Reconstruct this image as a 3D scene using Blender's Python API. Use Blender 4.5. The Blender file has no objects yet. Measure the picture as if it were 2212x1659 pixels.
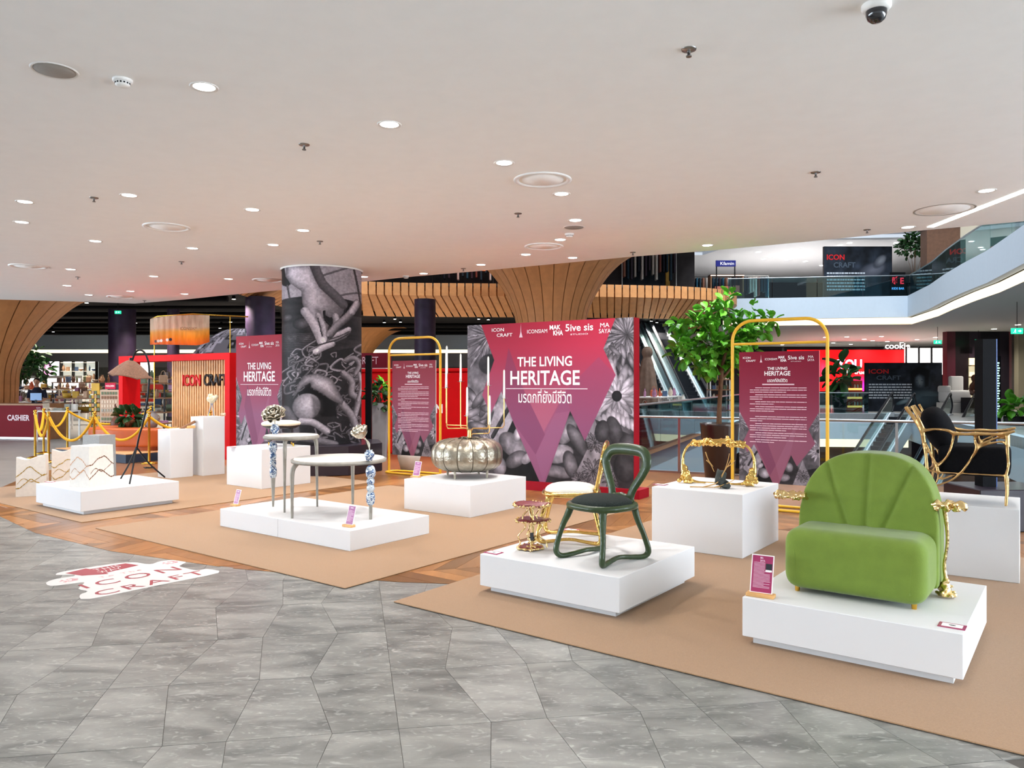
import bpy, bmesh, math, random
import numpy as np
from mathutils import Vector, Matrix, noise as mnoise
random.seed(7)
SC = bpy.context.scene
COL = SC.collection
PI = math.pi

# ------------------------------------------------------------------ camera
FPX = 1645.0                       # focal length in pixels of the 2212 px wide frame
CAMZ = 1.6
cam = bpy.data.cameras.new('camera')
cam.sensor_width = 36.0
cam.lens = 36.0 * FPX / 2212.0
cam.clip_start = 0.05
cam.clip_end = 300
cam_ob = bpy.data.objects.new('camera', cam)
COL.objects.link(cam_ob)
cam_ob.location = (0, 0, CAMZ)
cam_ob.rotation_euler = (PI / 2, 0, 0)
SC.camera = cam_ob

# ------------------------------------------------------------------ world, daylight, exposure
SC.view_settings.view_transform = 'Standard'
SC.view_settings.look = 'None'
SC.view_settings.gamma = 1.0
SC.view_settings.use_curve_mapping = False
SC.view_settings.exposure = 0.13
world = bpy.data.worlds.new('world')
SC.world = world
world.use_nodes = True
world.node_tree.nodes['Background'].inputs[0].default_value = (0.80, 0.86, 1.0, 1)
world.node_tree.nodes['Background'].inputs[1].default_value = 0.28

CEIL = 3.72


def area_light(name, loc, rot, sx, sy, power, col):
    l = bpy.data.lights.new(name, 'AREA')
    l.shape = 'RECTANGLE'
    l.size, l.size_y, l.energy, l.color = sx, sy, power, col
    o = bpy.data.objects.new(name, l)
    o.location, o.rotation_euler = loc, rot
    COL.objects.link(o)
    return o


# daylight of the atrium roof light, high above the void
area_light('atrium_skylight_offscreen', (12, 27, 24.0), (0, 0, 0), 20, 24, 14500, (0.84, 0.93, 1.0))


# daylight of the far left side and of the open atrium side to the right
area_light('window_left_offscreen', (-24.3, 6.0, 2.0), (PI / 2, 0, -PI / 2), 25, 3.4, 4600, (0.84, 0.92, 1.0))

area_light('atrium_right_offscreen', (13.3, -0.5, 2.0), (PI / 2, 0, PI / 2), 12.5, 3.4, 2300, (0.86, 0.93, 1.0))


def spot_light(name, loc, power, size=1.9, blend=0.6, col=(1, 0.975, 0.95), r=0.05, rot=(0, 0, 0)):
    l = bpy.data.lights.new(name, 'SPOT')
    l.energy, l.color, l.spot_size, l.spot_blend, l.shadow_soft_size = power, col, size, blend, r
    o = bpy.data.objects.new(name, l)
    o.location = loc
    o.rotation_euler = rot
    COL.objects.link(o)
    return o


# ------------------------------------------------------------------ helpers
def U(px, py, z=0.0):
    """where a sight line of the photograph meets the level z (layout of the real place)"""
    y = FPX * (CAMZ - z) / (py - 829.5)
    return ((px - 1106) / FPX * y, y)


def D(px, py, y):
    """point of a sight line at distance y"""
    return Vector(((px - 1106) / FPX * y, y, CAMZ - (py - 829.5) / FPX * y))


def S(r, g, b):
    def f(c):
        c /= 255.0
        return c / 12.92 if c <= 0.04045 else ((c + 0.055) / 1.055) ** 2.4
    return (f(r), f(g), f(b), 1.0)


MATS = {}


def mat(name, rgb, rough=0.5, metal=0.0, bump=0.0, bscale=60.0, var=0.0, vscale=6.0, emit=0.0,
        sheen=0.0, coat=0.0, spec=0.32, trans=0.0, island=0.0, stretch=None, ecol=None):
    """one procedural material: noise-varied colour, fine relief"""
    if name in MATS:
        return MATS[name]
    m = bpy.data.materials.new(name)
    m.use_nodes = True
    nt = m.node_tree
    b = nt.nodes['Principled BSDF']
    col = rgb if len(rgb) == 4 else (*rgb, 1)
    b.inputs['Base Color'].default_value = col
    b.inputs['Roughness'].default_value = rough
    b.inputs['Metallic'].default_value = metal
    b.inputs['Specular IOR Level'].default_value = spec
    if sheen:
        b.inputs['Sheen Weight'].default_value = sheen
        b.inputs['Sheen Roughness'].default_value = 0.4
    if coat:
        b.inputs['Coat Weight'].default_value = coat
        b.inputs['Coat Roughness'].default_value = 0.08
    if trans:
        b.inputs['Transmission Weight'].default_value = trans
    if emit:
        b.inputs['Emission Color'].default_value = ecol if ecol else col
        b.inputs['Emission Strength'].default_value = emit
    L = nt.links
    tc = nt.nodes.new('ShaderNodeTexCoord')
    src = tc.outputs['Object']
    if stretch:
        mp = nt.nodes.new('ShaderNodeMapping')
        mp.inputs['Scale'].default_value = stretch
        L.new(src, mp.inputs['Vector'])
        src = mp.outputs['Vector']
    if var or island:
        n = nt.nodes.new('ShaderNodeTexNoise')
        n.inputs['Scale'].default_value = vscale
        n.inputs['Detail'].default_value = 6
        L.new(src, n.inputs['Vector'])
        mr = nt.nodes.new('ShaderNodeMapRange')
        mr.inputs['From Min'].default_value = 0.25
        mr.inputs['From Max'].default_value = 0.75
        mr.inputs['To Min'].default_value = 1 - var
        mr.inputs['To Max'].default_value = 1 + var
        L.new(n.outputs['Fac'], mr.inputs['Value'])
        val = mr.outputs['Result']
        if island:
            oi = nt.nodes.new('ShaderNodeObjectInfo')
            mr2 = nt.nodes.new('ShaderNodeMapRange')
            mr2.inputs['To Min'].default_value = 1 - island
            mr2.inputs['To Max'].default_value = 1 + island
            L.new(oi.outputs['Random'], mr2.inputs['Value'])
            mu = nt.nodes.new('ShaderNodeMath')
            mu.operation = 'MULTIPLY'
            L.new(val, mu.inputs[0])
            L.new(mr2.outputs['Result'], mu.inputs[1])
            val = mu.outputs[0]
        vm = nt.nodes.new('ShaderNodeVectorMath')
        vm.operation = 'SCALE'
        vm.inputs[0].default_value = col[:3]
        L.new(val, vm.inputs['Scale'])
        L.new(vm.outputs['Vector'], b.inputs['Base Color'])
    if bump:
        n2 = nt.nodes.new('ShaderNodeTexNoise')
        n2.inputs['Scale'].default_value = bscale
        n2.inputs['Detail'].default_value = 4
        L.new(src, n2.inputs['Vector'])
        bp = nt.nodes.new('ShaderNodeBump')
        bp.inputs['Strength'].default_value = bump
        bp.inputs['Distance'].default_value = 0.01
        L.new(n2.outputs['Fac'], bp.inputs['Height'])
        L.new(bp.outputs['Normal'], b.inputs['Normal'])
    MATS[name] = m
    return m


def glass_mat(name, tint, gloss=0.12, rough=0.02):
    """thin architectural pane: tinted see-through plus mirror reflection"""
    if name in MATS:
        return MATS[name]
    m = bpy.data.materials.new(name)
    m.use_nodes = True
    nt = m.node_tree
    nt.nodes.remove(nt.nodes['Principled BSDF'])
    out = nt.nodes['Material Output']
    t = nt.nodes.new('ShaderNodeBsdfTransparent')
    t.inputs['Color'].default_value = (*tint, 1)
    g = nt.nodes.new('ShaderNodeBsdfGlossy')
    g.inputs['Roughness'].default_value = rough
    lw = nt.nodes.new('ShaderNodeLayerWeight')
    lw.inputs['Blend'].default_value = 0.3
    mr = nt.nodes.new('ShaderNodeMapRange')
    mr.inputs['To Min'].default_value = gloss * 0.5
    mr.inputs['To Max'].default_value = min(1, gloss * 5)
    nt.links.new(lw.outputs['Fresnel'], mr.inputs['Value'])
    mx = nt.nodes.new('ShaderNodeMixShader')
    nt.links.new(mr.outputs['Result'], mx.inputs['Fac'])
    nt.links.new(t.outputs[0], mx.inputs[1])
    nt.links.new(g.outputs[0], mx.inputs[2])
    nt.links.new(mx.outputs[0], out.inputs['Surface'])
    MATS[name] = m
    return m


def print_mat(name, rough=0.6, emit=0.0):
    """flat print: colour stored on the surface"""
    if name in MATS:
        return MATS[name]
    m = bpy.data.materials.new(name)
    m.use_nodes = True
    nt = m.node_tree
    b = nt.nodes['Principled BSDF']
    b.inputs['Roughness'].default_value = rough
    b.inputs['Specular IOR Level'].default_value = 0.15
    a = nt.nodes.new('ShaderNodeVertexColor')
    a.layer_name = 'print'
    nt.links.new(a.outputs['Color'], b.inputs['Base Color'])
    if emit:
        nt.links.new(a.outputs['Color'], b.inputs['Emission Color'])
        b.inputs['Emission Strength'].default_value = emit
        b.inputs['Base Color'].default_value = (0, 0, 0, 1)
    MATS[name] = m
    return m


class MB:
    """collects shapes and links them as ONE mesh object"""

    def __init__(s):
        s.v, s.f, s.sm = [], [], []

    def add(s, vs, fs, smooth=False, M=None):
        o = len(s.v)
        if M is not None:
            vs = [M @ Vector(p) for p in vs]
        s.v += [tuple(p) for p in vs]
        s.f += [tuple(i + o for i in f) for f in fs]
        s.sm += [smooth] * len(fs)
        return s

    def box(s, x0, x1, y0, y1, z0, z1, M=None):
        vs = [(x0, y0, z0), (x1, y0, z0), (x1, y1, z0), (x0, y1, z0),
              (x0, y0, z1), (x1, y0, z1), (x1, y1, z1), (x0, y1, z1)]
        return s.add(vs, [(3, 2, 1, 0), (4, 5, 6, 7), (0, 1, 5, 4), (1, 2, 6, 5), (2, 3, 7, 6), (3, 0, 4, 7)], False, M)

    def rbox(s, x0, x1, y0, y1, z0, z1, r, seg=2, M=None):
        bm = bmesh.new()
        bmesh.ops.create_cube(bm, size=1)
        for v in bm.verts:
            v.co = Vector(((x0 + x1) / 2 + v.co.x * (x1 - x0), (y0 + y1) / 2 + v.co.y * (y1 - y0), (z0 + z1) / 2 + v.co.z * (z1 - z0)))
        bmesh.ops.bevel(bm, geom=list(bm.edges) + list(bm.verts), offset=r, segments=seg, affect='EDGES', profile=0.5)
        return s.bm(bm, seg > 2, M)

    def bm(s, bm, smooth=False, M=None):
        bm.verts.index_update()
        vs = [v.co.copy() for v in bm.verts]
        fs = [tuple(v.index for v in f.verts) for f in bm.faces]
        bm.free()
        return s.add(vs, fs, smooth, M)

    def prism(s, poly, z0, z1, M=None, smooth=False):
        n = len(poly)
        vs = [(p[0], p[1], z0) for p in poly] + [(p[0], p[1], z1) for p in poly]
        fs = [tuple(range(n - 1, -1, -1)), tuple(range(n, 2 * n))]
        fs += [(i, (i + 1) % n, n + (i + 1) % n, n + i) for i in range(n)]
        return s.add(vs, fs, smooth, M)

    def grid(s, fn, nu, nv, cu=False, cv=False, smooth=True, M=None):
        vs = []
        for j in range(nv if cv else nv + 1):
            for i in range(nu if cu else nu + 1):
                vs.append(fn(i / nu, j / nv))
        w = nu if cu else nu + 1
        h = nv if cv else nv + 1
        fs = []
        for j in range(nv):
            for i in range(nu):
                a, b_ = i, (i + 1) % w
                c, d = j, (j + 1) % h
                fs.append((c * w + a, c * w + b_, d * w + b_, d * w + a))
        return s.add(vs, fs, smooth, M)

    def lathe(s, prof, n=24, c=(0, 0, 0), smooth=True, M=None, cap=True):
        vs = []
        for r, z in prof:
            for i in range(n):
                a = 2 * PI * i / n
                vs.append((c[0] + r * math.cos(a), c[1] + r * math.sin(a), c[2] + z))
        fs = []
        for j in range(len(prof) - 1):
            for i in range(n):
                fs.append((j * n + i, j * n + (i + 1) % n, (j + 1) * n + (i + 1) % n, (j + 1) * n + i))
        s.add(vs, fs, smooth, M)
        if cap:
            k = (len(prof) - 1) * n
            s.add(vs[:n], [tuple(range(n - 1, -1, -1))], False, M)
            s.add(vs[k:], [tuple(range(n))], False, M)
        return s

    def cyl(s, x, y, z0, z1, r0, r1=None, n=16, smooth=True, M=None):
        return s.lathe([(r0, z0), (r0 if r1 is None else r1, z1)], n, (x, y, 0), smooth, M)

    def tube(s, pts, r, n=8, closed=False, M=None, smooth=True, cap=True):
        P = [Vector(p) for p in pts]
        k = len(P)
        R = r if isinstance(r, (list, tuple)) else [r] * k
        T = []
        for i in range(k):
            a = P[(i - 1) % k] if (closed or i > 0) else P[i]
            b = P[(i + 1) % k] if (closed or i < k - 1) else P[i]
            t = (b - a)
            T.append(t.normalized() if t.length > 1e-9 else Vector((0, 0, 1)))
        up = Vector((0, 0, 1)) if abs(T[0].z) < 0.9 else Vector((1, 0, 0))
        N = [(up - T[0] * up.dot(T[0])).normalized()]
        for i in range(1, k):
            q = N[-1] - T[i] * N[-1].dot(T[i])
            N.append(q.normalized() if q.length > 1e-6 else N[-1])
        vs = []
        for i in range(k):
            B = T[i].cross(N[i])
            for j in range(n):
                a = 2 * PI * j / n
                vs.append(P[i] + (N[i] * math.cos(a) + B * math.sin(a)) * R[i])
        fs = []
        for i in range(k if closed else k - 1):
            i2 = (i + 1) % k
            for j in range(n):
                fs.append((i * n + j, i * n + (j + 1) % n, i2 * n + (j + 1) % n, i2 * n + j))
        s.add(vs, fs, smooth, M)
        if cap and not closed:
            s.add(vs[:n], [tuple(range(n - 1, -1, -1))], False, M)
            s.add(vs[-n:], [tuple(range(n))], False, M)
        return s

    def ball(s, c, rx, ry=None, rz=None, nu=16, nv=10, M=None, e=1.0):
        ry = rx if ry is None else ry
        rz = rx if rz is None else rz

        def sg(v):
            return math.copysign(abs(v) ** e, v)

        def fn(u, v):
            a, b = 2 * PI * u, -PI / 2 + PI * v
            return (c[0] + rx * sg(math.cos(b)) * sg(math.cos(a)), c[1] + ry * sg(math.cos(b)) * sg(math.sin(a)), c[2] + rz * sg(math.sin(b)))
        return s.grid(fn, nu, nv, cu=True, M=M)

    def nugget(s, c, r, seed=0, M=None, sub=1, amp=0.35):
        bm = bmesh.new()
        bmesh.ops.create_icosphere(bm, subdivisions=sub, radius=1)
        for v in bm.verts:
            k = 1 + amp * mnoise.noise(v.co * 1.7 + Vector((seed * 3.1, seed * 1.7, 0)))
            v.co = Vector(c) + v.co * r * k
        return s.bm(bm, True, M)

    def build(s, name, material, parent=None, loc=None, rz=None, kind=None):
        me = bpy.data.meshes.new(name)
        me.from_pydata(s.v, [], s.f)
        me.polygons.foreach_set('use_smooth', s.sm)
        me.materials.append(material)
        me.update()
        return link(name, me, parent, loc, rz, kind)

    def soft(s, name, material, parent=None, voxel=0.012, it=6, loc=None, rz=None):
        """weld the collected shapes into one smooth continuous skin"""
        me = bpy.data.meshes.new('tmp')
        me.from_pydata(s.v, [], s.f)
        o = bpy.data.objects.new('tmp', me)
        COL.objects.link(o)
        r = o.modifiers.new('r', 'REMESH')
        r.mode = 'VOXEL'
        r.voxel_size = voxel
        if it:
            q = o.modifiers.new('s', 'SMOOTH')
            q.iterations = it
            q.factor = 0.5
        dg = bpy.context.evaluated_depsgraph_get()
        me2 = bpy.data.meshes.new_from_object(o.evaluated_get(dg))
        bpy.data.objects.remove(o)
        bpy.data.meshes.remove(me)
        me2.name = name
        me2.polygons.foreach_set('use_smooth', [True] * len(me2.polygons))
        me2.materials.clear()
        me2.materials.append(material)
        return link(name, me2, parent, loc, rz)


def link(name, me, parent=None, loc=None, rz=None, kind=None):
    o = bpy.data.objects.new(name, me)
    COL.objects.link(o)
    if parent is not None:
        o.parent = parent
    if loc is not None:
        o.location = loc
    if rz is not None:
        o.rotation_euler = (0, 0, rz)
    if kind:
        o['kind'] = kind
    return o


def thing(name, label, cat, loc=(0, 0, 0), rz=0.0, group=None):
    o = bpy.data.objects.new(name, None)
    o.empty_display_size = 0.1
    COL.objects.link(o)
    o.location = loc if len(loc) == 3 else (loc[0], loc[1], 0)
    o.rotation_euler = (0, 0, rz)
    return tag(o, label, cat, group)


def tag(o, label, cat, group=None):
    o['label'] = label
    o['category'] = cat
    if group:
        o['group'] = group
    return o


def struct(o):
    o['kind'] = 'structure'
    return o


def dup(root, loc, rz=None, label=None):
    """copy of a thing with copies of its parts and sub-parts (mesh data shared)"""
    r = root.copy()
    COL.objects.link(r)
    r.location = loc
    if rz is not None:
        r.rotation_euler = (0, 0, rz)
    if label:
        r['label'] = label
    for ch in list(root.children):
        c = ch.copy()
        COL.objects.link(c)
        c.parent = r
        for g in list(ch.children):
            d = g.copy()
            COL.objects.link(d)
            d.parent = c
    return r


def MX(loc=(0, 0, 0), rz=0.0, rx=0.0, ry=0.0, sc=None):
    m = Matrix.Translation(loc) @ Matrix.Rotation(rz, 4, 'Z') @ Matrix.Rotation(ry, 4, 'Y') @ Matrix.Rotation(rx, 4, 'X')
    if sc:
        m = m @ Matrix.Diagonal((*sc, 1))
    return m


def spline(pts, n=6, closed=False):
    """Catmull-Rom through points (tuples of any length)"""
    P = [np.array(p, float) for p in pts]
    k = len(P)
    out = []
    for i in range(k if closed else k - 1):
        p1, p2 = P[i], P[(i + 1) % k]
        p0 = P[i - 1] if (closed or i > 0) else p1
        p3 = P[(i + 2) % k] if (closed or i + 2 < k) else p2
        for j in range(n):
            t = j / n
            out.append(tuple(0.5 * ((2 * p1) + (-p0 + p2) * t + (2 * p0 - 5 * p1 + 4 * p2 - p3) * t * t + (-p0 + 3 * p1 - 3 * p2 + p3) * t ** 3)))
    if not closed:
        out.append(tuple(P[-1]))
    return out


def stube(mb, pts, n=6, seg=8, closed=False, M=None):
    """tube along a spline through (x, y, z, radius) points"""
    q = spline(pts, n, closed)
    return mb.tube([p[:3] for p in q], [p[3] for p in q], seg, closed, M)


_TXT = {}


def text_mesh(body, bold=0.0, sp=1.0):
    key = (body, bold, sp)
    if key in _TXT:
        return _TXT[key]
    cu = bpy.data.curves.new('t', 'FONT')
    cu.body = body
    cu.size = 1.0
    cu.offset = bold
    cu.space_character = sp
    cu.resolution_u = 3
    o = bpy.data.objects.new('t', cu)
    COL.objects.link(o)
    dg = bpy.context.evaluated_depsgraph_get()
    dg.update()
    me = bpy.data.meshes.new_from_object(o.evaluated_get(dg))
    bpy.data.objects.remove(o)
    bpy.data.curves.remove(cu)
    co = np.array([v.co[:] for v in me.vertices]) if len(me.vertices) else np.zeros((1, 3))
    mn, mx = co.min(0), co.max(0)
    _TXT[key] = (me, mn, mx)
    return _TXT[key]


def lettering(name, body, w, h, material, parent, M, bold=0.0, th=0.0, sp=1.0, keep=False):
    """text fitted to w x h, centred on the local origin of M, lying in M's xy plane"""
    me0, mn, mx = text_mesh(body, bold, sp)
    me = me0.copy()
    me.name = name
    sx = w / max(1e-6, mx[0] - mn[0])
    sy = h / max(1e-6, mx[1] - mn[1])
    if keep:
        sx = sy = min(sx, sy)
    c = (mn + mx) / 2
    T = M @ Matrix.Diagonal((sx, sy, 1, 1)) @ Matrix.Translation((-c[0], -c[1], 0))
    me.transform(T)
    me.materials.clear()
    me.materials.append(material)
    if th:
        bm = bmesh.new()
        bm.from_mesh(me)
        nrm = (M.to_3x3() @ Vector((0, 0, 1))).normalized()
        r = bmesh.ops.extrude_face_region(bm, geom=list(bm.faces))
        bmesh.ops.translate(bm, verts=[e for e in r['geom'] if isinstance(e, bmesh.types.BMVert)], vec=nrm * th)
        bm.to_mesh(me)
        bm.free()
    return link(name, me, parent)


# upright plane: local x to the right, local y up, facing -Y of the parent
def UP(x, y, z):
    return Matrix.Translation((x, y, z)) @ Matrix.Rotation(PI / 2, 4, 'X')


# ------------------------------------------------------------------ print painter (numpy)
class Paint:
    def __init__(s, w, h, base):
        s.w, s.h = w, h
        s.a = np.ones((h, w, 3)) * np.array(base, float)
        s.Y, s.X = np.mgrid[0:h, 0:w]
        s.X = (s.X + 0.5) / w
        s.Y = (s.Y + 0.5) / h
        s.asp = w / h

    def sd(s, pts):
        """signed distance (fraction of height, + inside) to a polygon given in 0..1 coordinates, y up"""
        P = np.array(pts, float)
        X, Y = s.X * s.asp, s.Y
        P = P * np.array([s.asp, 1.0])
        d = np.full(X.shape, 1e9)
        ins = np.zeros(X.shape, bool)
        n = len(P)
        for i in range(n):
            a, b = P[i], P[(i + 1) % n]
            e = b - a
            wx, wy = X - a[0], Y - a[1]
            t = np.clip((wx * e[0] + wy * e[1]) / max(1e-12, e @ e), 0, 1)
            d = np.minimum(d, (wx - e[0] * t) ** 2 + (wy - e[1] * t) ** 2)
            c = ((a[1] > Y) != (b[1] > Y))
            with np.errstate(divide='ignore', invalid='ignore'):
                xi = a[0] + (Y - a[1]) / (b[1] - a[1] if b[1] != a[1] else 1e-12) * e[0]
            ins ^= c & (X < xi)
        d = np.sqrt(d)
        return np.where(ins, d, -d)

    def mix(s, m, col):
        m = np.clip(m, 0, 1)[..., None]
        s.a = s.a * (1 - m) + np.array(col, float) * m if not isinstance(col, np.ndarray) or col.ndim < 3 else s.a * (1 - m) + col * m

    def poly(s, pts, col, soft=0.004, op=1.0):
        s.mix(np.clip(s.sd(pts) / soft + 0.5, 0, 1) * op, col)

    def round(s, pts, dark, light, depth=0.06, soft=0.004, lx=-0.3, ly=0.4, pw=0.7, clip=None):
        """a rounded body: lighter away from its rim and towards a light side"""
        d = s.sd(pts)
        P = np.array(pts)
        cx, cy = P.mean(0)
        k = np.clip(d / depth, 0, 1) ** pw
        k = np.clip(k * (0.75 + lx * (s.X - cx) * s.asp / (depth * 4) + ly * (s.Y - cy) / (depth * 4)), 0, 1)
        c = np.array(dark)[None, None] * (1 - k[..., None]) + np.array(light)[None, None] * k[..., None]
        m = np.clip(d / soft + 0.5, 0, 1)
        if clip is not None:
            m = m * clip
        s.mix(m, c)

    def ell(s, cx, cy, rx, ry, ang, dark, light, clip=None, soft=0.08, pw=0.6):
        X, Y = (s.X - cx) * s.asp, s.Y - cy
        c, sn = math.cos(ang), math.sin(ang)
        a = (X * c + Y * sn) / rx
        b = (-X * sn + Y * c) / ry
        r = np.sqrt(a * a + b * b)
        k = np.clip(1 - r, 0, 1) ** pw
        k = np.clip(k * (1 + 0.5 * a), 0, 1)
        col = np.array(dark)[None, None] * (1 - k[..., None]) + np.array(light)[None, None] * k[..., None]
        m = np.clip((1 - r) / soft, 0, 1)
        if clip is not None:
            m = m * clip
        s.mix(m, col)

    def flower(s, cx, cy, R, n, dark, light, rings=3, wid=0.16, clip=None, rnd=None, heart=None):
        rnd = rnd or random.Random(int(cx * 991 + cy * 77))
        for q in range(rings):
            rr = R * (1 - 0.27 * q)
            m = max(5, int(n * (1 - 0.15 * q)))
            for i in range(m):
                a = 2 * PI * (i + 0.5 * q) / m + rnd.uniform(-0.12, 0.12)
                L = rr * rnd.uniform(0.42, 0.55)
                f = rnd.uniform(0.75, 1.1)
                s.ell(cx + math.cos(a) * L / s.asp, cy + math.sin(a) * L, L, rr * wid * rnd.uniform(0.8, 1.2), a,
                      np.array(dark) * f, np.array(light) * f, clip)
        if heart is not None:
            s.ell(cx, cy, R * 0.16, R * 0.16, 0, np.array(heart) * 0.6, heart, clip)

    def stroke(s, pts, w, dark, light, clip=None):
        P = spline(pts, 5)
        X, Y = s.X * s.asp, s.Y
        best = np.full(X.shape, 1e9)
        side = np.zeros(X.shape)
        for a, b in zip(P[:-1], P[1:]):
            ax, ay, bx, by = a[0] * s.asp, a[1], b[0] * s.asp, b[1]
            ex, ey = bx - ax, by - ay
            t = np.clip(((X - ax) * ex + (Y - ay) * ey) / max(1e-12, ex * ex + ey * ey), 0, 1)
            d = np.hypot(X - ax - ex * t, Y - ay - ey * t)
            sg = np.sign(ex * (Y - ay) - ey * (X - ax))
            u = d < best
            best = np.where(u, d, best)
            side = np.where(u, sg, side)
        q = best / w
        k = np.clip(1 - q * q, 0, 1) ** 0.5 * np.clip(0.7 + 0.5 * side * q, 0, 1)
        col = np.array(dark)[None, None] * (1 - k[..., None]) + np.array(light)[None, None] * k[..., None]
        m = np.clip((1 - q) / 0.15, 0, 1)
        if clip is not None:
            m = m * clip
        s.mix(m, col)

    def noise(s, amp, fx, fy, seed=0, clip=None, octv=3):
        rs = np.random.RandomState(seed)
        n = np.zeros((s.h, s.w))
        for o in range(octv):
            gx, gy = max(2, int(fx * 2 ** o)), max(2, int(fy * 2 ** o))
            g = rs.rand(gy + 2, gx + 2)
            x, y = s.X * gx, s.Y * gy
            xi, yi = x.astype(int), y.astype(int)
            xf, yf = x - xi, y - yi
            xf, yf = xf * xf * (3 - 2 * xf), yf * yf * (3 - 2 * yf)
            n += (g[yi, xi] * (1 - xf) * (1 - yf) + g[yi, xi + 1] * xf * (1 - yf) + g[yi + 1, xi] * (1 - xf) * yf + g[yi + 1, xi + 1] * xf * yf - 0.5) / 1.7 ** o
        m = 1.0 if clip is None else np.clip(clip, 0, 1)
        s.a = np.clip(s.a * (1 + amp * (n * m))[..., None], 0, 255)

    def build(s, name, parent, fn, material, kind=None):
        """put the painting on a surface fn(u, v) -> position as one coloured sheet"""
        w, h = s.w, s.h
        me = bpy.data.meshes.new(name)
        us, vs = np.linspace(0, 1, w + 1), np.linspace(0, 1, h + 1)
        uu, vv = np.meshgrid(us, vs)
        co = fn(uu.ravel(), vv.ravel())
        idx = np.arange((w + 1) * (h + 1)).reshape(h + 1, w + 1)
        q = np.stack([idx[:-1, :-1], idx[:-1, 1:], idx[1:, 1:], idx[1:, :-1]], -1).reshape(-1, 4)
        me.vertices.add(len(co))
        me.vertices.foreach_set('co', co.astype(np.float32).ravel())
        me.loops.add(q.size)
        me.loops.foreach_set('vertex_index', q.astype(np.int32).ravel())
        me.polygons.add(len(q))
        me.polygons.foreach_set('loop_start', np.arange(0, q.size, 4, dtype=np.int32))
        me.polygons.foreach_set('use_smooth', np.ones(len(q), bool))
        me.update(calc_edges=True)
        ca = me.color_attributes.new('print', 'FLOAT_COLOR', 'CORNER')
        c = np.clip(s.a * (0.86 if material.name == 'banner_print' else 1.0), 0, 255) / 255.0
        c = np.where(c <= 0.04045, c / 12.92, ((c + 0.055) / 1.055) ** 2.4).reshape(-1, 1, 3)
        c = np.repeat(c, 4, 1)
        c4 = np.concatenate([c, np.ones(c.shape[:2] + (1,))], -1)
        ca.data.foreach_set('color', c4.astype(np.float32).ravel())
        me.materials.append(material)
        return link(name, me, parent, kind=kind)


def flat(w, z0, z1, y=0.0, x0=None):
    """upright flat sheet facing -Y of the parent"""
    a = -w / 2 if x0 is None else x0

    def fn(u, v):
        return np.stack([a + u * w, np.full_like(u, y), z0 + v * (z1 - z0)], -1)
    return fn


# shared directions of the place
RP = math.atan2(-0.600, 0.800)      # plinths and carpets
RB = math.atan2(-0.535, 0.845)      # display walls and arches
# ================================================================== the shell of the place
WHITE = mat('white_paint', S(246, 246, 244), 0.75, bump=0.05, bscale=180, var=0.015)
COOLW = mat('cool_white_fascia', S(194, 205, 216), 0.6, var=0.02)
BLACKC = mat('black_ceiling_paint', S(14, 12, 16), 0.8)
DARK = mat('dark_wall', S(34, 30, 36), 0.7, var=0.2)
SLATE = mat('slate_tile', S(140, 139, 136), 0.3, bump=0.12, bscale=35, var=0.0)


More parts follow.
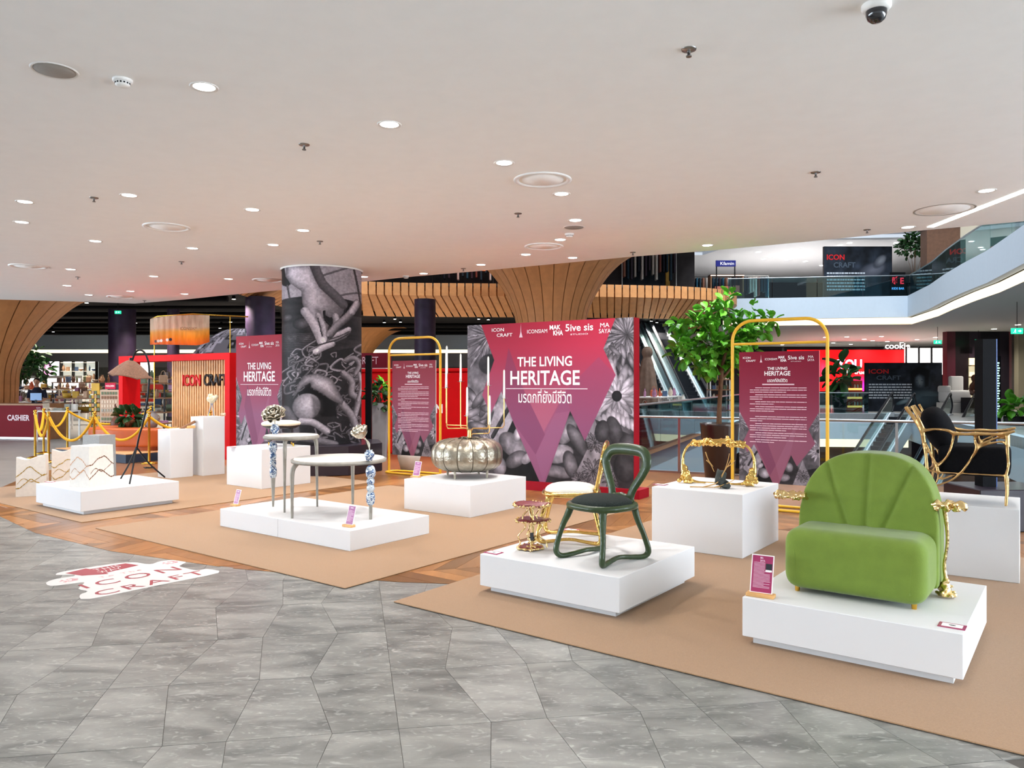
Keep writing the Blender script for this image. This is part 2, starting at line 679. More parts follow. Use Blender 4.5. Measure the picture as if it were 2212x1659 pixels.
def slate_nodes(m):
    nt = m.node_tree
    L = nt.links
    b = nt.nodes['Principled BSDF']
    tc = nt.nodes.new('ShaderNodeTexCoord')
    geo = nt.nodes.new('ShaderNodeNewGeometry')
    oi = nt.nodes.new('ShaderNodeObjectInfo')
    off = nt.nodes.new('ShaderNodeVectorMath')
    off.operation = 'MULTIPLY_ADD'
    cmb = nt.nodes.new('ShaderNodeCombineXYZ')
    for k in range(3):
        L.new(oi.outputs['Random'], cmb.inputs[k])
    off.inputs[1].default_value = (17, 31, 5)
    L.new(cmb.outputs[0], off.inputs[0])
    L.new(geo.outputs['Position'], off.inputs[2])
    mp = nt.nodes.new('ShaderNodeMapping')
    mp.inputs['Rotation'].default_value = (0, 0, 0.5)
    mp.inputs['Scale'].default_value = (1.0, 2.6, 1)
    L.new(off.outputs[0], mp.inputs['Vector'])
    n1 = nt.nodes.new('ShaderNodeTexNoise')
    n1.inputs['Scale'].default_value = 2.2
    n1.inputs['Detail'].default_value = 9
    n1.inputs['Distortion'].default_value = 0.8
    L.new(mp.outputs[0], n1.inputs['Vector'])
    r1 = nt.nodes.new('ShaderNodeValToRGB')
    r1.color_ramp.elements[0].position = 0.32
    r1.color_ramp.elements[0].color = S(97, 98, 96)
    r1.color_ramp.elements[1].position = 0.7
    r1.color_ramp.elements[1].color = S(150, 149, 144)
    L.new(n1.outputs['Fac'], r1.inputs['Fac'])
    n2 = nt.nodes.new('ShaderNodeTexNoise')
    n2.inputs['Scale'].default_value = 8
    n2.inputs['Detail'].default_value = 6
    n2.inputs['Distortion'].default_value = 2.5
    L.new(mp.outputs[0], n2.inputs['Vector'])
    r2 = nt.nodes.new('ShaderNodeValToRGB')
    r2.color_ramp.elements[0].position = 0.56
    r2.color_ramp.elements[0].color = (0, 0, 0, 1)
    r2.color_ramp.elements[1].position = 0.72
    r2.color_ramp.elements[1].color = (1, 1, 1, 1)
    L.new(n2.outputs['Fac'], r2.inputs['Fac'])
    mx = nt.nodes.new('ShaderNodeMix')
    mx.data_type = 'RGBA'
    mx.inputs[7].default_value = S(190, 189, 184)
    sc = nt.nodes.new('ShaderNodeMath')
    sc.operation = 'MULTIPLY'
    sc.inputs[1].default_value = 0.55
    L.new(r2.outputs['Color'], sc.inputs[0])
    L.new(sc.outputs[0], mx.inputs[0])
    L.new(r1.outputs['Color'], mx.inputs[6])
    mr = nt.nodes.new('ShaderNodeMapRange')
    mr.inputs['To Min'].default_value = 0.94
    mr.inputs['To Max'].default_value = 1.06
    L.new(oi.outputs['Random'], mr.inputs['Value'])
    vm = nt.nodes.new('ShaderNodeVectorMath')
    vm.operation = 'SCALE'
    L.new(mx.outputs[2], vm.inputs[0])
    L.new(mr.outputs[0], vm.inputs['Scale'])
    L.new(vm.outputs[0], b.inputs['Base Color'])


slate_nodes(SLATE)
GROUT = mat('dark_grout', S(84, 80, 76), 0.8)
OAK = mat('oak_parquet', S(142, 98, 58), 0.28, bump=0.05, bscale=30, var=0.22, vscale=9, island=0.42, stretch=(1, 0.12, 1))
OAKB = mat('oak_floor_far', S(132, 88, 56), 0.3, var=0.2, vscale=3, stretch=(1, 0.3, 1))
FELT = mat('tan_felt', S(154, 122, 92), 0.95, bump=0.35, bscale=260, var=0.10, vscale=120, sheen=0.15)

# ---- floors: the level we stand on, round the atrium void
C0 = (1.85, 14.25)
EDGE_L = [C0, (2.9, 16.9), (5.85, 23.8), (9.6, 32.6), (13.6, 42.0)]
EDGE_R = [(21.3, 41.0), (18.8, 33.2), (16.9, 27.1), (15.3, 22.8), (13.6, 16.0), (12.6, 9.2)]
fl = MB()
fl.prism([(-42, -6), (12.6, -6), (12.6, 9.2)] + EDGE_L + [(13.6, 66), (-42, 66)], -0.35, -0.004)
floor = struct(fl.build('floor', mat('slate_floor_plain', S(146, 145, 142), 0.35, var=0.12, vscale=2)))
MB().prism([(-9.5, 1.9), (6.0, 1.9), (6.0, 8.0), (-1.0, 11.2), (-9.5, 11.2)], -0.0042, -0.0038).build('grout_bed', GROUT, floor)
f2 = MB()
f2.prism([(13.6, 42.0), (21.3, 41.0), (44, 41), (44, 70), (13.6, 70)], -0.35, -0.002)
f2.prism([(12.6, -6), (44, -6), (44, 41)] + EDGE_R, -0.35, -0.003)
struct(f2.build('floor', mat('far_floor_stone', S(170, 168, 164), 0.3, var=0.1)))
fd = MB()
fd.prism([(-4, 8), (44, 8), (44, 70), (-4, 70)], -6.3, -6.0)
struct(fd.build('floor', mat('lower_floor_stone', S(70, 70, 72), 0.35, var=0.15)))
# lower level recess seen under the far fascia
lw = MB()
lw.box(5, 44, 47, 47.3, -6, -1.9)
struct(lw.build('wall_lower', mat('lower_shopfront', S(40, 34, 44), 0.6, var=0.4, vscale=0.8)))

# slate tiles: rows of sheared slabs, each its own piece
TD = Vector((-0.21, 1.0))
TC = Vector((1.0, 0.165))
ROW, WID, GAP = 0.70, 0.362, 0.0026
DC, DR = (1.2, 15.9), 9.95          # centre and radius of the round timber floor
nt_ = 0


def tile_pt(i, j):
    amp = {0: 0.0, 1: 0.065, 2: -0.03, 3: 0.065}[i % 4] * (1 if j % 2 == 0 else -1)
    o = Vector((-0.45, 3.173)) + TC * (WID * i + amp) + TD * (ROW * j) + TD * 0.36
    return o


for j in range(-3, 12):
    for i in range(-24, 12):
        q = [tile_pt(i, j), tile_pt(i + 1, j), tile_pt(i + 1, j + 1), tile_pt(i, j + 1)]
        c = sum(q, Vector((0, 0))) / 4
        if c.y < 2.3 or c.y > 11.5:
            continue
        if all((p - Vector(DC)).length < DR - 0.25 for p in q):
            continue
        px = 1106 + FPX * c.x / max(c.y, 0.5)
        if px < -250 or px > 2450:
            continue
        m = MB()
        ins = [p + (c - p).normalized() * GAP for p in q]
        m.prism([(p.x - c.x, p.y - c.y) for p in ins], -0.004, 0.0)
        m.build('slate_tile', SLATE, floor, (c.x, c.y, 0))
        nt_ += 1
print('tiles', nt_)

# round timber floor, herringbone strips laid on it
def clip_atrium(poly):
    # keep what lies on our side of the atrium edge
    def cut(poly, a, b):
        n = Vector((-(b[1] - a[1]), b[0] - a[0]))
        out = []
        for i in range(len(poly)):
            p, q = Vector(poly[i]), Vector(poly[(i + 1) % len(poly)])
            dp, dq = (p - Vector(a)).dot(n), (q - Vector(a)).dot(n)
            if dp >= 0:
                out.append(tuple(p))
            if (dp >= 0) != (dq >= 0):
                out.append(tuple(p + (q - p) * (dp / (dp - dq))))
        return out
    return cut


cutter = clip_atrium(None)
disc = [(DC[0] + DR * math.cos(a * PI / 60), DC[1] + DR * math.sin(a * PI / 60)) for a in range(120)]
td = MB()
pA = cutter(disc, (12.6, 9.2), C0)
pA = pA if sum(1 for p in pA if p[1] < 10) else cutter(disc, C0, (12.6, 9.2))
td.prism(pA, -0.003, 0.0008)
pB = cutter(cutter(disc, C0, (13.6, 42.0)), C0, (12.6, 9.2))
if pB and sum(p[0] for p in pB) / len(pB) > 2:
    pB = cutter(cutter(disc, (13.6, 42.0), C0), C0, (12.6, 9.2))
if len(pB) > 2:
    td.prism(pB, -0.003, 0.0008)
floor_t = struct(td.build('floor', OAKB))


def clip_disc(poly):
    out = [tuple(p) for p in poly]
    for k in range(40):
        a = 2 * PI * k / 40 + 0.02
        n = Vector((math.cos(a), math.sin(a)))
        if not any((Vector(p) - Vector(DC)).dot(n) > DR for p in out):
            continue
        res = []
        for i in range(len(out)):
            p, q = Vector(out[i]), Vector(out[(i + 1) % len(out)])
            dp, dq = DR - (p - Vector(DC)).dot(n), DR - (q - Vector(DC)).dot(n)
            if dp >= 0:
                res.append(tuple(p))
            if (dp >= 0) != (dq >= 0):
                res.append(tuple(p + (q - p) * (dp / (dp - dq))))
        out = res
        if len(out) < 3:
            return []
    return out


# chevron planks of the visible bands (between the carpets and along the curve)
PE1, PE2 = Vector((0.8, -0.6)), Vector((0.6, 0.8))
CARP = [((-4.95, 8.76), 4.14, 4.53), ((-1.302, 5.935), 4.12, 4.45), ((-0.867 + 4.1 * 0.8, 5.57 - 4.1 * 0.6), 4.1, 4.45)]


def on_carpet(p):
    for (cx, cy), w, l in CARP:
        d = Vector(p) - Vector((cx, cy))
        a, b = d.dot(-PE1), d.dot(PE2)
        if 0.12 < a < w - 0.12 and 0.12 < b < l - 0.12:
            return True
    return False


PLK = []
PW, PLN = 0.19, 0.70
e1 = Vector((math.cos(0.30), math.sin(0.30)))
e2 = Vector((-e1.y, e1.x))
for band in range(-16, 18):
    for k in range(-70, 71):
        sgn = 1 if band % 2 == 0 else -1
        o = Vector(DC) + e2 * (band * PLN) + e1 * (k * PW)
        sh = e1 * (PLN * 0.75 * sgn)
        o2 = o - (sh if sgn < 0 else Vector((0, 0)))
        g = 0.0018
        base = o + (Vector((0, 0)) if sgn > 0 else -sh)
        q = [base + e1 * g, base + e1 * (PW - g), base + e1 * (PW - g) + e2 * (PLN - g) + sh, base + e1 * g + e2 * (PLN - g) + sh]
        c = sum(q, Vector((0, 0))) / 4
        if c.y > 13.4 or (c - Vector(DC)).length > DR + 0.35:
            continue
        if all(on_carpet(p) for p in q + [c]):
            continue
        px = 1106 + FPX * c.x / c.y
        if px < -30 or px > 2260:
            continue
        # near bands and gaps only; hidden or far boards are left to the sheet below
        if c.x > 2.2 and c.y > 9.6:
            continue
        # beyond the balustrade
        if (c.x - C0[0]) * (12.6 - C0[0]) + 0 > 0 and c.y > C0[1] + (c.x - C0[0]) * (9.2 - C0[1]) / (12.6 - C0[0]) - 0.2:
            continue
        pl = clip_disc(q)
        if len(pl) < 3:
            continue
        PLK.append((c.length, c, pl))
PLK.sort(key=lambda q: q[0])
for _, c, pl in PLK[:298]:
    m = MB()
    m.prism([(p[0] - c.x, p[1] - c.y) for p in pl], 0.0008, 0.003)
    m.build('parquet_plank', OAK, floor_t, (c.x, c.y, 0))
rest = MB()
for _, c, pl in PLK[298:]:
    rest.prism(pl, 0.0008, 0.003)
if rest.v:
    rest.build('parquet_planks', OAK, floor_t, kind='stuff')
print('planks', len(PLK))

# carpets
CL = ['tan felt carpet under the black lamp and veined block plinths',
      'tan felt carpet under the low double plinth with two round tables',
      'tan felt carpet under the green chair and green armchair plinths']
for (c, w, l), lb in zip(CARP, CL):
    m = MB()
    m.rbox(-w, 0, 0, l, 0.003, 0.011, 0.003, 1)
    tag(m.build('carpet', FELT, None, (c[0], c[1], 0), RP), lb, 'carpet')

# ---- ceiling
EDGEPX = [(0, 647), (152, 651), (291, 655.7), (400, 647), (481, 638.5), (610, 626), (781, 609), (875, 599), (1040, 585),
          (1200, 570), (1360, 555), (1540, 541), (1780, 518.5), (1962, 500.5), (2212, 478)]
EDGE_C = [U(a, b, CEIL) for a, b in EDGEPX]
cl = MB()
cl.prism([(-24, -7), (-24, 19.0)] + EDGE_C + [(9.5, 8.6), (13, 5.5), (13, -7)], CEIL, CEIL + 0.6)
ceiling = struct(cl.build('ceiling', WHITE))
# glazing of the left daylight side, plus unseen glazing added on the right
MULL = mat('window_frame_grey', S(120, 122, 126), 0.4, 0.5)
WGL = glass_mat('window_glass', (0.96, 0.98, 1.0), 0.06)


def glazing(name, n, L, loc, rz):
    w = struct(MB().box(0, L, -0.05, 0.05, 0.0, 0.12).build(name, MULL, None, loc, rz))
    MB().box(0, L, -0.05, 0.05, CEIL - 0.12, CEIL).build('window_head', MULL, w)
    for k in range(n + 1):
        MB().box(L * k / n - 0.03, L * k / n + 0.03, -0.04, 0.04, 0.12, CEIL - 0.12).build('mullion', MULL, w)
        if k < n:
            MB().box(L * k / n + 0.03, L * (k + 1) / n - 0.03, -0.008, 0.008, 0.12, CEIL - 0.12).build('pane', WGL, w)


struct(MB().box(-24, 13, -7.3, -7, 0, CEIL).build('wall_behind', WHITE))
glazing('window_2', 11, 26.0, (-24, -7, 0), PI / 2)
glazing('added_glazing_right', 6, 12.5, (13, -7, 0), PI / 2)  # added to go with the right daylight; this side is open atrium

LAMPW = mat('lamp_white', (1, 0.97, 0.92, 1), 0.5, emit=14, ecol=(1, 0.96, 0.9, 1))
TRIMW = mat('lamp_trim_white', S(232, 230, 226), 0.4)
CHROME = mat('dull_chrome', S(150, 148, 146), 0.3, 1.0)
GREYP = mat('grey_grille', S(150, 145, 138), 0.6, bump=0.3, bscale=300)
# recessed strip of light
a0, a1 = U(2010, 490, CEIL), U(2212, 412, CEIL)
dv = (Vector(a1) - Vector(a0)).normalized()
strip = MB()
p0 = Vector(a0)
p1 = p0 + dv * 6.5
nn = Vector((-dv.y, dv.x)) * 0.045
strip.prism([tuple(p0 + nn), tuple(p0 - nn), tuple(p1 - nn), tuple(p1 + nn)], CEIL - 0.006, CEIL + 0.01)
tag(strip.build('ceiling_light_strip', LAMPW), 'long white light line let into the ceiling', 'light')
# recessed downlights
DL = [(441, 188), (841, 269), (1089, 352), (545, 453), (279, 422), (54, 436), (47, 480), (206, 521), (655, 498),
      (590, 529), (416, 536.5), (153, 582), (332, 597), (494, 602.6), (145, 617), (282, 629), (399, 635), (192, 637),
      (1213, 419), (1243, 476), (1210, 518), (1136, 550), (1237, 557), (1039, 572), (1528, 530), (2131, 412), (1961, 491),
      (786, 598), (915, 591)]
DLW = [U(a, b, CEIL) for a, b in DL]
root = thing('ceiling_downlight', 'round white recessed downlight glowing in the white ceiling', 'light', (*DLW[0], CEIL), 0, 'downlights of the white ceiling')
MB().lathe([(0.075, -0.001), (0.095, -0.006), (0.1, -0.002), (0.1, 0.006)], 20, cap=False).build('trim_ring', TRIMW, root)
MB().lathe([(0.0, -0.003), (0.05, -0.004), (0.076, -0.001)], 20, cap=False).build('lens', LAMPW, root)
for p in DLW[1:]:
    dup(root, (*p, CEIL))
# sprinkler heads
SP = [(657, 312), (203, 427), (691, 521), (392, 565), (168, 598), (1488, 106), (1762, 372), (1119, 461), (1001, 580), (1367, 545), (1873, 496), (312, 649)]
root = thing('sprinkler', 'small chrome sprinkler head hanging from the white ceiling', 'sprinkler', (*U(*SP[0], CEIL), CEIL), 0, 'sprinkler heads of the white ceiling')
MB().lathe([(0.048, 0), (0.045, -0.008), (0.012, -0.012)], 16).build('rosette', CHROME, root)
MB().lathe([(0.01, -0.01), (0.01, -0.04), (0.018, -0.043), (0.018, -0.05)], 10).build('head', CHROME, root)
for p in SP[1:]:
    dup(root, (*U(*p, CEIL), CEIL))
# round air diffusers
AV = [(360, 490), (60, 575), (578, 605), (260, 641), (1172, 388), (1175, 532)]
root = thing('air_diffuser', 'round white air diffuser ring set in the white ceiling', 'vent', (*U(*AV[0], CEIL), CEIL), 0, 'air diffusers of the white ceiling')
MB().lathe([(0.30, 0.002), (0.30, -0.012), (0.27, -0.016), (0.25, -0.004), (0.25, 0.002)], 32, cap=False).build('ring', TRIMW, root)
MB().lathe([(0.0, -0.004), (0.215, -0.008), (0.22, 0.002)], 32, cap=False).build('disc', WHITE, root)
for p in AV[1:]:
    dup(root, (*U(*p, CEIL), CEIL))
t = thing('access_panel', 'round hatch ring in the ceiling beside the light line', 'hatch', (*U(2040, 453, CEIL), CEIL))
MB().lathe([(0.34, 0.001), (0.335, -0.004), (0.32, -0.004), (0.315, 0.001)], 36, cap=False).build('ring', GREYP, t)
MB().lathe([(0.0, -0.003), (0.27, -0.003), (0.275, 0.001)], 36, cap=False).build('panel', WHITE, t)
for px, py, lb in ((118, 152, 'large grey perforated speaker grille flush in the ceiling'), (1240, 491, 'small grey speaker grille near the smoke detector between downlights')):
    t = thing('ceiling_speaker', lb, 'speaker', (*U(px, py, CEIL), CEIL))
    MB().lathe([(0.0, -0.006), (0.125, -0.006), (0.13, 0.001)], 28, cap=False).build('grille', GREYP, t)
    MB().lathe([(0.128, -0.002), (0.14, -0.008), (0.148, 0.001)], 28, cap=False).build('ring', TRIMW, t)
for px, py, lb in ((265, 172, 'white smoke detector dome beside the large speaker grille'), (1230, 505, 'white smoke detector beside the small speaker grille'),
                   (877, 596, 'white smoke detector near the ceiling edge by the timber mezzanine')):
    t = thing('smoke_detector', lb, 'detector', (*U(px, py, CEIL), CEIL))
    MB().lathe([(0.065, 0.001), (0.065, -0.015), (0.05, -0.02)], 20).build('base', TRIMW, t)
    MB().lathe([(0.05, -0.018), (0.048, -0.04), (0.03, -0.05), (0.0, -0.052)], 20).build('chamber', TRIMW, t)
    mm = MB()
    for k in range(14):
        a = 2 * PI * k / 14
        mm.box(0.046, 0.0505, -0.006, 0.006, -0.034, -0.024, MX(rz=a))
    mm.build('slots', mat('slot_black', S(20, 20, 20), 0.8), t)
cx, cy = U(1893, 10, CEIL)
t = thing('dome_camera', 'dark glass dome security camera on the white ceiling', 'camera', (cx, cy, CEIL))
MB().lathe([(0.078, 0.001), (0.078, -0.02), (0.068, -0.034), (0.056, -0.036)], 28).build('housing', TRIMW, t)
MB().lathe([(0.056, -0.034), (0.055, -0.06), (0.045, -0.085), (0.025, -0.1), (0.0, -0.105)], 28).build('dome', mat('smoked_dome', S(22, 22, 28), 0.06, coat=1), t)

# light of the downlights: the rows go on behind the camera
SPW = 150
for i, p in enumerate(DLW):
    spot_light('downlight_beam', (p[0], p[1], CEIL - 0.03), SPW, 2.3, 0.7)
for gx in (-5.5, -2.6, 0.3, 3.2, 6.1):
    for gy in (-4.5, -1.6, 1.3):
        spot_light('downlight_beam_offscreen', (gx + 0.4 * gy, gy, CEIL - 0.03), SPW, 2.3, 0.7)
# ---- near balustrade
RAILM = mat('brushed_steel_rail', S(176, 180, 184), 0.28, 1.0, var=0.05)
GLASS = glass_mat('balustrade_glass', (0.86, 0.95, 0.95), 0.10)
GLASSD = glass_mat('teal_glass', (0.50, 0.72, 0.76), 0.14)
A0, A1 = Vector((1.95, 14.18)), Vector((12.5, 9.27))
bd = (A1 - A0).normalized()
bn = Vector((bd.y, -bd.x))
t = thing('glass_balustrade', 'glass balustrade with steel rail along the atrium edge behind the exhibition', 'balustrade', (A0.x, A0.y, 0), math.atan2(bd.y, bd.x))
Lb = (A1 - A0).length
MB().tube([(0, 0, 1.0), (Lb, 0, 1.0)], 0.022, 10).build('rail', RAILM, t)
MB().box(0, Lb, -0.03, 0.03, 0, 0.03).build('base_channel', RAILM, t)
nb = 10
for k in range(nb + 1):
    x = Lb * k / nb
    MB().box(x - 0.02, x + 0.02, -0.012, 0.012, 0.03, 0.98).build('post', RAILM, t)
    if k < nb:
        MB().box(x + 0.03, x + Lb / nb - 0.03, -0.005, 0.005, 0.05, 0.96).build('pane', GLASS, t)


def ribbon(path, z0, z1, th=0.12, side=1):
    """upright band along a plan path"""
    P = [Vector(p) for p in path]
    N = []
    for i in range(len(P)):
        d = (P[min(i + 1, len(P) - 1)] - P[max(i - 1, 0)]).normalized()
        N.append(Vector((-d.y, d.x)) * side)
    m = MB()
    poly = [tuple(p) for p in P] + [tuple(P[i] + N[i] * th) for i in range(len(P) - 1, -1, -1)]
    m.prism(poly, z0, z1)
    return m


WARMCOVE = mat('warm_cove_light', (1.0, 0.86, 0.62, 1), 0.5, emit=1.5, ecol=(1.0, 0.84, 0.58, 1))
# edge fascias of our level round the void
struct(ribbon(EDGE_L, -1.4, 0.0, 0.3, 1).build('trim_1', COOLW))
struct(ribbon([(13.6, 42.0), (21.3, 41.0)], -1.4, 0.0, 0.3, 1).build('trim_2', COOLW))
struct(ribbon(EDGE_R, -1.4, 0.0, 0.3, 1).build('trim_3', COOLW))
struct(ribbon([(13.7, 42.3), (21.5, 41.3)], -1.85, -1.4, 0.3, 1).build('trim_4', WARMCOVE))
# upper level edge: white fascia, warm cove below
UPF = [(11.9, 42.4), (21.3, 41.0), (20.0, 36.5), (18.8, 33.2), (17.75, 30.0), (16.9, 27.1), (15.9, 24.4), (15.3, 22.8), (14.2, 18.5), (13.4, 14.0)]
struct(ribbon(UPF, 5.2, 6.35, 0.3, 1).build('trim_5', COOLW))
UPF2 = [(11.9, 42.9), (21.75, 41.45), (20.45, 36.5), (19.25, 33.2), (18.2, 30.0), (17.35, 27.1), (16.35, 24.4), (15.75, 22.8), (14.65, 18.5), (13.85, 14.0)]
struct(ribbon(UPF2, 4.86, 5.22, 0.12, 1).build('trim_6', WARMCOVE))
# soffit ceiling and upper floor / ceiling behind it
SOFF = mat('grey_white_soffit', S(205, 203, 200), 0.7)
so = MB()
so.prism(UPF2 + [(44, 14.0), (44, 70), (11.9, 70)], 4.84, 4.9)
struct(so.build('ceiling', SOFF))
uf = MB()
uf.prism([(p[0] + 0.3, p[1] + 0.3) for p in UPF] + [(44, 14.0), (44, 70), (11.9, 70)], 6.2, 6.34)
struct(uf.build('floor', mat('upper_floor_stone', S(170, 168, 166), 0.35, var=0.1)))
uc = MB()
uc.prism([(14.5, 46.5), (25.5, 45.5), (21.5, 28.0), (17.5, 14.0), (44, 14.0), (44, 70), (-40, 70), (-40, 52), (13, 52)], 10.4, 10.6)
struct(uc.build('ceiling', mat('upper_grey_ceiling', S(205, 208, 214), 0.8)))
wk = MB()
wk.box(-42, 44, 66, 66.3, -0.3, 10.6)
struct(wk.build('wall_back', DARK))
wl = MB()
wl.box(-42.3, -42, -6, 66, 0, 10.6)
struct(wl.build('wall_left', DARK))
wr2 = MB()
wr2.box(40, 40.3, 14, 66, -0.3, 10.6)
struct(wr2.build('wall_right', DARK))


def glass_run(path, z, h, label, step=2.2, mt=None, off=0.15):
    P = [Vector(p) for p in path]
    t = thing('glass_balustrade', label, 'balustrade', (0, 0, z))
    rail = MB()
    rail.tube([(p.x, p.y, h) for p in P], 0.03, 6)
    rail.build('rail', RAILM, t)
    for a, b in zip(P[:-1], P[1:]):
        n = max(1, round((b - a).length / step))
        d = (b - a).normalized()
        nn = Vector((-d.y, d.x)) * 0.012
        for k in range(n):
            p, q = a + (b - a) * (k / n) + d * 0.015, a + (b - a) * ((k + 1) / n) - d * 0.015
            m = MB()
            m.prism([tuple(p), tuple(q), tuple(q + nn), tuple(p + nn)], 0.02, h - 0.02)
            m.build('pane', mt or GLASSD, t)
    return t


glass_run([(p[0] - 0.12, p[1] + 0.1) for p in EDGE_L], 0, 1.12, 'long glass balustrade along the receding side of the atrium')
glass_run([(13.7, 42.15), (19.4, 41.45)], 0, 1.12, 'glass balustrade at the far end of the atrium on our level')
glass_run([(p[0] + 0.15, p[1] + 0.1) for p in UPF[:2]], 6.35, 1.12, 'teal glass balustrade along the far upper storey')
glass_run([(p[0] + 0.15, p[1] + 0.05) for p in UPF[1:]], 6.35, 1.12, 'curving glass balustrade along the right upper storey')

# ---- timber mezzanine edge with boarded soffit, black ceiling under it
TIMB = mat('timber_cladding', S(220, 154, 98), 0.5, bump=0.1, bscale=40, var=0.10, vscale=4, island=0.06)
MEZ = [(-8.5, 19.5), (-8.3, 22.0), (-8.2, 25.0), (-8.2, 29.0), (-8.0, 32.5), (-7.0, 35.0), (-4.8, 35.7), (-2.3, 35.9), (3.0, 36.2), (6.1, 36.6),
       (8.4, 37.1), (10.6, 38.3), (11.9, 40.3), (12.2, 43.0), (11.6, 46.0)]
MEZS = spline(MEZ, 8)
acc = [0.0]
for a, b in zip(MEZS[:-1], MEZS[1:]):
    acc.append(acc[-1] + math.hypot(b[0] - a[0], b[1] - a[1]))
TOT = acc[-1]


def mez(s):
    s = max(0.0, min(TOT, s))
    for i in range(len(acc) - 1):
        if acc[i + 1] >= s:
            f = (s - acc[i]) / max(1e-9, acc[i + 1] - acc[i])
            a, b = Vector(MEZS[i]), Vector(MEZS[i + 1])
            return a + (b - a) * f
    return Vector(MEZS[-1])


def mezn(s):
    d = (mez(s + 0.4) - mez(s - 0.4)).normalized()
    return Vector((-d.y, d.x))


t = thing('timber_mezzanine_edge', 'curved timber-boarded mezzanine edge with sloping soffit over the shops', 'mezzanine')
core = MB()
NC = 150
secs = []
for k in range(NC + 1):
    s = TOT * k / NC
    p, n = mez(s), mezn(s)
    q = p + n * 1.9
    p = p + n * 0.22
    secs += [(p.x, p.y, 6.33), (p.x, p.y, 5.97), (q.x, q.y, 5.17), (q.x, q.y, 6.33)]
fs = []
for k in range(NC):
    for r in range(4):
        r2 = (r + 1) % 4
        fs.append((4 * k + r, 4 * k + 4 + r, 4 * k + 4 + r2, 4 * k + r2))
core.add(secs, fs)
core.build('core', TIMB, t)
NB = 112
for k in range(NB):
    s0, s1 = TOT * k / NB + 0.03, TOT * (k + 1) / NB - 0.03
    a, b, na, nb_ = mez(s0), mez(s1), mezn(s0), mezn(s1)
    sl = 0.55                                   # the soffit boards run aslant
    c = mez(s0 + sl) + mezn(s0 + sl) * 1.9
    d = mez(s1 + sl) + mezn(s1 + sl) * 1.9
    m = MB()
    m.add([(a.x, a.y, 6.35), (b.x, b.y, 6.35), (b.x, b.y, 5.76), (a.x, a.y, 5.76), (d.x, d.y, 4.92), (c.x, c.y, 4.92),
           (a.x + na.x * .05, a.y + na.y * .05, 6.35), (b.x + nb_.x * .05, b.y + nb_.y * .05, 6.35)],
          [(3, 2, 1, 0), (5, 4, 2, 3), (0, 1, 7, 6)])
    m.build('board', TIMB, t)
bc = MB()
inner = [mez(TOT * k / 60) + mezn(TOT * k / 60) * 1.95 for k in range(61)]
bc.prism([(p.x, p.y) for p in inner] + [(11.6, 52), (-42, 52), (-42, 19.8)], 4.96, 5.1)
struct(bc.build('ceiling', BLACKC))
md = MB()
md.prism([tuple(mez(TOT * k / 60) + mezn(TOT * k / 60) * 0.1) for k in range(61)] + [(11.6, 52), (-42, 52), (-42, 19.8)], 6.2, 6.34)
struct(md.build('floor', mat('mezzanine_deck', S(80, 74, 70), 0.5)))
# white band and cove of the far side behind the shop
struct(MB().box(-42, 11, 52, 52.4, 3.95, 4.96).build('trim_7', COOLW))
struct(MB().box(-42, 11, 52.15, 52.3, 3.72, 3.96).build('trim_8', WARMCOVE))
struct(MB().box(-42, 11, 52.05, 52.4, 2.75, 3.72).build('trim_9', mat('grey_bulkhead', S(150, 146, 148), 0.6)))
struct(MB().box(-42, 12, 53.2, 53.5, -0.3, 2.9).build('wall_shop', mat('shop_back_wall', S(112, 108, 104), 0.7, var=0.1)))
# ================================================================== plinths
PLW = mat('plinth_white', S(217, 217, 218), 0.55, var=0.012, vscale=3, bump=0.02, bscale=90)


def plinth(c, w, l, h, label, recess=0.0, rz=RP, split=None, z0=0.011):
    """c: the corner nearest the viewer; w runs to its left side, l to its right side"""
    t = thing('plinth', label, 'plinth', (c[0], c[1], 0), rz)
    zb = 0.056 if recess else z0
    if split:
        a = MB()
        a.rbox(-split + 0.001, 0, 0, l, zb, h, 0.003, 1)
        a.build('box', PLW, t)
        a = MB()
        a.rbox(-w, -split - 0.001, 0, l, zb, h, 0.003, 1)
        a.build('box', PLW, t)
    else:
        a = MB()
        a.rbox(-w, 0, 0, l, zb, h, 0.003, 1)
        a.build('box', PLW, t)
    if recess:
        r = recess
        b = MB()
        b.box(-w + r, -r, r, l - r, z0, zb)
        b.build('recessed_base', PLW, t)
    return t


plinth((-5.205, 9.19), 1.27, 1.25, 0.30, 'low white plinth with recessed base under the black lamp', 0.06)
plinth((-1.534, 7.227), 2.17, 1.09, 0.205, 'low white plinth of two boxes under the round tables', split=1.12)
plinth((0.722, 5.12), 1.21, 1.24, 0.296, 'low white plinth with recessed base under the green and gilded chairs', 0.06)
plinth((-0.495, 9.045), 1.10, 1.13, 0.392, 'knee-high white plinth under the silver pumpkin candelabra')
plinth((2.096, 6.923), 0.907, 1.018, 0.593, 'white plinth under the gilded arch sculpture')
plinth((2.351, 3.968), 1.173, 1.204, 0.295, 'low white plinth with recessed base under the green velvet armchair', 0.05)
RL = math.atan2(-0.558, 0.83)
plinth((4.04, 6.06), 1.30, 0.80, 0.598, 'white plinth under the bronze lounge chair', rz=RL)
plinth((-5.745, 12.80), 0.40, 0.41, 0.83, 'waist-high slim white plinth holding a small wooden object')
plinth((-5.335, 13.15), 0.39, 0.416, 1.03, 'tallest slim white plinth holding the white flower sculpture')
plinth((-3.78, 11.50), 0.92, 0.908, 0.61, 'white plinth under the cream cushioned stool')

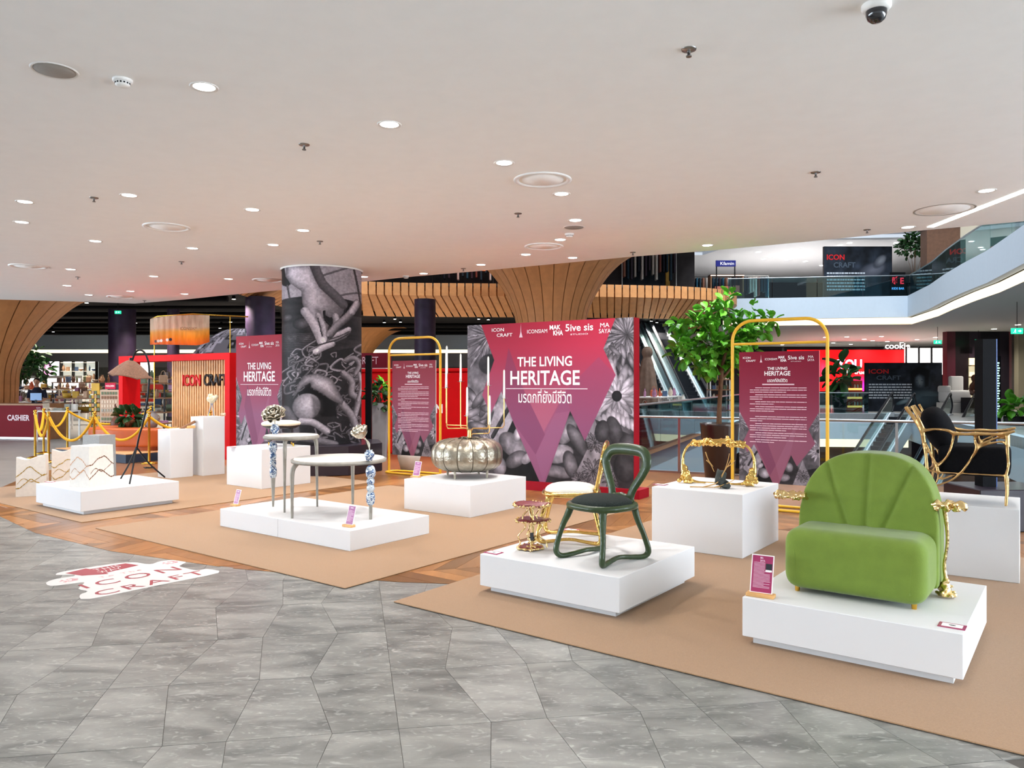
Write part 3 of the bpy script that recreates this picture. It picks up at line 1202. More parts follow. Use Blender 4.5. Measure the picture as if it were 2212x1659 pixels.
# ================================================================== small cards
CARD = mat('mauve_card', S(158, 96, 142), 0.35, var=0.05, coat=0.4)
CARDR = mat('crimson_card', S(158, 44, 92), 0.35, var=0.05, coat=0.4)
ACR = glass_mat('acrylic', (0.95, 0.95, 0.95), 0.15)
PINE = mat('pine_wood', S(214, 164, 104), 0.5, var=0.15, vscale=14, stretch=(1, 6, 1))
LINEW = mat('print_pale', S(226, 196, 214), 0.6)
CARDW = mat('print_white', S(244, 242, 240), 0.6)


def stand_card(loc, rz, w, h, label, m=None, pic=False):
    t = thing('info_card', label, 'sign', loc, rz)
    b = MB()
    b.rbox(-w * 0.62, w * 0.62, -0.03, 0.035, 0, 0.022, 0.003, 1)
    b.build('wooden_base', PINE, t)
    M = MX((0, 0.004, 0.018), rx=-0.28)
    b = MB()
    b.box(-w / 2, w / 2, 0, 0.004, 0, h, M)
    b.build('acrylic_board', CARDW, t)
    b = MB()
    b.box(-w / 2 + 0.006, w / 2 - 0.006, -0.0012, 0, 0.008, h - 0.006, M)
    pr = b.build('print', m or CARD, t)
    b = MB()
    r = random.Random(int(loc[0] * 100))
    z = h - 0.05
    if not pic:
        b.box(-w * 0.18, w * 0.18, -0.002, -0.0012, h - 0.028, h - 0.02, M)
    while z > 0.03:
        x1 = w * (0.12 if pic and z > h * 0.62 else r.choice((0.36, 0.36, 0.38, 0.1)))
        b.box(-w * 0.38, x1, -0.002, -0.0012, z, z + 0.0022, M)
        z -= 0.0075
    b.build('text_lines', LINEW, pr, kind='stuff')
    if pic:
        b = MB()
        b.box(w * 0.15, w * 0.43, -0.002, -0.0012, h * 0.62, h * 0.78, M)
        b.build('picture', mat('card_picture_dark', S(40, 40, 48), 0.5), pr)
        b = MB()
        b.box(w * 0.15, w * 0.43, -0.002, -0.0012, h * 0.57, h * 0.62, M)
        b.build('caption', CARDW, pr)
        lettering('brand_mark', 'MA\nSAYA', 0.03, 0.03, LINEW, pr, M @ UP(0, -0.002, h - 0.028), 0.02)
    return t


stand_card((*U(508, 1093, 0.205), 0.205), RP + 0.05, 0.085, 0.17, 'small mauve card on a wooden foot at the plinth corner beyond the tall table')
stand_card((*U(753, 1138, 0.205), 0.205), RP + 0.05, 0.10, 0.19, 'small mauve card on a wooden foot in front of the low round table')
stand_card((*U(898, 1031, 0.392), 0.392), RP + 0.05, 0.11, 0.19, 'small mauve card on a wooden foot beside the silver pumpkin')
stand_card((*U(1643, 1289, 0.295), 0.295), RP + 0.1, 0.135, 0.235, 'crimson card with a small picture on a wooden foot beside the green armchair', CARDR, True)


def flat_card(px, py, z, rz, label, w=0.13, d=0.09):
    x, y = U(px, py, z)
    t = thing('caption_card', label, 'sign', (x, y, z), rz)
    b = MB()
    b.box(-w / 2, w / 2, -d / 2, d / 2, 0, 0.004)
    b.build('card', CARDR, t)
    b = MB()
    b.box(-w * 0.38, w * 0.38, -d * 0.32, d * 0.36, 0.004, 0.0048)
    p = b.build('paper', CARDW, t)
    b = MB()
    b.ball((0, 0.005, 0.005), w * 0.14, d * 0.1, 0.0008, 10, 4)
    b.build('picture', mat('card_picture_dark', S(40, 40, 48), 0.5), p)
    return t


flat_card(1066, 1194, 0.296, RP, 'flat framed caption card on the corner of the green chair plinth')
flat_card(1427, 1047, 0.593, RP, 'flat framed caption card beside the gilded arch')
flat_card(2057, 1353, 0.295, RP, 'flat framed caption card in front of the green armchair')
flat_card(1233, 1145, 0.296, RP, 'flat caption card behind the gilded chair')
flat_card(108, 1041, 0.30, RP, 'flat caption card at the edge of the lamp plinth')
flat_card(501, 966, 0.61, RP, 'flat caption card at the edge of the stool plinth')
flat_card(352, 929, 0.83, RP, 'flat caption card on the waist-high slim plinth')
flat_card(440, 899, 1.03, RP, 'flat caption card at the foot of the white flower sculpture')

# ================================================================== veined blocks
CONC = mat('pale_cast_stone', S(226, 220, 212), 0.8, bump=0.2, bscale=160, var=0.05, vscale=30)
CONCB = mat('beige_cast_stone', S(214, 203, 192), 0.8, bump=0.2, bscale=160, var=0.05, vscale=30)
CONCG = mat('grey_terrazzo', S(150, 152, 152), 0.75, bump=0.2, bscale=200, var=0.16, vscale=90)
GOLDL = mat('gold_leaf', S(196, 158, 62), 0.35, 0.9, bump=0.3, bscale=120)
BRONZEL = mat('copper_leaf', S(140, 98, 66), 0.4, 0.9, bump=0.3, bscale=120)


def veined_block(loc, rz, w, d, h, label, m, vm, layers=False, top='flat', veins=True, seed=1, ledge=False):
    t = thing('stone_block', label, 'stool', loc, rz)
    r = random.Random(seed)
    tp = 0.94

    def fn(u, v):
        a = u * 4 % 4
        e = int(a)
        f = a - e
        k = 1 - (1 - tp) * v
        cs = [(-1, -1), (1, -1), (1, 1), (-1, 1)]
        p0, p1 = cs[e], cs[(e + 1) % 4]
        x, y = p0[0] + (p1[0] - p0[0]) * f, p0[1] + (p1[1] - p0[1]) * f
        x, y = x * w / 2 * k, y * d / 2 * k
        z = v * h
        return (x, y, z)
    b = MB()
    if top == 'flat':
        cs = [(-w / 2, -d / 2), (w / 2, -d / 2), (w / 2, d / 2), (-w / 2, d / 2)]
        vs = [(x, y, 0) for x, y in cs] + [(x * tp, y * tp, h) for x, y in cs]
        b.add(vs, [(3, 2, 1, 0), (4, 5, 6, 7), (0, 1, 5, 4), (1, 2, 6, 5), (2, 3, 7, 6), (3, 0, 4, 7)])
        b.build('body', m, t)
    else:
        # layered slabs with a hollowed seat
        for q, (y0, y1, k) in enumerate(((-0.5, -0.18, 1.0), (-0.18, 0.15, 0.98), (0.15, 0.5, 0.96))):
            s = MB()
            n = 16
            pts = []
            for i in range(n + 1):
                x = -w / 2 + w * i / n
                dip = 0.05 * math.cos(PI * (i / n - 0.35)) ** 2 + 0.012 * q
                pts.append((x * 0.96, h - dip + (0.03 if i > n - 2 else 0)))
            poly = [(-w / 2 * (1 + 0.02 * q), 0), (w / 2, 0)] + pts[::-1]
            Mq = Matrix.Rotation(PI / 2, 4, 'X')
            s.prism(poly, -(y1 * d) + 0.002, -(y0 * d) - 0.002, Mq)
            s.build('slab', m, t)
    if veins:
        def vein(face, pts, wd):
            s = MB()
            q = spline(pts, 6)
            for i in range(len(q) - 1):
                pass
            vs, fs = [], []
            for i, p in enumerate(q):
                dx = (q[min(i + 1, len(q) - 1)][0] - q[max(i - 1, 0)][0])
                dz = (q[min(i + 1, len(q) - 1)][1] - q[max(i - 1, 0)][1])
                L = math.hypot(dx, dz) or 1
                ww = wd * (0.45 + 0.9 * abs(math.sin(i * 0.7 + seed)))
                for sg in (-1, 1):
                    a, z = p[0] - dz / L * ww * sg, p[1] + dx / L * ww * sg
                    k = 1 - (1 - tp) * z / h if top == 'flat' else 1
                    if face == 'f':
                        vs.append((a * w / 2 * k, -d / 2 * k - 0.0015, z))
                    elif face == 'r':
                        vs.append((w / 2 * k + 0.0015, a * d / 2 * k, z))
                    else:
                        vs.append((-w / 2 * k - 0.0015, -a * d / 2 * k, z))
            for i in range(len(q) - 1):
                fs.append((2 * i, 2 * i + 2, 2 * i + 3, 2 * i + 1))
            s.add(vs, fs)
            s.build('vein', vm, t)
        for face in 'flr':
            for lev in (0.30, 0.62):
                pts = []
                ph = r.uniform(0, 2)
                for i in range(9):
                    a = -1 + 2 * i / 8
                    pts.append((a, h * (lev + 0.11 * math.sin(a * 3.2 + ph) + r.uniform(-0.03, 0.03))))
                vein(face, pts, 0.006)
            vein(face, [(-0.9, h * 0.32), (-0.5, h * 0.45), (0.0, h * 0.36), (0.4, h * 0.43), (0.9, h * 0.55)], 0.004)
    return t


R20 = math.atan2(-0.34, 0.94)


def from_corner(c, w, d, rz):
    e1, e2 = Vector((math.cos(rz), math.sin(rz))), Vector((-math.sin(rz), math.cos(rz)))
    p = Vector(c) - e1 * (w / 2) + e2 * (d / 2)
    return p.x, p.y


x, y = from_corner((-5.30, 9.54), 0.33, 0.38, R20)
veined_block((x, y, 0.30), R20, 0.33, 0.38, 0.515, 'tapered pale stone block with copper veins on the lamp plinth', CONC, BRONZEL, seed=3)
x, y = from_corner((-6.77, 12.49), 0.37, 0.33, R20)
veined_block((x, y, 0.011), R20, 0.38, 0.34, 0.74, 'plain grey terrazzo block behind the pale veined block', CONCG, GOLDL, veins=False)
R34 = math.atan2(0.45, 0.89)
veined_block((-6.99 + 0.08, 10.98, 0.011), R34, 0.37, 0.44, 0.565, 'white layered stone stool with gold veins and hollowed top', CONC, GOLDL, top='hollow', seed=5)
veined_block((-7.1, 12.15, 0.011), R34, 0.40, 0.44, 0.575, 'beige layered stone stool with gold veins between the white stool and the plinth', CONCB, GOLDL, top='hollow', seed=8)

# ================================================================== black lamp
BLKM = mat('black_metal', S(26, 27, 30), 0.4, 0.6)
LEAF = mat('woven_brown_leaf', S(104, 74, 58), 0.85, bump=0.6, bscale=70, var=0.3, vscale=60)
t = thing('floor_lamp', 'black arched tripod lamp with a brown woven leaf shade', 'lamp', (-5.08, 10.15, 0.30))
K = Vector((-5.08, 10.15, 0.30))
hub = D(295, 969, 10.18) - K
feet = [Vector((*U(261, 1034.7, 0.3), 0.3)) - K, Vector((*U(280, 1046, 0.3), 0.3)) - K, Vector((*U(356, 1032, 0.3), 0.3)) - K]
for f in feet:
    f.z += 0.008
    mid = (hub + f) / 2 + Vector((f.x, f.y, 0)) * -0.06
    MB().tube(spline([tuple(hub + Vector((0, 0, 0.02))), tuple(mid), tuple(f)], 5), 0.011, 8).build('leg', BLKM, t)
stem = [D(a, b, 10.18) - K for a, b in ((295, 972), (300, 945), (311, 905), (319, 860), (322.5, 815), (321, 785), (313, 763), (302.5, 756), (292, 762), (286, 778))]
MB().tube(spline([tuple(p) for p in stem], 5), 0.013, 8).build('stem', BLKM, t)
c = D(283.5, 781, 10.18) - K
MB().cyl(c.x, c.y, c.z - 0.02, c.z + 0.05, 0.024, n=12).build('socket', BLKM, t)
sh = MB()


def shade(u, v):
    a = 2 * PI * u
    q = 0.5 + 0.5 * abs(math.cos(2.5 * a + 0.6)) ** 0.7
    rr = (0.03 + 0.235 * v ** 0.85) * (0.86 + 0.14 * q)
    z = -0.24 * v ** 1.05 * (0.85 + 0.25 * (1 - q)) + 0.01
    x, yy = rr * math.cos(a) * 1.05, rr * math.sin(a)
    z -= 0.14 * x
    return (c.x + x, c.y + yy, c.z + z)


sh.grid(shade, 60, 12, cu=True)
shd = sh.build('shade', LEAF, t)
sm = shd.modifiers.new('s', 'SOLIDIFY')
sm.thickness = 0.006
cc = MB()
gx, gy = Vector((*U(322, 1012, 0.011), 0)).xy
tag(MB().tube([(gx + 0.09 * math.cos(a * 0.7) * (1 + 0.15 * math.sin(a)), gy + 0.06 * math.sin(a * 0.7), 0.02 + 0.004 * (a % 5)) for a in range(30)], 0.006, 6).build('power_cable', BLKM),
    'coiled black cable on the floor behind the lamp plinth', 'cable')

# ================================================================== two tables with porcelain legs
PEWT = mat('pewter_grey_metal', S(146, 141, 132), 0.55, 0.3, bump=0.25, bscale=60, var=0.12, vscale=20)
TTOP = mat('pale_stone_top', S(236, 231, 222), 0.25, var=0.05, vscale=9)
CHINA = mat('blue_white_porcelain', S(222, 228, 232), 0.15, coat=0.8)


def china_nodes(m):
    nt = m.node_tree
    L = nt.links
    b = nt.nodes['Principled BSDF']
    tc = nt.nodes.new('ShaderNodeTexCoord')
    n = nt.nodes.new('ShaderNodeTexNoise')
    n.inputs['Scale'].default_value = 26
    n.inputs['Detail'].default_value = 3
    n.inputs['Distortion'].default_value = 2.0
    L.new(tc.outputs['Object'], n.inputs['Vector'])
    r = nt.nodes.new('ShaderNodeValToRGB')
    r.color_ramp.elements[0].position = 0.44
    r.color_ramp.elements[0].color = S(46, 78, 124)
    r.color_ramp.elements[1].position = 0.53
    r.color_ramp.elements[1].color = S(196, 206, 212)
    L.new(n.outputs['Fac'], r.inputs['Fac'])
    L.new(r.outputs['Color'], b.inputs['Base Color'])


china_nodes(CHINA)
SILV = mat('crumpled_silver', S(196, 188, 172), 0.3, 1.0, bump=0.2, bscale=40)


def petal_mesh(L, W, cup, curl):
    b = MB()

    def fn(u, v):
        s = (u - 0.5) * 2
        wv = W * math.sin(PI * min(1, 0.12 + 0.8 * v)) ** 0.6
        x = s * wv
        yv = L * v - 0.10 * L * s * s * v
        z = cup * s * s * W + curl * L * v * v + 0.05 * L * math.sin(3 * s + 6 * v) * v
        return (x, yv, z)
    b.grid(fn, 6, 6)
    return b


def flower(t, c, R, material, tilt=0.0, rz=0.0, rings=((8, 1.0, 0.25), (7, 0.8, 0.9), (6, 0.6, 1.6), (4, 0.42, 2.4))):
    """open bloom of separate petals round the point c of thing t"""
    A = Matrix.Translation(c) @ Matrix.Rotation(rz, 4, 'Z') @ Matrix.Rotation(tilt, 4, 'X')
    for n, k, curl in rings:
        me = None
        for i in range(n):
            if me is None:
                b = petal_mesh(R * k, R * k * 0.48, 0.35, curl * 0.45)
                o = b.build('petal', material, t)
                s = o.modifiers.new('s', 'SOLIDIFY')
                s.thickness = 0.003
                me = o
            else:
                o2 = me.copy()
                COL.objects.link(o2)
                o2.parent = t
                o = o2
            o.matrix_local = A @ Matrix.Rotation(2 * PI * (i + 0.4 * k) / n, 4, 'Z') @ Matrix.Rotation(0.15 + 0.22 * curl, 4, 'X')


def china_stack(spec, bot, seed=0):
    """profile of stacked beads, (height, radius) from the foot upwards"""
    prof = []
    z = bot
    for h, r, neck in spec:
        for i in range(9):
            a = i / 8
            prof.append((neck + (r - neck) * math.sin(PI * a) ** 0.6, z + h * a))
        z += h
    return prof, z


def leg_taper(b, p0, p1, r0, r1, elbow=None):
    b.tube([p0, p1], [r0, r1], 10)


# tall round table
z0 = 0.205
TA = Vector((-2.47, 8.53, z0))
t = thing('side_table', 'tall small round table with one blue and white porcelain leg', 'table', TA)
H = 0.825
MB().lathe([(0.0, H - 0.045), (0.27, H - 0.045), (0.305, H - 0.035), (0.305, H - 0.012), (0.29, H)], 40, cap=False).build('table_top', PEWT, t)
MB().lathe([(0.29, H - 0.001), (0.285, H + 0.004), (0.0, H + 0.004)], 40, cap=False).build('top_inlay', TTOP, t)
f1 = Vector((*U(614.6, 1107, z0), z0)) - TA
f2_ = Vector((*U(685.4, 1094.4, z0), z0)) - TA
f3 = Vector((*U(590, 1094.4, z0), z0)) - TA
for f in (f1, f2_):
    MB().tube(spline([(f.x, f.y, 0), (f.x * 0.98, f.y * 0.98, 0.45), (f.x * 0.96, f.y * 0.96, 0.72), (f.x * 0.86, f.y * 0.86, H - 0.03)], 5), [0.011 + 0.018 * i / 15 for i in range(16)], 10).build('leg', PEWT, t)
l3 = MB().tube([(f3.x, f3.y, 0), (f3.x, f3.y, 0.33)], [0.012, 0.026], 10).build('leg', PEWT, t)
prof, zt = china_stack([(0.13, 0.042, 0.028), (0.075, 0.036, 0.024), (0.075, 0.036, 0.024), (0.13, 0.046, 0.024)], 0.33)
MB().lathe(prof, 20, (f3.x, f3.y, 0)).build('porcelain_beads', CHINA, l3)
vs = thing('bud_vase', 'small blue porcelain vase with a silver peony on the tall table', 'vase', (TA.x + f3.x * 0.9, TA.y + f3.y * 0.9, z0 + H + 0.004))
MB().lathe([(0.028, 0), (0.045, 0.03), (0.05, 0.06), (0.042, 0.09), (0.03, 0.1), (0.034, 0.112)], 20).build('body', CHINA, vs)
flower(vs, (0, -0.02, 0.20), 0.145, SILV, tilt=0.75, rings=((9, 1.0, 0.2), (8, 0.86, 0.8), (7, 0.68, 1.4), (6, 0.5, 2.0), (4, 0.34, 2.6)))
MB().tube([(0, 0, 0.1), (0, -0.01, 0.2)], 0.008, 6).build('stem', SILV, vs)
# low wide table
TB = Vector((-1.86, 8.2, z0))
t = thing('coffee_table', 'low wide round table with one blue and white porcelain leg', 'table', TB, 0)
H = 0.6
MB().lathe([(0.0, H - 0.045), (0.44, H - 0.045), (0.5, H - 0.038), (0.505, H - 0.012), (0.48, H)], 56, cap=False).build('table_top', PEWT, t)
MB().lathe([(0.48, H - 0.001), (0.475, H + 0.004), (0.0, H + 0.004)], 56, cap=False).build('top_inlay', TTOP, t)
g1 = Vector((*U(631, 1119.7, z0), z0)) - TB
g2 = Vector((*U(762, 1089, z0), z0)) - TB
g3 = Vector((*U(800.6, 1121.8, z0), z0)) - TB
for f in (g1, g2):
    MB().tube(spline([(f.x, f.y, 0), (f.x, f.y, 0.3), (f.x * 0.99, f.y * 0.99, 0.49), (f.x * 0.9, f.y * 0.9, H - 0.03)], 5), [0.014 + 0.016 * i / 15 for i in range(16)], 10).build('leg', PEWT, t)
l3 = MB().tube([(g3.x, g3.y, 0), (g3.x, g3.y, 0.15)], [0.016, 0.02], 10).build('leg', PEWT, t)
prof, zt = china_stack([(0.14, 0.047, 0.028), (0.07, 0.042, 0.03), (0.06, 0.042, 0.03), (0.135, 0.052, 0.024)], 0.15)
MB().lathe(prof, 20, (g3.x, g3.y, 0)).build('porcelain_beads', CHINA, l3)
vs = thing('bud_vase', 'small blue porcelain vase with a nodding silver rose on the low table', 'vase', (TB.x + g3.x * 0.96, TB.y + g3.y * 0.96, z0 + H + 0.004))
MB().lathe([(0.03, 0), (0.042, 0.03), (0.054, 0.06), (0.05, 0.085), (0.03, 0.1), (0.036, 0.112)], 20).build('body', CHINA, vs)
for k in range(3):
    MB().tube(spline([(0.004 * k, 0, 0.1), (0.0 - 0.01 * k, 0, 0.18), (-0.06 + 0.01 * k, -0.01, 0.235)], 5), 0.005, 6).build('stem', SILV, vs)
flower(vs, (-0.06, -0.015, 0.235), 0.125, SILV, tilt=0.55, rz=-0.9, rings=((6, 1.0, 1.1), (6, 0.9, 1.7), (5, 0.72, 2.2), (4, 0.5, 2.6)))

# ================================================================== cushioned stool
CREAM = mat('cream_fabric', S(228, 218, 192), 0.9, bump=0.2, bscale=220, sheen=0.2)
WENGE = mat('dark_stained_wood', S(44, 38, 40), 0.4)
BRASS = mat('brass', S(214, 168, 70), 0.22, 1.0)
sx, sy = U(592, 966, 0.61)
t = thing('stool', 'round stool with cream cushion and dark splayed brass-tipped legs', 'stool', (-3.68, 12.14, 0.61))
MB().ball((0, 0, 0.36), 0.295, 0.295, 0.055, 32, 12, e=0.8).build('cushion', CREAM, t)
MB().lathe([(0.0, 0.285), (0.22, 0.285), (0.285, 0.32), (0.285, 0.345)], 36, cap=False).build('seat_frame', WENGE, t)
for k in range(4):
    a = PI / 4 + k * PI / 2 + 0.35
    cx, cy = math.cos(a), math.sin(a)
    l = MB().tube([(cx * 0.2, cy * 0.2, 0.31), (cx * 0.245, cy * 0.245, 0.05)], [0.03, 0.016], 10).build('leg', WENGE, t)
    MB().tube([(cx * 0.2445, cy * 0.2445, 0.055), (cx * 0.25, cy * 0.25, 0.006)], [0.0165, 0.014], 10).build('brass_tip', BRASS, l)

# ================================================================== silver pumpkin candelabra
HAMM = mat('hammered_pewter', S(158, 151, 136), 0.32, 0.9, bump=1.0, bscale=26, var=0.15, vscale=25)
RIBM = mat('dark_pewter_rib', S(96, 88, 76), 0.4, 0.85)
PG = Vector((-0.585, 9.93, 0.392))
t = thing('candelabra', 'silver pumpkin candelabra with tall white candles on brass arms', 'candelabra', PG)
body = MB()
NS = 14


def pump(u, v):
    a = 2 * PI * u
    b = -PI / 2 + PI * v
    lob = 1 - 0.055 * (1 - abs(math.sin(NS / 2 * a)) ** 0.6)
    cz = math.copysign(abs(math.sin(b)) ** 0.75, math.sin(b))
    rr = 0.47 * abs(math.cos(b)) ** 0.55 * lob
    return (rr * math.cos(a), rr * math.sin(a), 0.29 + 0.215 * cz - 0.02 * math.exp(-rr * rr * 40))


body.grid(pump, NS * 8, 24, cu=True)
bo = body.build('pumpkin_body', HAMM, t)
for k in range(NS):
    a = 2 * PI * k / NS
    pts = [pump(k / NS, v / 20) for v in range(2, 19)]
    MB().tube([(p[0] * 1.004, p[1] * 1.004, p[2]) for p in pts], 0.006, 6).build('rib', RIBM, bo)
for k in range(4):
    a = PI / 4 + k * PI / 2 + 0.3
    MB().cyl(0.3 * math.cos(a), 0.3 * math.sin(a), 0, 0.13, 0.014, 0.018, 10).build('foot', HAMM, t)
BR2 = mat('pale_brass', S(222, 178, 110), 0.3, 0.9)
CANDLE = mat('ivory_wax', S(240, 234, 220), 0.45, spec=0.4)
stemtop = Vector((0.03, 0, 0.51))
MB().cyl(0.03, 0, 0.49, 0.62, 0.03, 0.022, 10).build('stem', BR2, t)
CD = [((965, 808), 747, 10.05, -0.02, 0), ((964, 838.7), 760, 9.85, 0.03, 1), ((995, 825.3), 764, 10.1, 0.0, 0), ((1009, 899.5), 836, 9.75, 0.02, 1),
      ((1054.7, 833.7), 770, 9.95, -0.02, 0), ((1057.7, 918.5), 854, 9.8, 0.03, 1), ((1088.9, 861.5), 798.7, 9.95, 0.02, 0)]
lf = MB()
for (dx, dy), tp, yy, off, k in CD:
    p = D(dx, dy, yy) - PG
    top = D(dx, tp, yy) - PG
    zl = 0.58 + (0.035 * k) + 0.05 * (p.z > 0.8)
    if p.z < 0.75:
        zl = 0.56
    s = 0.02 * (1 if p.x > 0 else -1)
    pts = [(0.03 + s, 0, 0.5), (0.03 + s * 1.2, p.y * 0.1, zl - 0.02), (0.03 + s * 2.2, p.y * 0.15, zl), (p.x * 0.95, p.y * 0.95, zl + off * 0.4), (p.x, p.y, zl + 0.03 + off * 0.4), (p.x, p.y, p.z)]
    # straight runs with tight bends
    q = [pts[0], pts[1], pts[2], tuple(Vector(pts[2]) * 0.3 + Vector(pts[3]) * 0.7), pts[3], pts[4], tuple((Vector(pts[4]) + Vector(pts[5])) / 2), pts[5]]
    arm = MB().tube(q, 0.0075, 6).build('arm', BR2, t)
    ds = MB()
    for i in range(9):
        a = 2 * PI * i / 9 + dx
        ca, sa = math.cos(a), math.sin(a)
        w = 0.014
        ds.add([(p.x, p.y, p.z), (p.x + ca * 0.03 - sa * w, p.y + sa * 0.03 + ca * w, p.z + 0.004), (p.x + ca * 0.058, p.y + sa * 0.058, p.z + 0.012), (p.x + ca * 0.03 + sa * w, p.y + sa * 0.03 - ca * w, p.z + 0.004)], [(0, 1, 2, 3)])
    ds.build('petal_dish', RIBM, arm)
    MB().cyl(p.x, p.y, p.z, p.z + 0.045, 0.017, 0.016, 12).build('candle_cup', SILV, arm)
    cd = MB().lathe([(0.0145, p.z + 0.04), (0.0115, top.z - 0.02), (0.005, top.z)], 12, (p.x, p.y, 0)).build('candle', CANDLE, t)
lv = MB()
for i in range(10):
    a = 2 * PI * i / 10
    lv.tube(spline([(0.03 + 0.03 * math.cos(a), 0.03 * math.sin(a), 0.5), (0.03 + 0.1 * math.cos(a), 0.1 * math.sin(a), 0.512), (0.03 + 0.15 * math.cos(a + 0.3), 0.15 * math.sin(a + 0.3), 0.495)], 4), 0.01, 6)
lv.build('leaf_collar', RIBM, t)
# ================================================================== loop-back chairs
GREENL = mat('green_lacquer', S(46, 64, 32), 0.38, bump=0.12, bscale=50, var=0.18, vscale=12, coat=0.3)
GOLD = mat('polished_gold', S(218, 180, 102), 0.18, 1.0, bump=0.5, bscale=22)
GREENF = mat('dark_green_boucle', S(38, 44, 41), 0.95, bump=0.7, bscale=140, var=0.3, vscale=120)
IVORYF = mat('ivory_boucle', S(240, 234, 220), 0.95, bump=0.6, bscale=140, var=0.06, vscale=120)


def loop_chair(label, loc, fwd, frame, fabric, k=1.0, thin=0.0):
    """local: y forward (front), x to the sitter's right; fwd: world direction of the front"""
    t = thing('chair', label, 'chair', loc, math.atan2(fwd[1], fwd[0]) - PI / 2)
    b = MB()
    sh = 0.40
    r = 0.0235 - thin
    # legs: bowed outwards, each side joined by a sled stretcher on the ground
    for s in (-1, 1):
        fl_ = [(s * 0.158, 0.165, sh + 0.0, r + 0.006), (s * 0.176, 0.185, 0.33, r + 0.004), (s * 0.198, 0.21, 0.26, r), (s * 0.222, 0.235, 0.16, r - 0.002), (s * 0.232, 0.255, 0.06, r), (s * 0.212, 0.225, 0.018, r - 0.002)]
        st = [(s * 0.185, 0.13, 0.022, r - 0.004), (s * 0.165, 0.0, 0.035, r - 0.005), (s * 0.185, -0.13, 0.022, r - 0.004)]
        rl = [(s * 0.212, -0.23, 0.018, r - 0.002), (s * 0.228, -0.26, 0.06, r), (s * 0.205, -0.232, 0.18, r - 0.001), (s * 0.17, -0.2, 0.3, r + 0.002), (s * 0.15, -0.185, sh, r + 0.006)]
        stube(b, fl_ + st + rl, 5, 10)
    # seat ring
    ring = []
    for i in range(24):
        a = 2 * PI * i / 24
        e = 0.75
        x = math.copysign(abs(math.cos(a)) ** e, math.cos(a)) * 0.225
        y = math.copysign(abs(math.sin(a)) ** e, math.sin(a)) * 0.225
        ring.append((x, y, sh, 0.025 - thin))
    stube(b, ring, 2, 10, True)
    # loop back: wide band at the top, tapering to the seat
    bk = [(-0.085, -0.205, sh, 0.026), (-0.105, -0.222, 0.50, 0.024), (-0.175, -0.25, 0.62, 0.026), (-0.205, -0.268, 0.71, 0.030), (-0.155, -0.285, 0.785, 0.034),
          (0.0, -0.292, 0.80, 0.036), (0.155, -0.285, 0.785, 0.034), (0.205, -0.268, 0.71, 0.030), (0.175, -0.25, 0.62, 0.026), (0.105, -0.222, 0.50, 0.024), (0.085, -0.205, sh, 0.026)]
    b2 = MB()
    stube(b2, [(p[0], p[1], p[2], p[3] + 0.011 - thin * 2.5) for p in bk], 6, 10)
    # thinner front to back than wide
    for i, v in enumerate(b2.v):
        yc = -0.205 - 0.087 * min(1, max(0, (v[2] - sh) / 0.4))
        b2.v[i] = (v[0], yc + (v[1] - yc) * 0.62, v[2])
    b.add(b2.v, b2.f)
    b.tube([(-0.11, -0.21, sh + 0.03), (0.0, -0.215, sh + 0.055), (0.11, -0.21, sh + 0.03)], 0.024 - thin, 8)
    b.soft('frame', frame, t, 0.0075, 3)
    c = MB()
    c.ball((0, 0.005, sh + 0.018), 0.215, 0.215, 0.062, 36, 14, e=0.85)
    c.build('cushion', fabric, t)
    return t


loop_chair('dark green lacquered chair with an open loop back and charcoal cushion', (0.675, 5.70, 0.296), (-0.757, -0.653), GREENL, GREENF)
loop_chair('gilded loop back chair with a plump ivory cushion behind the green chair', (0.50, 6.385, 0.296), (-0.98, 0.18), GOLD, IVORYF, thin=0.004)

# ================================================================== gilded side table with red plates
REDG = mat('crimson_resin', S(122, 40, 46), 0.3, bump=0.5, bscale=60, var=0.3, vscale=30, coat=0.5)
G2 = mat('pale_gold', S(232, 202, 142), 0.18, 1.0, bump=0.5, bscale=30)
SX, SY = 0.155, 6.02
t = thing('accent_table', 'small gilded twig table with three crimson plates beside the gilded chair', 'table', (SX, SY, 0.296))


def wavy_plate(r, z, th, seed):
    b = MB()
    n = 40
    rad = [r * (1 + 0.07 * math.sin(5 * 2 * PI * i / n + seed) + 0.04 * math.sin(9 * 2 * PI * i / n)) for i in range(n)]
    pr = [(0.0, z + th), (0.8, z + th), (1.0, z + th * 0.4), (0.97, z), (0.0, z - 0.002)]

    def fn(u, v):
        j = min(4, int(round(v * 4)))
        i = int(round(u * n)) % n
        q, zz = pr[j]
        a = 2 * PI * i / n
        return (rad[i] * q * math.cos(a), rad[i] * q * math.sin(a), zz + 0.006 * math.sin(3 * a + seed) * q)
    b.grid(fn, n, 4, cu=True)
    return b


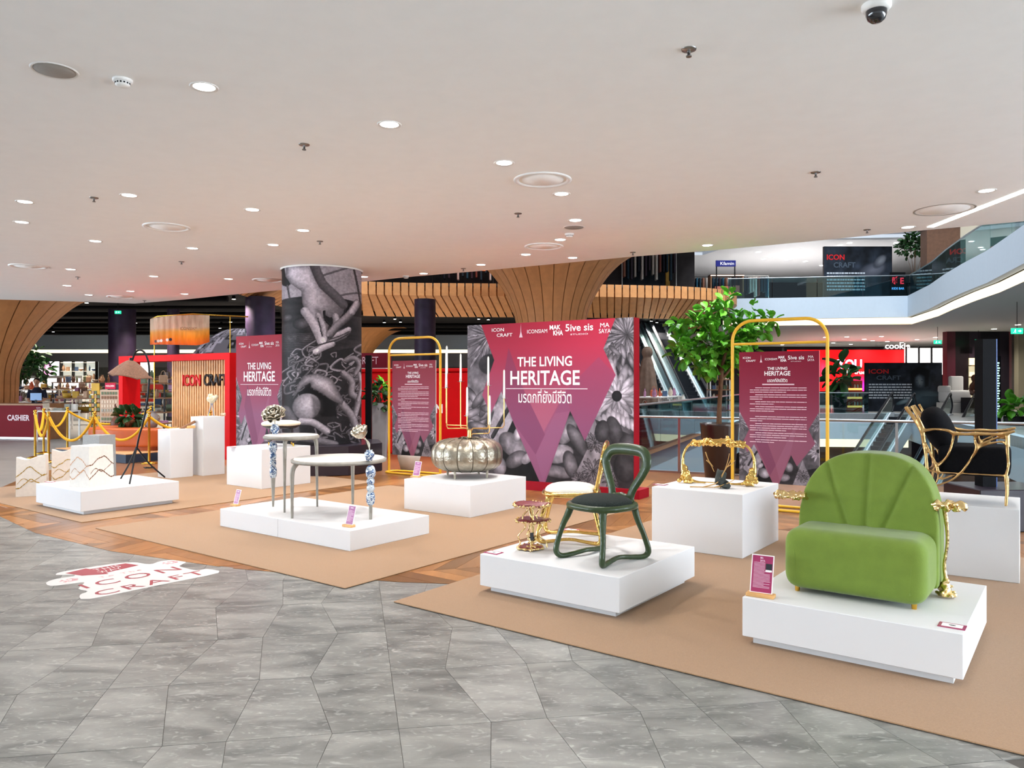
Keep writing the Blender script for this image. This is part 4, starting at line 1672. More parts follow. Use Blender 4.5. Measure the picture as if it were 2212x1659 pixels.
for r, z, x, y, s in ((0.145, 0.35, 0, 0, 1), (0.135, 0.225, 0.01, 0.01, 2.2), (0.098, 0.012, -0.01, 0, 3)):
    p = wavy_plate(r, z, 0.014, s)
    p.v = [(v[0] + x, v[1] + y, v[2]) for v in p.v]
    pl = p.build('plate', REDG, t)
    e = MB()
    for i in range(34):
        a = 2 * PI * i / 34
        q = r * (1 + 0.05 * math.sin(5 * a + s))
        e.nugget((x + q * math.cos(a), y + q * math.sin(a), z + 0.002), 0.007 + 0.004 * ((i * 7) % 3), i, sub=1)
    e.build('gilded_rim', G2, pl)
rr = random.Random(4)
for a in (0.3, 1.7, 3.2, 4.5):
    pts = []
    for i in range(9):
        z = 0.008 + 0.342 * (1 - i / 8)
        q = 0.05 + 0.07 * (i / 8) ** 2 + (0.02 * math.sin(i * 1.9 + a))
        an = a + 0.16 * math.sin(i * 1.3 + a)
        pts.append((q * math.cos(an), q * math.sin(an), z))
    MB().tube(spline(pts, 4), 0.006, 7).build('leg', G2, t)
MB().tube(spline([(0.0, -0.05, 0.35), (0.01, -0.05, 0.2), (0.0, -0.045, 0.02)], 6), 0.011, 8).build('stem', G2, t)
n = MB()
for i in range(16):
    a = rr.uniform(0, 2 * PI)
    n.nugget((0.03 * math.cos(a), -0.04 + 0.03 * math.sin(a), rr.uniform(0.015, 0.12)), rr.uniform(0.008, 0.018), i)
n.build('nuggets', G2, t)
n = MB()
n.box(-0.014, 0.014, -0.07, -0.058, 0.08, 0.14)
n.build('label_tag', mat('dark_tag', S(60, 60, 66), 0.5), t)

# ================================================================== gilded arch on its plinth
t = thing('arch_sculpture', 'gilded arch sculpture with nugget-covered bar on a white plinth', 'sculpture', (2.06, 7.62, 0.593), math.atan2(-0.30, 0.64))
W = 0.36
b = MB()
for s in (-1, 1):
    stube(b, [(s * 0.12, 0, 0.012, 0.008), (s * 0.24, 0, 0.022, 0.016), (s * 0.31, 0, 0.06, 0.034), (s * 0.345, 0, 0.12, 0.028), (s * 0.352, 0, 0.2, 0.018), (s * 0.345, 0, 0.28, 0.014),
              (s * 0.315, 0, 0.355, 0.013), (s * 0.26, 0, 0.405, 0.014), (s * 0.16, 0, 0.42, 0.018)], 6, 10)
    rr = random.Random(3 + s)
    for i in range(46):
        z = rr.uniform(0, 0.15)
        q = (1 - z / 0.17)
        b.nugget((s * (0.335 + rr.uniform(-0.09, 0.05) * q), rr.uniform(-0.05, 0.05) * q, z + 0.012), rr.uniform(0.017, 0.032), i)
b.tube([(-0.24, 0, 0.02), (0.24, 0, 0.02)], 0.007, 8)
b.v = [(v[0], v[1], max(v[2], 0.004)) for v in b.v]
b.soft('frame', GOLD, t, 0.007, 2)
b = MB()
rr = random.Random(12)
b.tube([(-0.2, 0, 0.425), (-0.05, 0, 0.43), (0.1, 0, 0.44), (0.2, 0, 0.42)], [0.018, 0.026, 0.026, 0.016], 8)
for i in range(90):
    x = rr.uniform(-0.26, 0.26)
    h = 0.43 + (0.05 * math.exp(-((x - 0.08) / 0.05) ** 2)) + (0.03 * math.exp(-((x + 0.1) / 0.04) ** 2))
    b.nugget((x, rr.uniform(-0.045, 0.045), rr.uniform(0.39, h)), rr.uniform(0.014, 0.027), i)
b.soft('nugget_bar', GOLD, t, 0.006, 1)
ROCK = mat('dark_green_stone', S(52, 56, 52), 0.7, bump=0.8, bscale=40, var=0.4, vscale=20)
TWIG = mat('dry_twig', S(186, 146, 88), 0.7, var=0.2)
t = thing('twig_ornament', 'dry twigs tied to a dark stone under the gilded arch', 'ornament', (1.995, 7.36, 0.593))
m = MB()
m.nugget((0.02, 0, 0.06), 0.055, 3, sub=2, amp=0.7)
m.v = [(v[0], v[1], max(0, v[2]) * 1.5 if v[2] > 0 else 0) for v in m.v]
m.build('stone', ROCK, t)
m = MB()
m.nugget((0.07, -0.02, 0.03), 0.045, 7, sub=2, amp=0.7)
m.v = [(v[0], v[1], max(0, v[2])) for v in m.v]
m.build('stone', ROCK, t)
for pts in ([(-0.27, 0.02, 0.012), (-0.05, -0.02, 0.012), (0.06, -0.03, 0.02)], [(-0.16, -0.02, 0.012), (-0.02, -0.04, 0.06), (0.04, -0.045, 0.16), (0.09, 0.0, 0.26), (0.12, 0.05, 0.33)],
            [(0.0, -0.045, 0.1), (0.07, -0.03, 0.2), (0.14, 0.02, 0.3)], [(0.06, -0.03, 0.2), (0.13, -0.02, 0.24), (0.16, 0, 0.27)],
            [(-0.1, 0.1, 0.34), (-0.07, 0.1, 0.26), (-0.03, 0.08, 0.2)], [(-0.09, 0.1, 0.26), (-0.05, 0.1, 0.22), (-0.02, 0.08, 0.15)], [(-0.05, -0.03, 0.012), (0.06, -0.06, 0.05), (0.14, -0.05, 0.09)]):
    MB().tube(spline(pts, 6), [0.0055 - 0.003 * i / (6 * (len(pts) - 1)) for i in range(6 * (len(pts) - 1) + 1)], 6).build('twig', TWIG, t)

# ================================================================== green velvet armchair
VELV = mat('green_velvet', S(110, 132, 50), 0.85, bump=0.25, bscale=180, var=0.10, vscale=10, sheen=0.22)
AC = Vector((2.02, 4.55))
e1 = Vector((0.8, -0.6))
e2 = Vector((0.6, 0.8))
t = thing('armchair', 'green velvet armchair with fan-stitched rounded back on a white plinth', 'armchair', (AC.x, AC.y, 0.295), RP)
# local: x along the front (left to right), y to the back, front face at y=0
b = MB()
b.rbox(-0.405, 0.405, 0.0, 0.62, 0.022, 0.40, 0.085, 4)
b.soft('seat', VELV, t, 0.016, 10)
b = MB()
pro = []
for i in range(33):
    a = PI * i / 32
    x = 0.415 * math.copysign(abs(math.cos(a)) ** 0.72, math.cos(a))
    z = 0.36 + 0.495 * abs(math.sin(a)) ** 0.82
    pro.append((x, z))
pro = [(0.415, 0.06)] + pro + [(-0.415, 0.06)]
b.prism(pro, -0.74, -0.47, Matrix.Rotation(PI / 2, 4, 'X'))
# the back leans and wraps a little towards the front at its sides
b.v = [(v[0], v[1] + 0.10 * max(0, v[2] - 0.36) - 0.10 * (abs(v[0]) / 0.415) ** 3, v[2]) for v in b.v]
bk = b.soft('backrest', VELV, t, 0.012, 20)
SEAMS = ((0.0, 0.0, 0.85), (-0.11, -0.26, 0.80), (0.11, 0.26, 0.80))
for v in bk.data.vertices:            # stitched channels fanning up the back
    if v.normal.y < -0.2 and v.co.z > 0.38:
        for x0, x1, zt in SEAMS:
            xs = x0 + (x1 - x0) * (v.co.z - 0.40) / (zt - 0.40)
            v.co.y += 0.016 * math.exp(-((v.co.x - xs) / 0.014) ** 2) - 0.006 * math.exp(-((abs(v.co.x - xs) - 0.045) / 0.03) ** 2)


def back_y(x, z):
    return 0.47 + 0.10 * max(0, z - 0.36) - 0.10 * (abs(x) / 0.415) ** 3


for x0, x1, zt in SEAMS:
    pts = []
    for i in range(12):
        f = 0.86 * i / 11
        x = x0 + (x1 - x0) * f
        z = 0.40 + (zt - 0.40) * f
        pts.append((x, back_y(x, z) + 0.010 + max(0, (f - 0.8) / 0.2) ** 2 * 0.03, z))
    MB().tube(pts, 0.0055, 6).build('seam', VELV, bk)
MB().tube([(0.32, 0.004, 0.09), (0.325, 0.002, 0.25), (0.325, 0.008, 0.33)], 0.003, 6).build('seam', VELV, t)
MB().tube([(-0.32, 0.004, 0.09), (-0.325, 0.002, 0.25), (-0.325, 0.008, 0.33)], 0.003, 6).build('seam', VELV, t)
for x in (-0.33, 0.33):
    for y in (0.08, 0.6):
        MB().cyl(x, y, 0, 0.05, 0.014, 0.018, 12).build('foot', BRASS, t)
for s, yb in ((-1, 0.33), (1, 0.46)):
    m = MB()
    rr = random.Random(20 + s)
    cx, cy, cz = s * 0.445, yb, 0.565
    m.tube([(cx - 0.10, cy, cz), (cx + 0.10, cy, cz + 0.005)], 0.02, 8)
    for i in range(46):
        a, q = rr.uniform(0, 2 * PI), rr.uniform(0.2, 1) ** 0.5
        m.nugget((cx + 0.115 * q * math.cos(a), cy + 0.06 * q * math.sin(a), cz + rr.uniform(-0.02, 0.018)), rr.uniform(0.012, 0.024), i)
    ar = m.soft('armrest', G2, t, 0.007, 2)
    st = MB()
    if s < 0:
        stube(st, [(cx + 0.06, cy + 0.02, cz, 0.014), (cx + 0.085, cy + 0.08, cz - 0.03, 0.012), (cx + 0.075, cy + 0.16, cz - 0.10, 0.012), (cx + 0.07, cy + 0.22, cz - 0.25, 0.012)], 6, 10)
        st.soft('stem', G2, ar, 0.007, 2)
        continue
    stube(st, [(cx - 0.01, cy, cz - 0.01, 0.016), (cx + 0.006 * s, cy + 0.01, 0.36, 0.011), (cx - 0.01 * s, cy, 0.2, 0.011), (cx + 0.0, cy, 0.1, 0.016), (cx, cy, 0.045, 0.03), (cx, cy, 0.012, 0.055)], 6, 10)
    for i in range(30):
        a = rr.uniform(0, 2 * PI)
        z = rr.uniform(0.005, 0.1)
        q = 0.06 * (1 - z / 0.14)
        st.nugget((cx + q * math.cos(a), cy + q * math.sin(a), z + 0.008), rr.uniform(0.008, 0.014), i)
    st.soft('stem', G2, ar, 0.007, 2)

# ================================================================== bronze lounge chair
BRZ = mat('cast_bronze', S(196, 158, 104), 0.3, 1.0, bump=0.3, bscale=40)
BLKF = mat('black_fabric', S(17, 17, 20), 0.95, bump=0.3, bscale=200, spec=0.1)
LC = Vector((4.01, 6.185, 0.598))
LR = math.atan2(-0.558, 0.83)
t = thing('lounge_chair', 'bronze branch-framed lounge chair with black cushions', 'chair', LC, LR)
Y0 = 6.45


def L2(px, py):
    """side view point: along the chair and up from the plinth"""
    k = (px - 1106) / FPX
    ax, ay = math.cos(LR), math.sin(LR)
    l = (k * LC.y - LC.x) / (ax - k * ay)
    yy = LC.y + l * ay
    return (l, 1.6 - (py - 829.5) / FPX * yy - 0.598)


NEAR = [
    [(1956, 879, 10), (1975, 905, 9), (1991, 931, 11), (1996, 960, 9), (2000, 982, 8), (2003, 1014, 9)],
    [(1969, 876, 7), (1985, 905, 7), (1996, 930, 8)],
    [(1991, 931, 9), (2020, 927, 6), (2048, 930, 7), (2060, 936, 10), (2085, 938, 7), (2108, 937, 9), (2145, 938, 7), (2172, 936, 8), (2193, 931, 6)],
    [(2060, 936, 8), (2057, 955, 6), (2050, 978, 6), (2038, 995, 6), (2024, 1006, 9)],
    [(1999, 958, 7), (2010, 980, 6), (2022, 1004, 9), (2027, 1020, 8)],
    [(2108, 937, 8), (2106, 952, 6), (2110, 969, 9), (2098, 990, 6), (2086, 1008, 6), (2075, 1021, 6), (2055, 1037, 5), (2019, 1051, 5)],
    [(2110, 969, 8), (2125, 962, 6), (2148, 956, 5), (2166, 955, 6), (2175, 962, 7)],
    [(2114, 962, 6), (2135, 952, 5), (2160, 944, 5), (2175, 942, 6)],
    [(2175, 937, 8), (2176, 975, 7), (2178, 1005, 6), (2173, 1030, 7), (2174, 1060, 6), (2173, 1096, 7)],
    [(2027, 1020, 6), (2060, 1022, 4), (2100, 1024, 4), (2172, 1027, 5)],
    [(2003, 1014, 7), (2015, 1018, 5), (2027, 1020, 7)],
    [(2003, 1014, 7), (1999, 1050, 6), (1990, 1094, 7)],
    [(2027, 1020, 5), (2024, 1040, 4), (2010, 1052, 4)],
]
PXM = Y0 / FPX
for dy in (0.0, 0.56):
    b = MB()
    for ch in NEAR:
        pts = []
        for px, py, w in ch:
            x, z = L2(px, py)
            pts.append((x, dy + 0.012 * math.sin(px * 0.3), max(z, 0.012), w * 0.5 * PXM * 0.95))
        stube(b, pts, 5, 8)
    b.soft('side_frame', BRZ, t, 0.007, 3)
for px, py in ((1957, 881), (1994, 935), (2026, 1019), (2171, 1027), (2003, 1014)):
    x, z = L2(px, py)
    MB().tube(spline([(x, 0, z), (x + 0.01, 0.28, z - 0.01), (x, 0.56, z)], 6), 0.012, 8).build('crossbar', BRZ, t)
b = MB()
x0, za = L2(2024, 1026)
x1, zb = L2(2183, 968)
b.rbox(x0, x1, 0.03, 0.53, za, zb, 0.05, 4)
b.soft('seat_cushion', BLKF, t, 0.014, 8)
pc, pz = L2(2022, 930)
b = MB()
b.ball((0, 0, 0), 0.115, 0.24, 0.205, 24, 16, e=0.85)
o = b.build('back_cushion', BLKF, t)
o.location = (pc, 0.28, pz)
o.rotation_euler = (0, -0.42, 0)
# ================================================================== printed walls, arches, column
REDP = mat('red_painted_board', S(150, 14, 32), 0.6, var=0.04, spec=0.15)
PRINT = print_mat('banner_print', 0.55)
PRW = mat('print_white_ink', S(243, 236, 238), 0.6)
PRP = mat('print_pale_ink', S(222, 190, 200), 0.6)
YEL = mat('yellow_painted_tube', S(222, 172, 46), 0.35)
GR = lambda g: np.array([g * 1.02, g * 0.97, g * 1.03])


def grad(pt, stops):
    v = pt.Y
    out = np.zeros(pt.a.shape)
    for (v0, c0), (v1, c1) in zip(stops[:-1], stops[1:]):
        k = np.clip((v - v0) / (v1 - v0), 0, 1)[..., None]
        seg = np.array(c0)[None, None] * (1 - k) + np.array(c1)[None, None] * k
        m = ((v >= v0) & (v <= v1))[..., None]
        out = np.where(m, seg, out)
    return out


def logos(parent, w, zc, y, k, x0=0.0):
    """row of sponsor marks: centre x0, width w, height scale k"""
    def put(b, u, dz, ww, hh, m=PRW, bold=0.0):
        lettering('logo', b, ww * w, hh * k, m, parent, UP(x0 + (u - 0.5) * w, y, zc + dz * k), bold)
    put('ICON', 0.055, 0.045, 0.11, 0.05, bold=0.012)
    put('CRAFT', 0.115, -0.035, 0.14, 0.05, bold=0.012)
    e = MB()
    M = UP(x0 + (0.26 - 0.5) * w, y, zc)
    e.add([tuple(M @ Vector(p)) for p in ((-0.03 * k, -0.08 * k, 0), (0.03 * k, -0.08 * k, 0), (0.006 * k, 0.0, 0), (0.0, 0.12 * k, 0), (-0.006 * k, 0.0, 0))], [(0, 1, 2, 3, 4)])
    e.build('logo', PRP, parent)
    put('ICONSIAM', 0.40, 0.0, 0.17, 0.055)
    put('MAK', 0.55, 0.045, 0.09, 0.065, bold=0.03)
    put('KHA', 0.575, -0.035, 0.08, 0.07, bold=0.03)
    put('5ive sis', 0.745, 0.03, 0.22, 0.10, bold=0.012)
    put('STUDIO', 0.745, -0.065, 0.14, 0.02)
    put('MA', 0.945, 0.045, 0.07, 0.06)
    put('SAYA', 0.945, -0.035, 0.09, 0.06)


# ---- main wall
GREY1, GREY2 = (60, 58, 66), (196, 190, 200)
P = Paint(380, 320, GR(110))
P.noise(0.5, 6, 5, 1)
# left photographs: spiky bloom above, leaves below
P.poly([(0, 1.05), (0.2, 1.05), (0.2, 0.5), (0, 0.5)], GR(128))
P.noise(0.35, 10, 8, 2)
P.flower(0.15, 0.93, 0.27, 30, GR(44), GR(205), 4, 0.05)
P.ell(0.15, 0.74, 0.09, 0.07, 0, GR(70), GR(38))
P.poly([(0, 0.52), (0.3, 0.52), (0.3, 0.0), (0, 0.0)], GR(74))
for i in range(26):
    r = random.Random(i)
    P.ell(r.uniform(-0.02, 0.24), r.uniform(0.14, 0.54), 0.085, 0.03, r.uniform(-1.2, 1.2), GR(46), GR(r.uniform(150, 215)))
P.flower(0.17, 0.22, 0.13, 20, GR(40), GR(190), 3, 0.08)
# triangle with a tool, bottom hands and gong
P.poly([(0.226, 0.58), (0.14, 0.30), (0.24, 0.18), (0.33, 0.32)], GR(176))
P.stroke([(0.17, 0.27), (0.22, 0.36), (0.275, 0.46)], 0.016, GR(20), GR(70))
P.poly([(0.30, 0.38), (0.2, 0.16), (0.2, -0.02), (0.5, -0.02)], GR(26))
P.ell(0.30, 0.22, 0.12, 0.075, -0.5, GR(60), GR(190))
P.ell(0.33, 0.29, 0.03, 0.05, -0.3, GR(110), GR(235))
P.ell(0.32, 0.13, 0.09, 0.05, 0.5, GR(50), GR(150))
P.ell(0.21, 0.08, 0.06, 0.07, 0.2, GR(60), GR(180))
P.ell(0.39, 0.14, 0.05, 0.03, 0.7, GR(120), GR(220))
# middle triangle: working hands
P.poly([(0.649, 0.46), (0.47, -0.02), (0.80, -0.02), (0.74, 0.28)], GR(48))
P.ell(0.63, 0.33, 0.06, 0.10, -0.5, GR(70), GR(170))
P.ell(0.69, 0.27, 0.045, 0.12, 0.6, GR(44), GR(140))
P.ell(0.58, 0.18, 0.11, 0.06, 0.2, GR(90), GR(190))
P.ell(0.57, 0.07, 0.12, 0.04, -0.1, GR(60), GR(160))
P.ell(0.65, 0.12, 0.05, 0.09, 0.3, GR(40), GR(150))
P.poly([(0.8, 0.34), (0.66, 0.02), (0.66, -0.02), (0.93, -0.02)], GR(150))
P.noise(0.25, 20, 16, 5)
for c in ((0.79, 0.26, 0.07), (0.78, 0.09, 0.085), (0.70, 0.03, 0.06), (0.89, 0.04, 0.07), (0.9, 0.13, 0.04)):
    P.flower(c[0], c[1], c[2], 13, GR(30), GR(165), 3, 0.13)
# right photographs: curling petals, daisy, seed pods
P.poly([(0.84, 1.05), (1.02, 1.05), (1.02, 0.66), (0.88, 0.66)], GR(52))
P.flower(0.965, 0.90, 0.24, 22, GR(40), GR(180), 3, 0.07)
for i in range(10):
    r = random.Random(50 + i)
    P.ell(r.uniform(0.87, 0.99), r.uniform(0.66, 0.82), 0.05, 0.017, r.uniform(-1.9, -0.6), GR(50), GR(r.uniform(140, 190)))
P.poly([(0.9, 0.66), (1.02, 0.66), (1.02, 0.36), (0.8, 0.36)], GR(86))
P.flower(0.91, 0.54, 0.21, 15, GR(110), GR(228), 3, 0.12, heart=GR(40))
for i in range(8):
    P.ell(0.82 + 0.025 * i, 0.42 - 0.03 * abs(i - 3) * 0.4, 0.04, 0.02, -1.3, GR(130), GR(236))
P.poly([(0.79, 0.40), (1.02, 0.30), (1.02, -0.02), (0.93, -0.02), (0.84, 0.25)], GR(60))
P.ell(0.90, 0.33, 0.05, 0.10, 0.35, GR(40), GR(104))
P.ell(0.83, 0.33, 0.05, 0.07, -0.2, GR(36), GR(96))
P.ell(0.97, 0.26, 0.06, 0.06, 0.2, GR(50), GR(120))
P.ell(0.95, 0.12, 0.07, 0.09, 0.2, GR(40), GR(84))
P.noise(0.3, 30, 25, 9)
redpoly = [(0.086, 1.02), (0.18, 0.766), (0.1, 0.54), (0.155, 0.414), (0.226, 0.564), (0.303, 0.369), (0.471, -0.01), (0.5, -0.01), (0.649, 0.446), (0.733, 0.268), (0.904, 0.664), (0.837, 0.821), (0.91, 1.02)]
G = grad(P, [(0, (158, 98, 134)), (0.35, (166, 96, 132)), (0.62, (184, 76, 108)), (0.85, (196, 52, 82)), (1.0, (188, 40, 66))])
P.mix(np.clip(P.sd(redpoly) / 0.004 + 0.5, 0, 1), G)
inred = np.clip(P.sd(redpoly) / 0.004 + 0.5, 0, 1)
for pts, c, o in (([(0.273, 0.844), (0.37, 0.573), (0.5, 0.296), (0.443, 0.168), (0.303, 0.369), (0.226, 0.564)], (132, 66, 106), 0.5),
                  ([(0.37, 0.573), (0.493, 0.314), (0.625, 0.575)], (208, 112, 136), 0.55),
                  ([(0.5, 0.296), (0.443, 0.168), (0.49, 0.0), (0.649, 0.446), (0.625, 0.575)], (170, 108, 146), 0.45),
                  ([(0.811, 0.772), (0.625, 0.575), (0.56, 0.43), (0.649, 0.446), (0.733, 0.268), (0.904, 0.664)], (150, 78, 118), 0.4)):
    P.mix(np.clip(P.sd(pts) / 0.004 + 0.5, 0, 1) * o * inred, c)
MW = 2.856
t = thing('display_wall', 'wide crimson display wall with flower photographs and white title lettering', 'display wall', (0.4965, 11.414, 0), RB)
MB().box(-MW / 2, MW / 2, 0.0, 0.2, 0.13, 2.535).build('panel', REDP, t)
MB().box(-MW / 2 - 0.08, MW / 2 + 0.12, -0.09, 0.26, 0.003, 0.13).build('base', REDP, t)
pr = P.build('print', t, flat(MW, 0.13, 2.535, -0.004), PRINT)
HM = 2.405


def bt(body, u, v, w, h, m=PRW, bold=0.0):
    lettering('lettering', body, w * MW, h * HM, m, pr, UP((u - 0.5) * MW, -0.008, 0.13 + v * HM), bold)


bt('THE LIVING', 0.495, 0.752, 0.33, 0.062, bold=0.018)
bt('HERITAGE', 0.495, 0.650, 0.42, 0.092, bold=0.018)
bt('มรดกที่ยังมีชีวิต', 0.497, 0.535, 0.32, 0.085, bold=0.008)
MB().box((0.258 - 0.5) * MW, (0.749 - 0.5) * MW, -0.0085, -0.0078, 0.13 + 0.580 * HM, 0.13 + 0.5835 * HM).build('rule', PRW, pr)
logos(pr, 0.72 * MW, 0.13 + 0.942 * HM, -0.008, 1.05, 0.025 * MW)

# ---- slim display wall behind the column
POLYB = [(0, 1.02), (0, 0.546), (0.129, 0.406), (0.048, 0.304), (0.106, 0.227), (0.194, 0.293), (0.444, -0.01), (0.505, -0.01), (0.66, 0.221), (0.731, 0.141), (0.953, 0.314), (0.872, 0.417), (1.0, 0.549), (1, 1.02)]


def paint_board(w, h, sc, top, bot):
    P = Paint(w, h, GR(96))
    P.noise(0.5, 8, 12, 4)
    r = random.Random(3)
    P.flower(-0.01, 0.47 * sc, 0.10 * sc, 22, GR(36), GR(190), 3, 0.07)
    P.flower(1.01, 0.47 * sc, 0.10 * sc, 20, GR(36), GR(180), 3, 0.09)
    P.flower(0.99, 0.26 * sc, 0.09 * sc, 14, GR(80), GR(225), 3, 0.12, heart=GR(40))
    for i in range(16):
        P.ell(r.uniform(-0.02, 0.12), r.uniform(0.1, 0.33) * sc, 0.035, 0.014, r.uniform(-1.3, 1.3), GR(44), GR(r.uniform(140, 210)))
    P.poly([(0.194, 0.30 * sc), (0.06, 0.10 * sc), (0.2, 0.02), (0.32, 0.16 * sc)], GR(160))
    P.stroke([(0.12, 0.13 * sc), (0.2, 0.21 * sc), (0.25, 0.25 * sc)], 0.008, GR(24), GR(70))
    P.poly([(0.30, 0.19 * sc), (0.2, -0.02), (0.45, -0.02)], GR(30))
    P.ell(0.32, 0.075 * sc, 0.05, 0.04, -0.3, GR(60), GR(200))
    P.ell(0.27, 0.13 * sc, 0.03, 0.02, 0.5, GR(90), GR(220))
    P.poly([(0.66, 0.23 * sc), (0.5, -0.02), (0.78, -0.02), (0.74, 0.14 * sc)], GR(52))
    P.ell(0.63, 0.13 * sc, 0.035, 0.04, 0.4, GR(60), GR(170))
    P.ell(0.57, 0.05 * sc, 0.05, 0.03, 0.1, GR(70), GR(170))
    P.poly([(0.8, 0.19 * sc), (0.68, 0.0), (0.93, 0.0)], GR(148))
    P.flower(0.80, 0.07 * sc, 0.05, 13, GR(34), GR(160), 3, 0.13)
    P.poly([(0.93, 0.0), (1.02, 0.0), (1.02, 0.14 * sc), (0.86, 0.12 * sc)], GR(44))
    P.noise(0.25, 24, 36, 6)
    pb = [(x, y if y > 1 else y * sc) for x, y in POLYB]
    ins = np.clip(P.sd(pb) / 0.003 + 0.5, 0, 1)
    G = grad(P, [(0, bot), (0.3 * sc, bot), (0.62, [(a + b) / 2 for a, b in zip(top, bot)]), (1.0, top)])
    P.mix(ins, G)
    for pts, c, o in (([(0.25, 0.5), (0.47, 0.14), (0.40, 0.06), (0.18, 0.35)], (120, 58, 92), 0.45), ([(0.75, 0.5), (0.47, 0.14), (0.52, 0.02), (0.66, 0.25)], (176, 120, 146), 0.35)):
        P.mix(np.clip(P.sd([(x, y * sc) for x, y in pts]) / 0.004 + 0.5, 0, 1) * o * ins, c)
    return P


SW = 1.36
e = Vector((math.cos(RB), math.sin(RB)))
c = Vector((-5.43, 15.0)) + e * (SW / 2)
t = thing('display_wall', 'slim crimson display wall beside the photograph-wrapped column', 'display wall', (c.x, c.y, 0), RB)
MB().box(-SW / 2, SW / 2, 0.0, 0.2, 0.13, 2.535).build('panel', REDP, t)
MB().box(-SW / 2 - 0.06, SW / 2 + 0.06, -0.08, 0.26, 0.0, 0.13).build('base', REDP, t)
pr = paint_board(120, 240, 1.23, (184, 34, 56), (152, 92, 124)).build('print', t, flat(SW, 0.13, 2.535, -0.004), PRINT)
for b, v, w, h, bo in (('THE LIVING', 0.755, 0.50, 0.055, 0.018), ('HERITAGE', 0.672, 0.66, 0.082, 0.018), ('มรดกที่ยังมีชีวิต', 0.555, 0.50, 0.075, 0.008)):
    lettering('lettering', b, w * SW, h * HM, PRW, pr, UP(0, -0.008, 0.13 + v * HM), bo)
MB().box(-0.40 * SW, 0.40 * SW, -0.0085, -0.0078, 0.13 + 0.606 * HM, 0.13 + 0.609 * HM).build('rule', PRW, pr)
logos(pr, 0.86 * SW, 0.13 + 0.925 * HM, -0.008, 0.72, 0.0)


# ---- gold arches with text boards
def arch(center, label, title, simple):
    W, H = 1.17, 2.42
    t = thing('arch_stand', label, 'sign stand', (center[0], center[1], 0), RB)
    pts = [(-W / 2, 0, 0.03)]
    R = 0.26
    for i in range(9):
        a = PI - PI / 2 * i / 8
        pts.append((-W / 2 + R + R * math.cos(a), 0, H - R + R * math.sin(a)))
    for i in range(9):
        a = PI / 2 - PI / 2 * i / 8
        pts.append((W / 2 - R + R * math.cos(a), 0, H - R + R * math.sin(a)))
    pts.append((W / 2, 0, 0.03))
    MB().tube(pts, 0.021, 10).build('arch_tube', YEL, t)
    MB().tube([(-W / 2, 0, 2.12), (W / 2, 0, 2.12)], 0.017, 8).build('crossbar', YEL, t)
    ring = []
    for i in range(32):
        a = 2 * PI * i / 32
        ring.append((W / 2 * math.copysign(abs(math.cos(a)) ** 0.35, math.cos(a)), 0.17 * math.copysign(abs(math.sin(a)) ** 0.6, math.sin(a)), 0.021))
    MB().tube(ring, 0.018, 8, closed=True).build('base_ring', YEL, t)
    bw, z0, z1 = 0.985, 0.33, 2.015
    MB().box(-bw / 2, bw / 2, -0.012, 0.008, z0, z1).build('board', mat('board_edge', S(206, 200, 204), 0.5), t)
    pr = paint_board(176, 290, 1.0, (142, 26, 50) if not simple else (160, 54, 70), (156, 92, 116)).build('print', t, flat(bw, z0, z1, -0.0155), PRINT)
    h = z1 - z0
    lettering('lettering', 'THE LIVING', 0.25 * bw, 0.022 * h, PRW, pr, UP(-0.01, -0.018, z0 + 0.871 * h), 0.02)
    lettering('lettering', 'HERITAGE', 0.325 * bw, 0.034 * h, PRW, pr, UP(-0.01, -0.018, z0 + 0.834 * h), 0.02)
    lettering('lettering', 'มรดกที่ยังมีชีวิต', 0.25 * bw, 0.03 * h, PRW, pr, UP(-0.01, -0.018, z0 + 0.783 * h), 0.01)
    logos(pr, 0.9 * bw, z0 + 0.942 * h, -0.018, 0.50, 0.0)
    b = MB()
    r = random.Random(5)
    MB().box(-0.2 * bw, 0.2 * bw, -0.0185, -0.018, z0 + 0.746 * h, z0 + 0.755 * h).build('subtitle', PRP, pr)
    z = 0.722
    last = 0
    paras = [3, 3, 2, 3] if not simple else [3, 4, 2, 3, 2]
    for n in paras + [0] + [3, 4, 3, 2]:
        if n == 0:
            z -= 0.022
            continue
        for i in range(n):
            x0_, x1_ = (-0.29 if i == 0 else -0.36), (0.35 if i < n - 1 else r.choice((-0.2, -0.05, 0.1)))
            x = x0_
            while x < x1_:
                x2 = min(x1_, x + r.uniform(0.04, 0.12))
                b.box(x * bw, x2 * bw, -0.0185, -0.018, z0 + z * h, z0 + (z + 0.0052) * h)
                x = x2 + 0.006
            z -= 0.0165
        z -= 0.004
    b.build('text_lines', PRP, pr, kind='stuff')
    return t


arch((3.39, 9.69), 'tall yellow tube arch holding a text board in front of the atrium balustrade', '', False)
arch((-1.735, 13.485), 'tall yellow tube arch holding a text board between the column and the wide wall', '', True)

# ---- column wrapped in a photograph
def Z(x, y):
    return ((x - 38) / 584, 1 - (y - 60) / 1330)


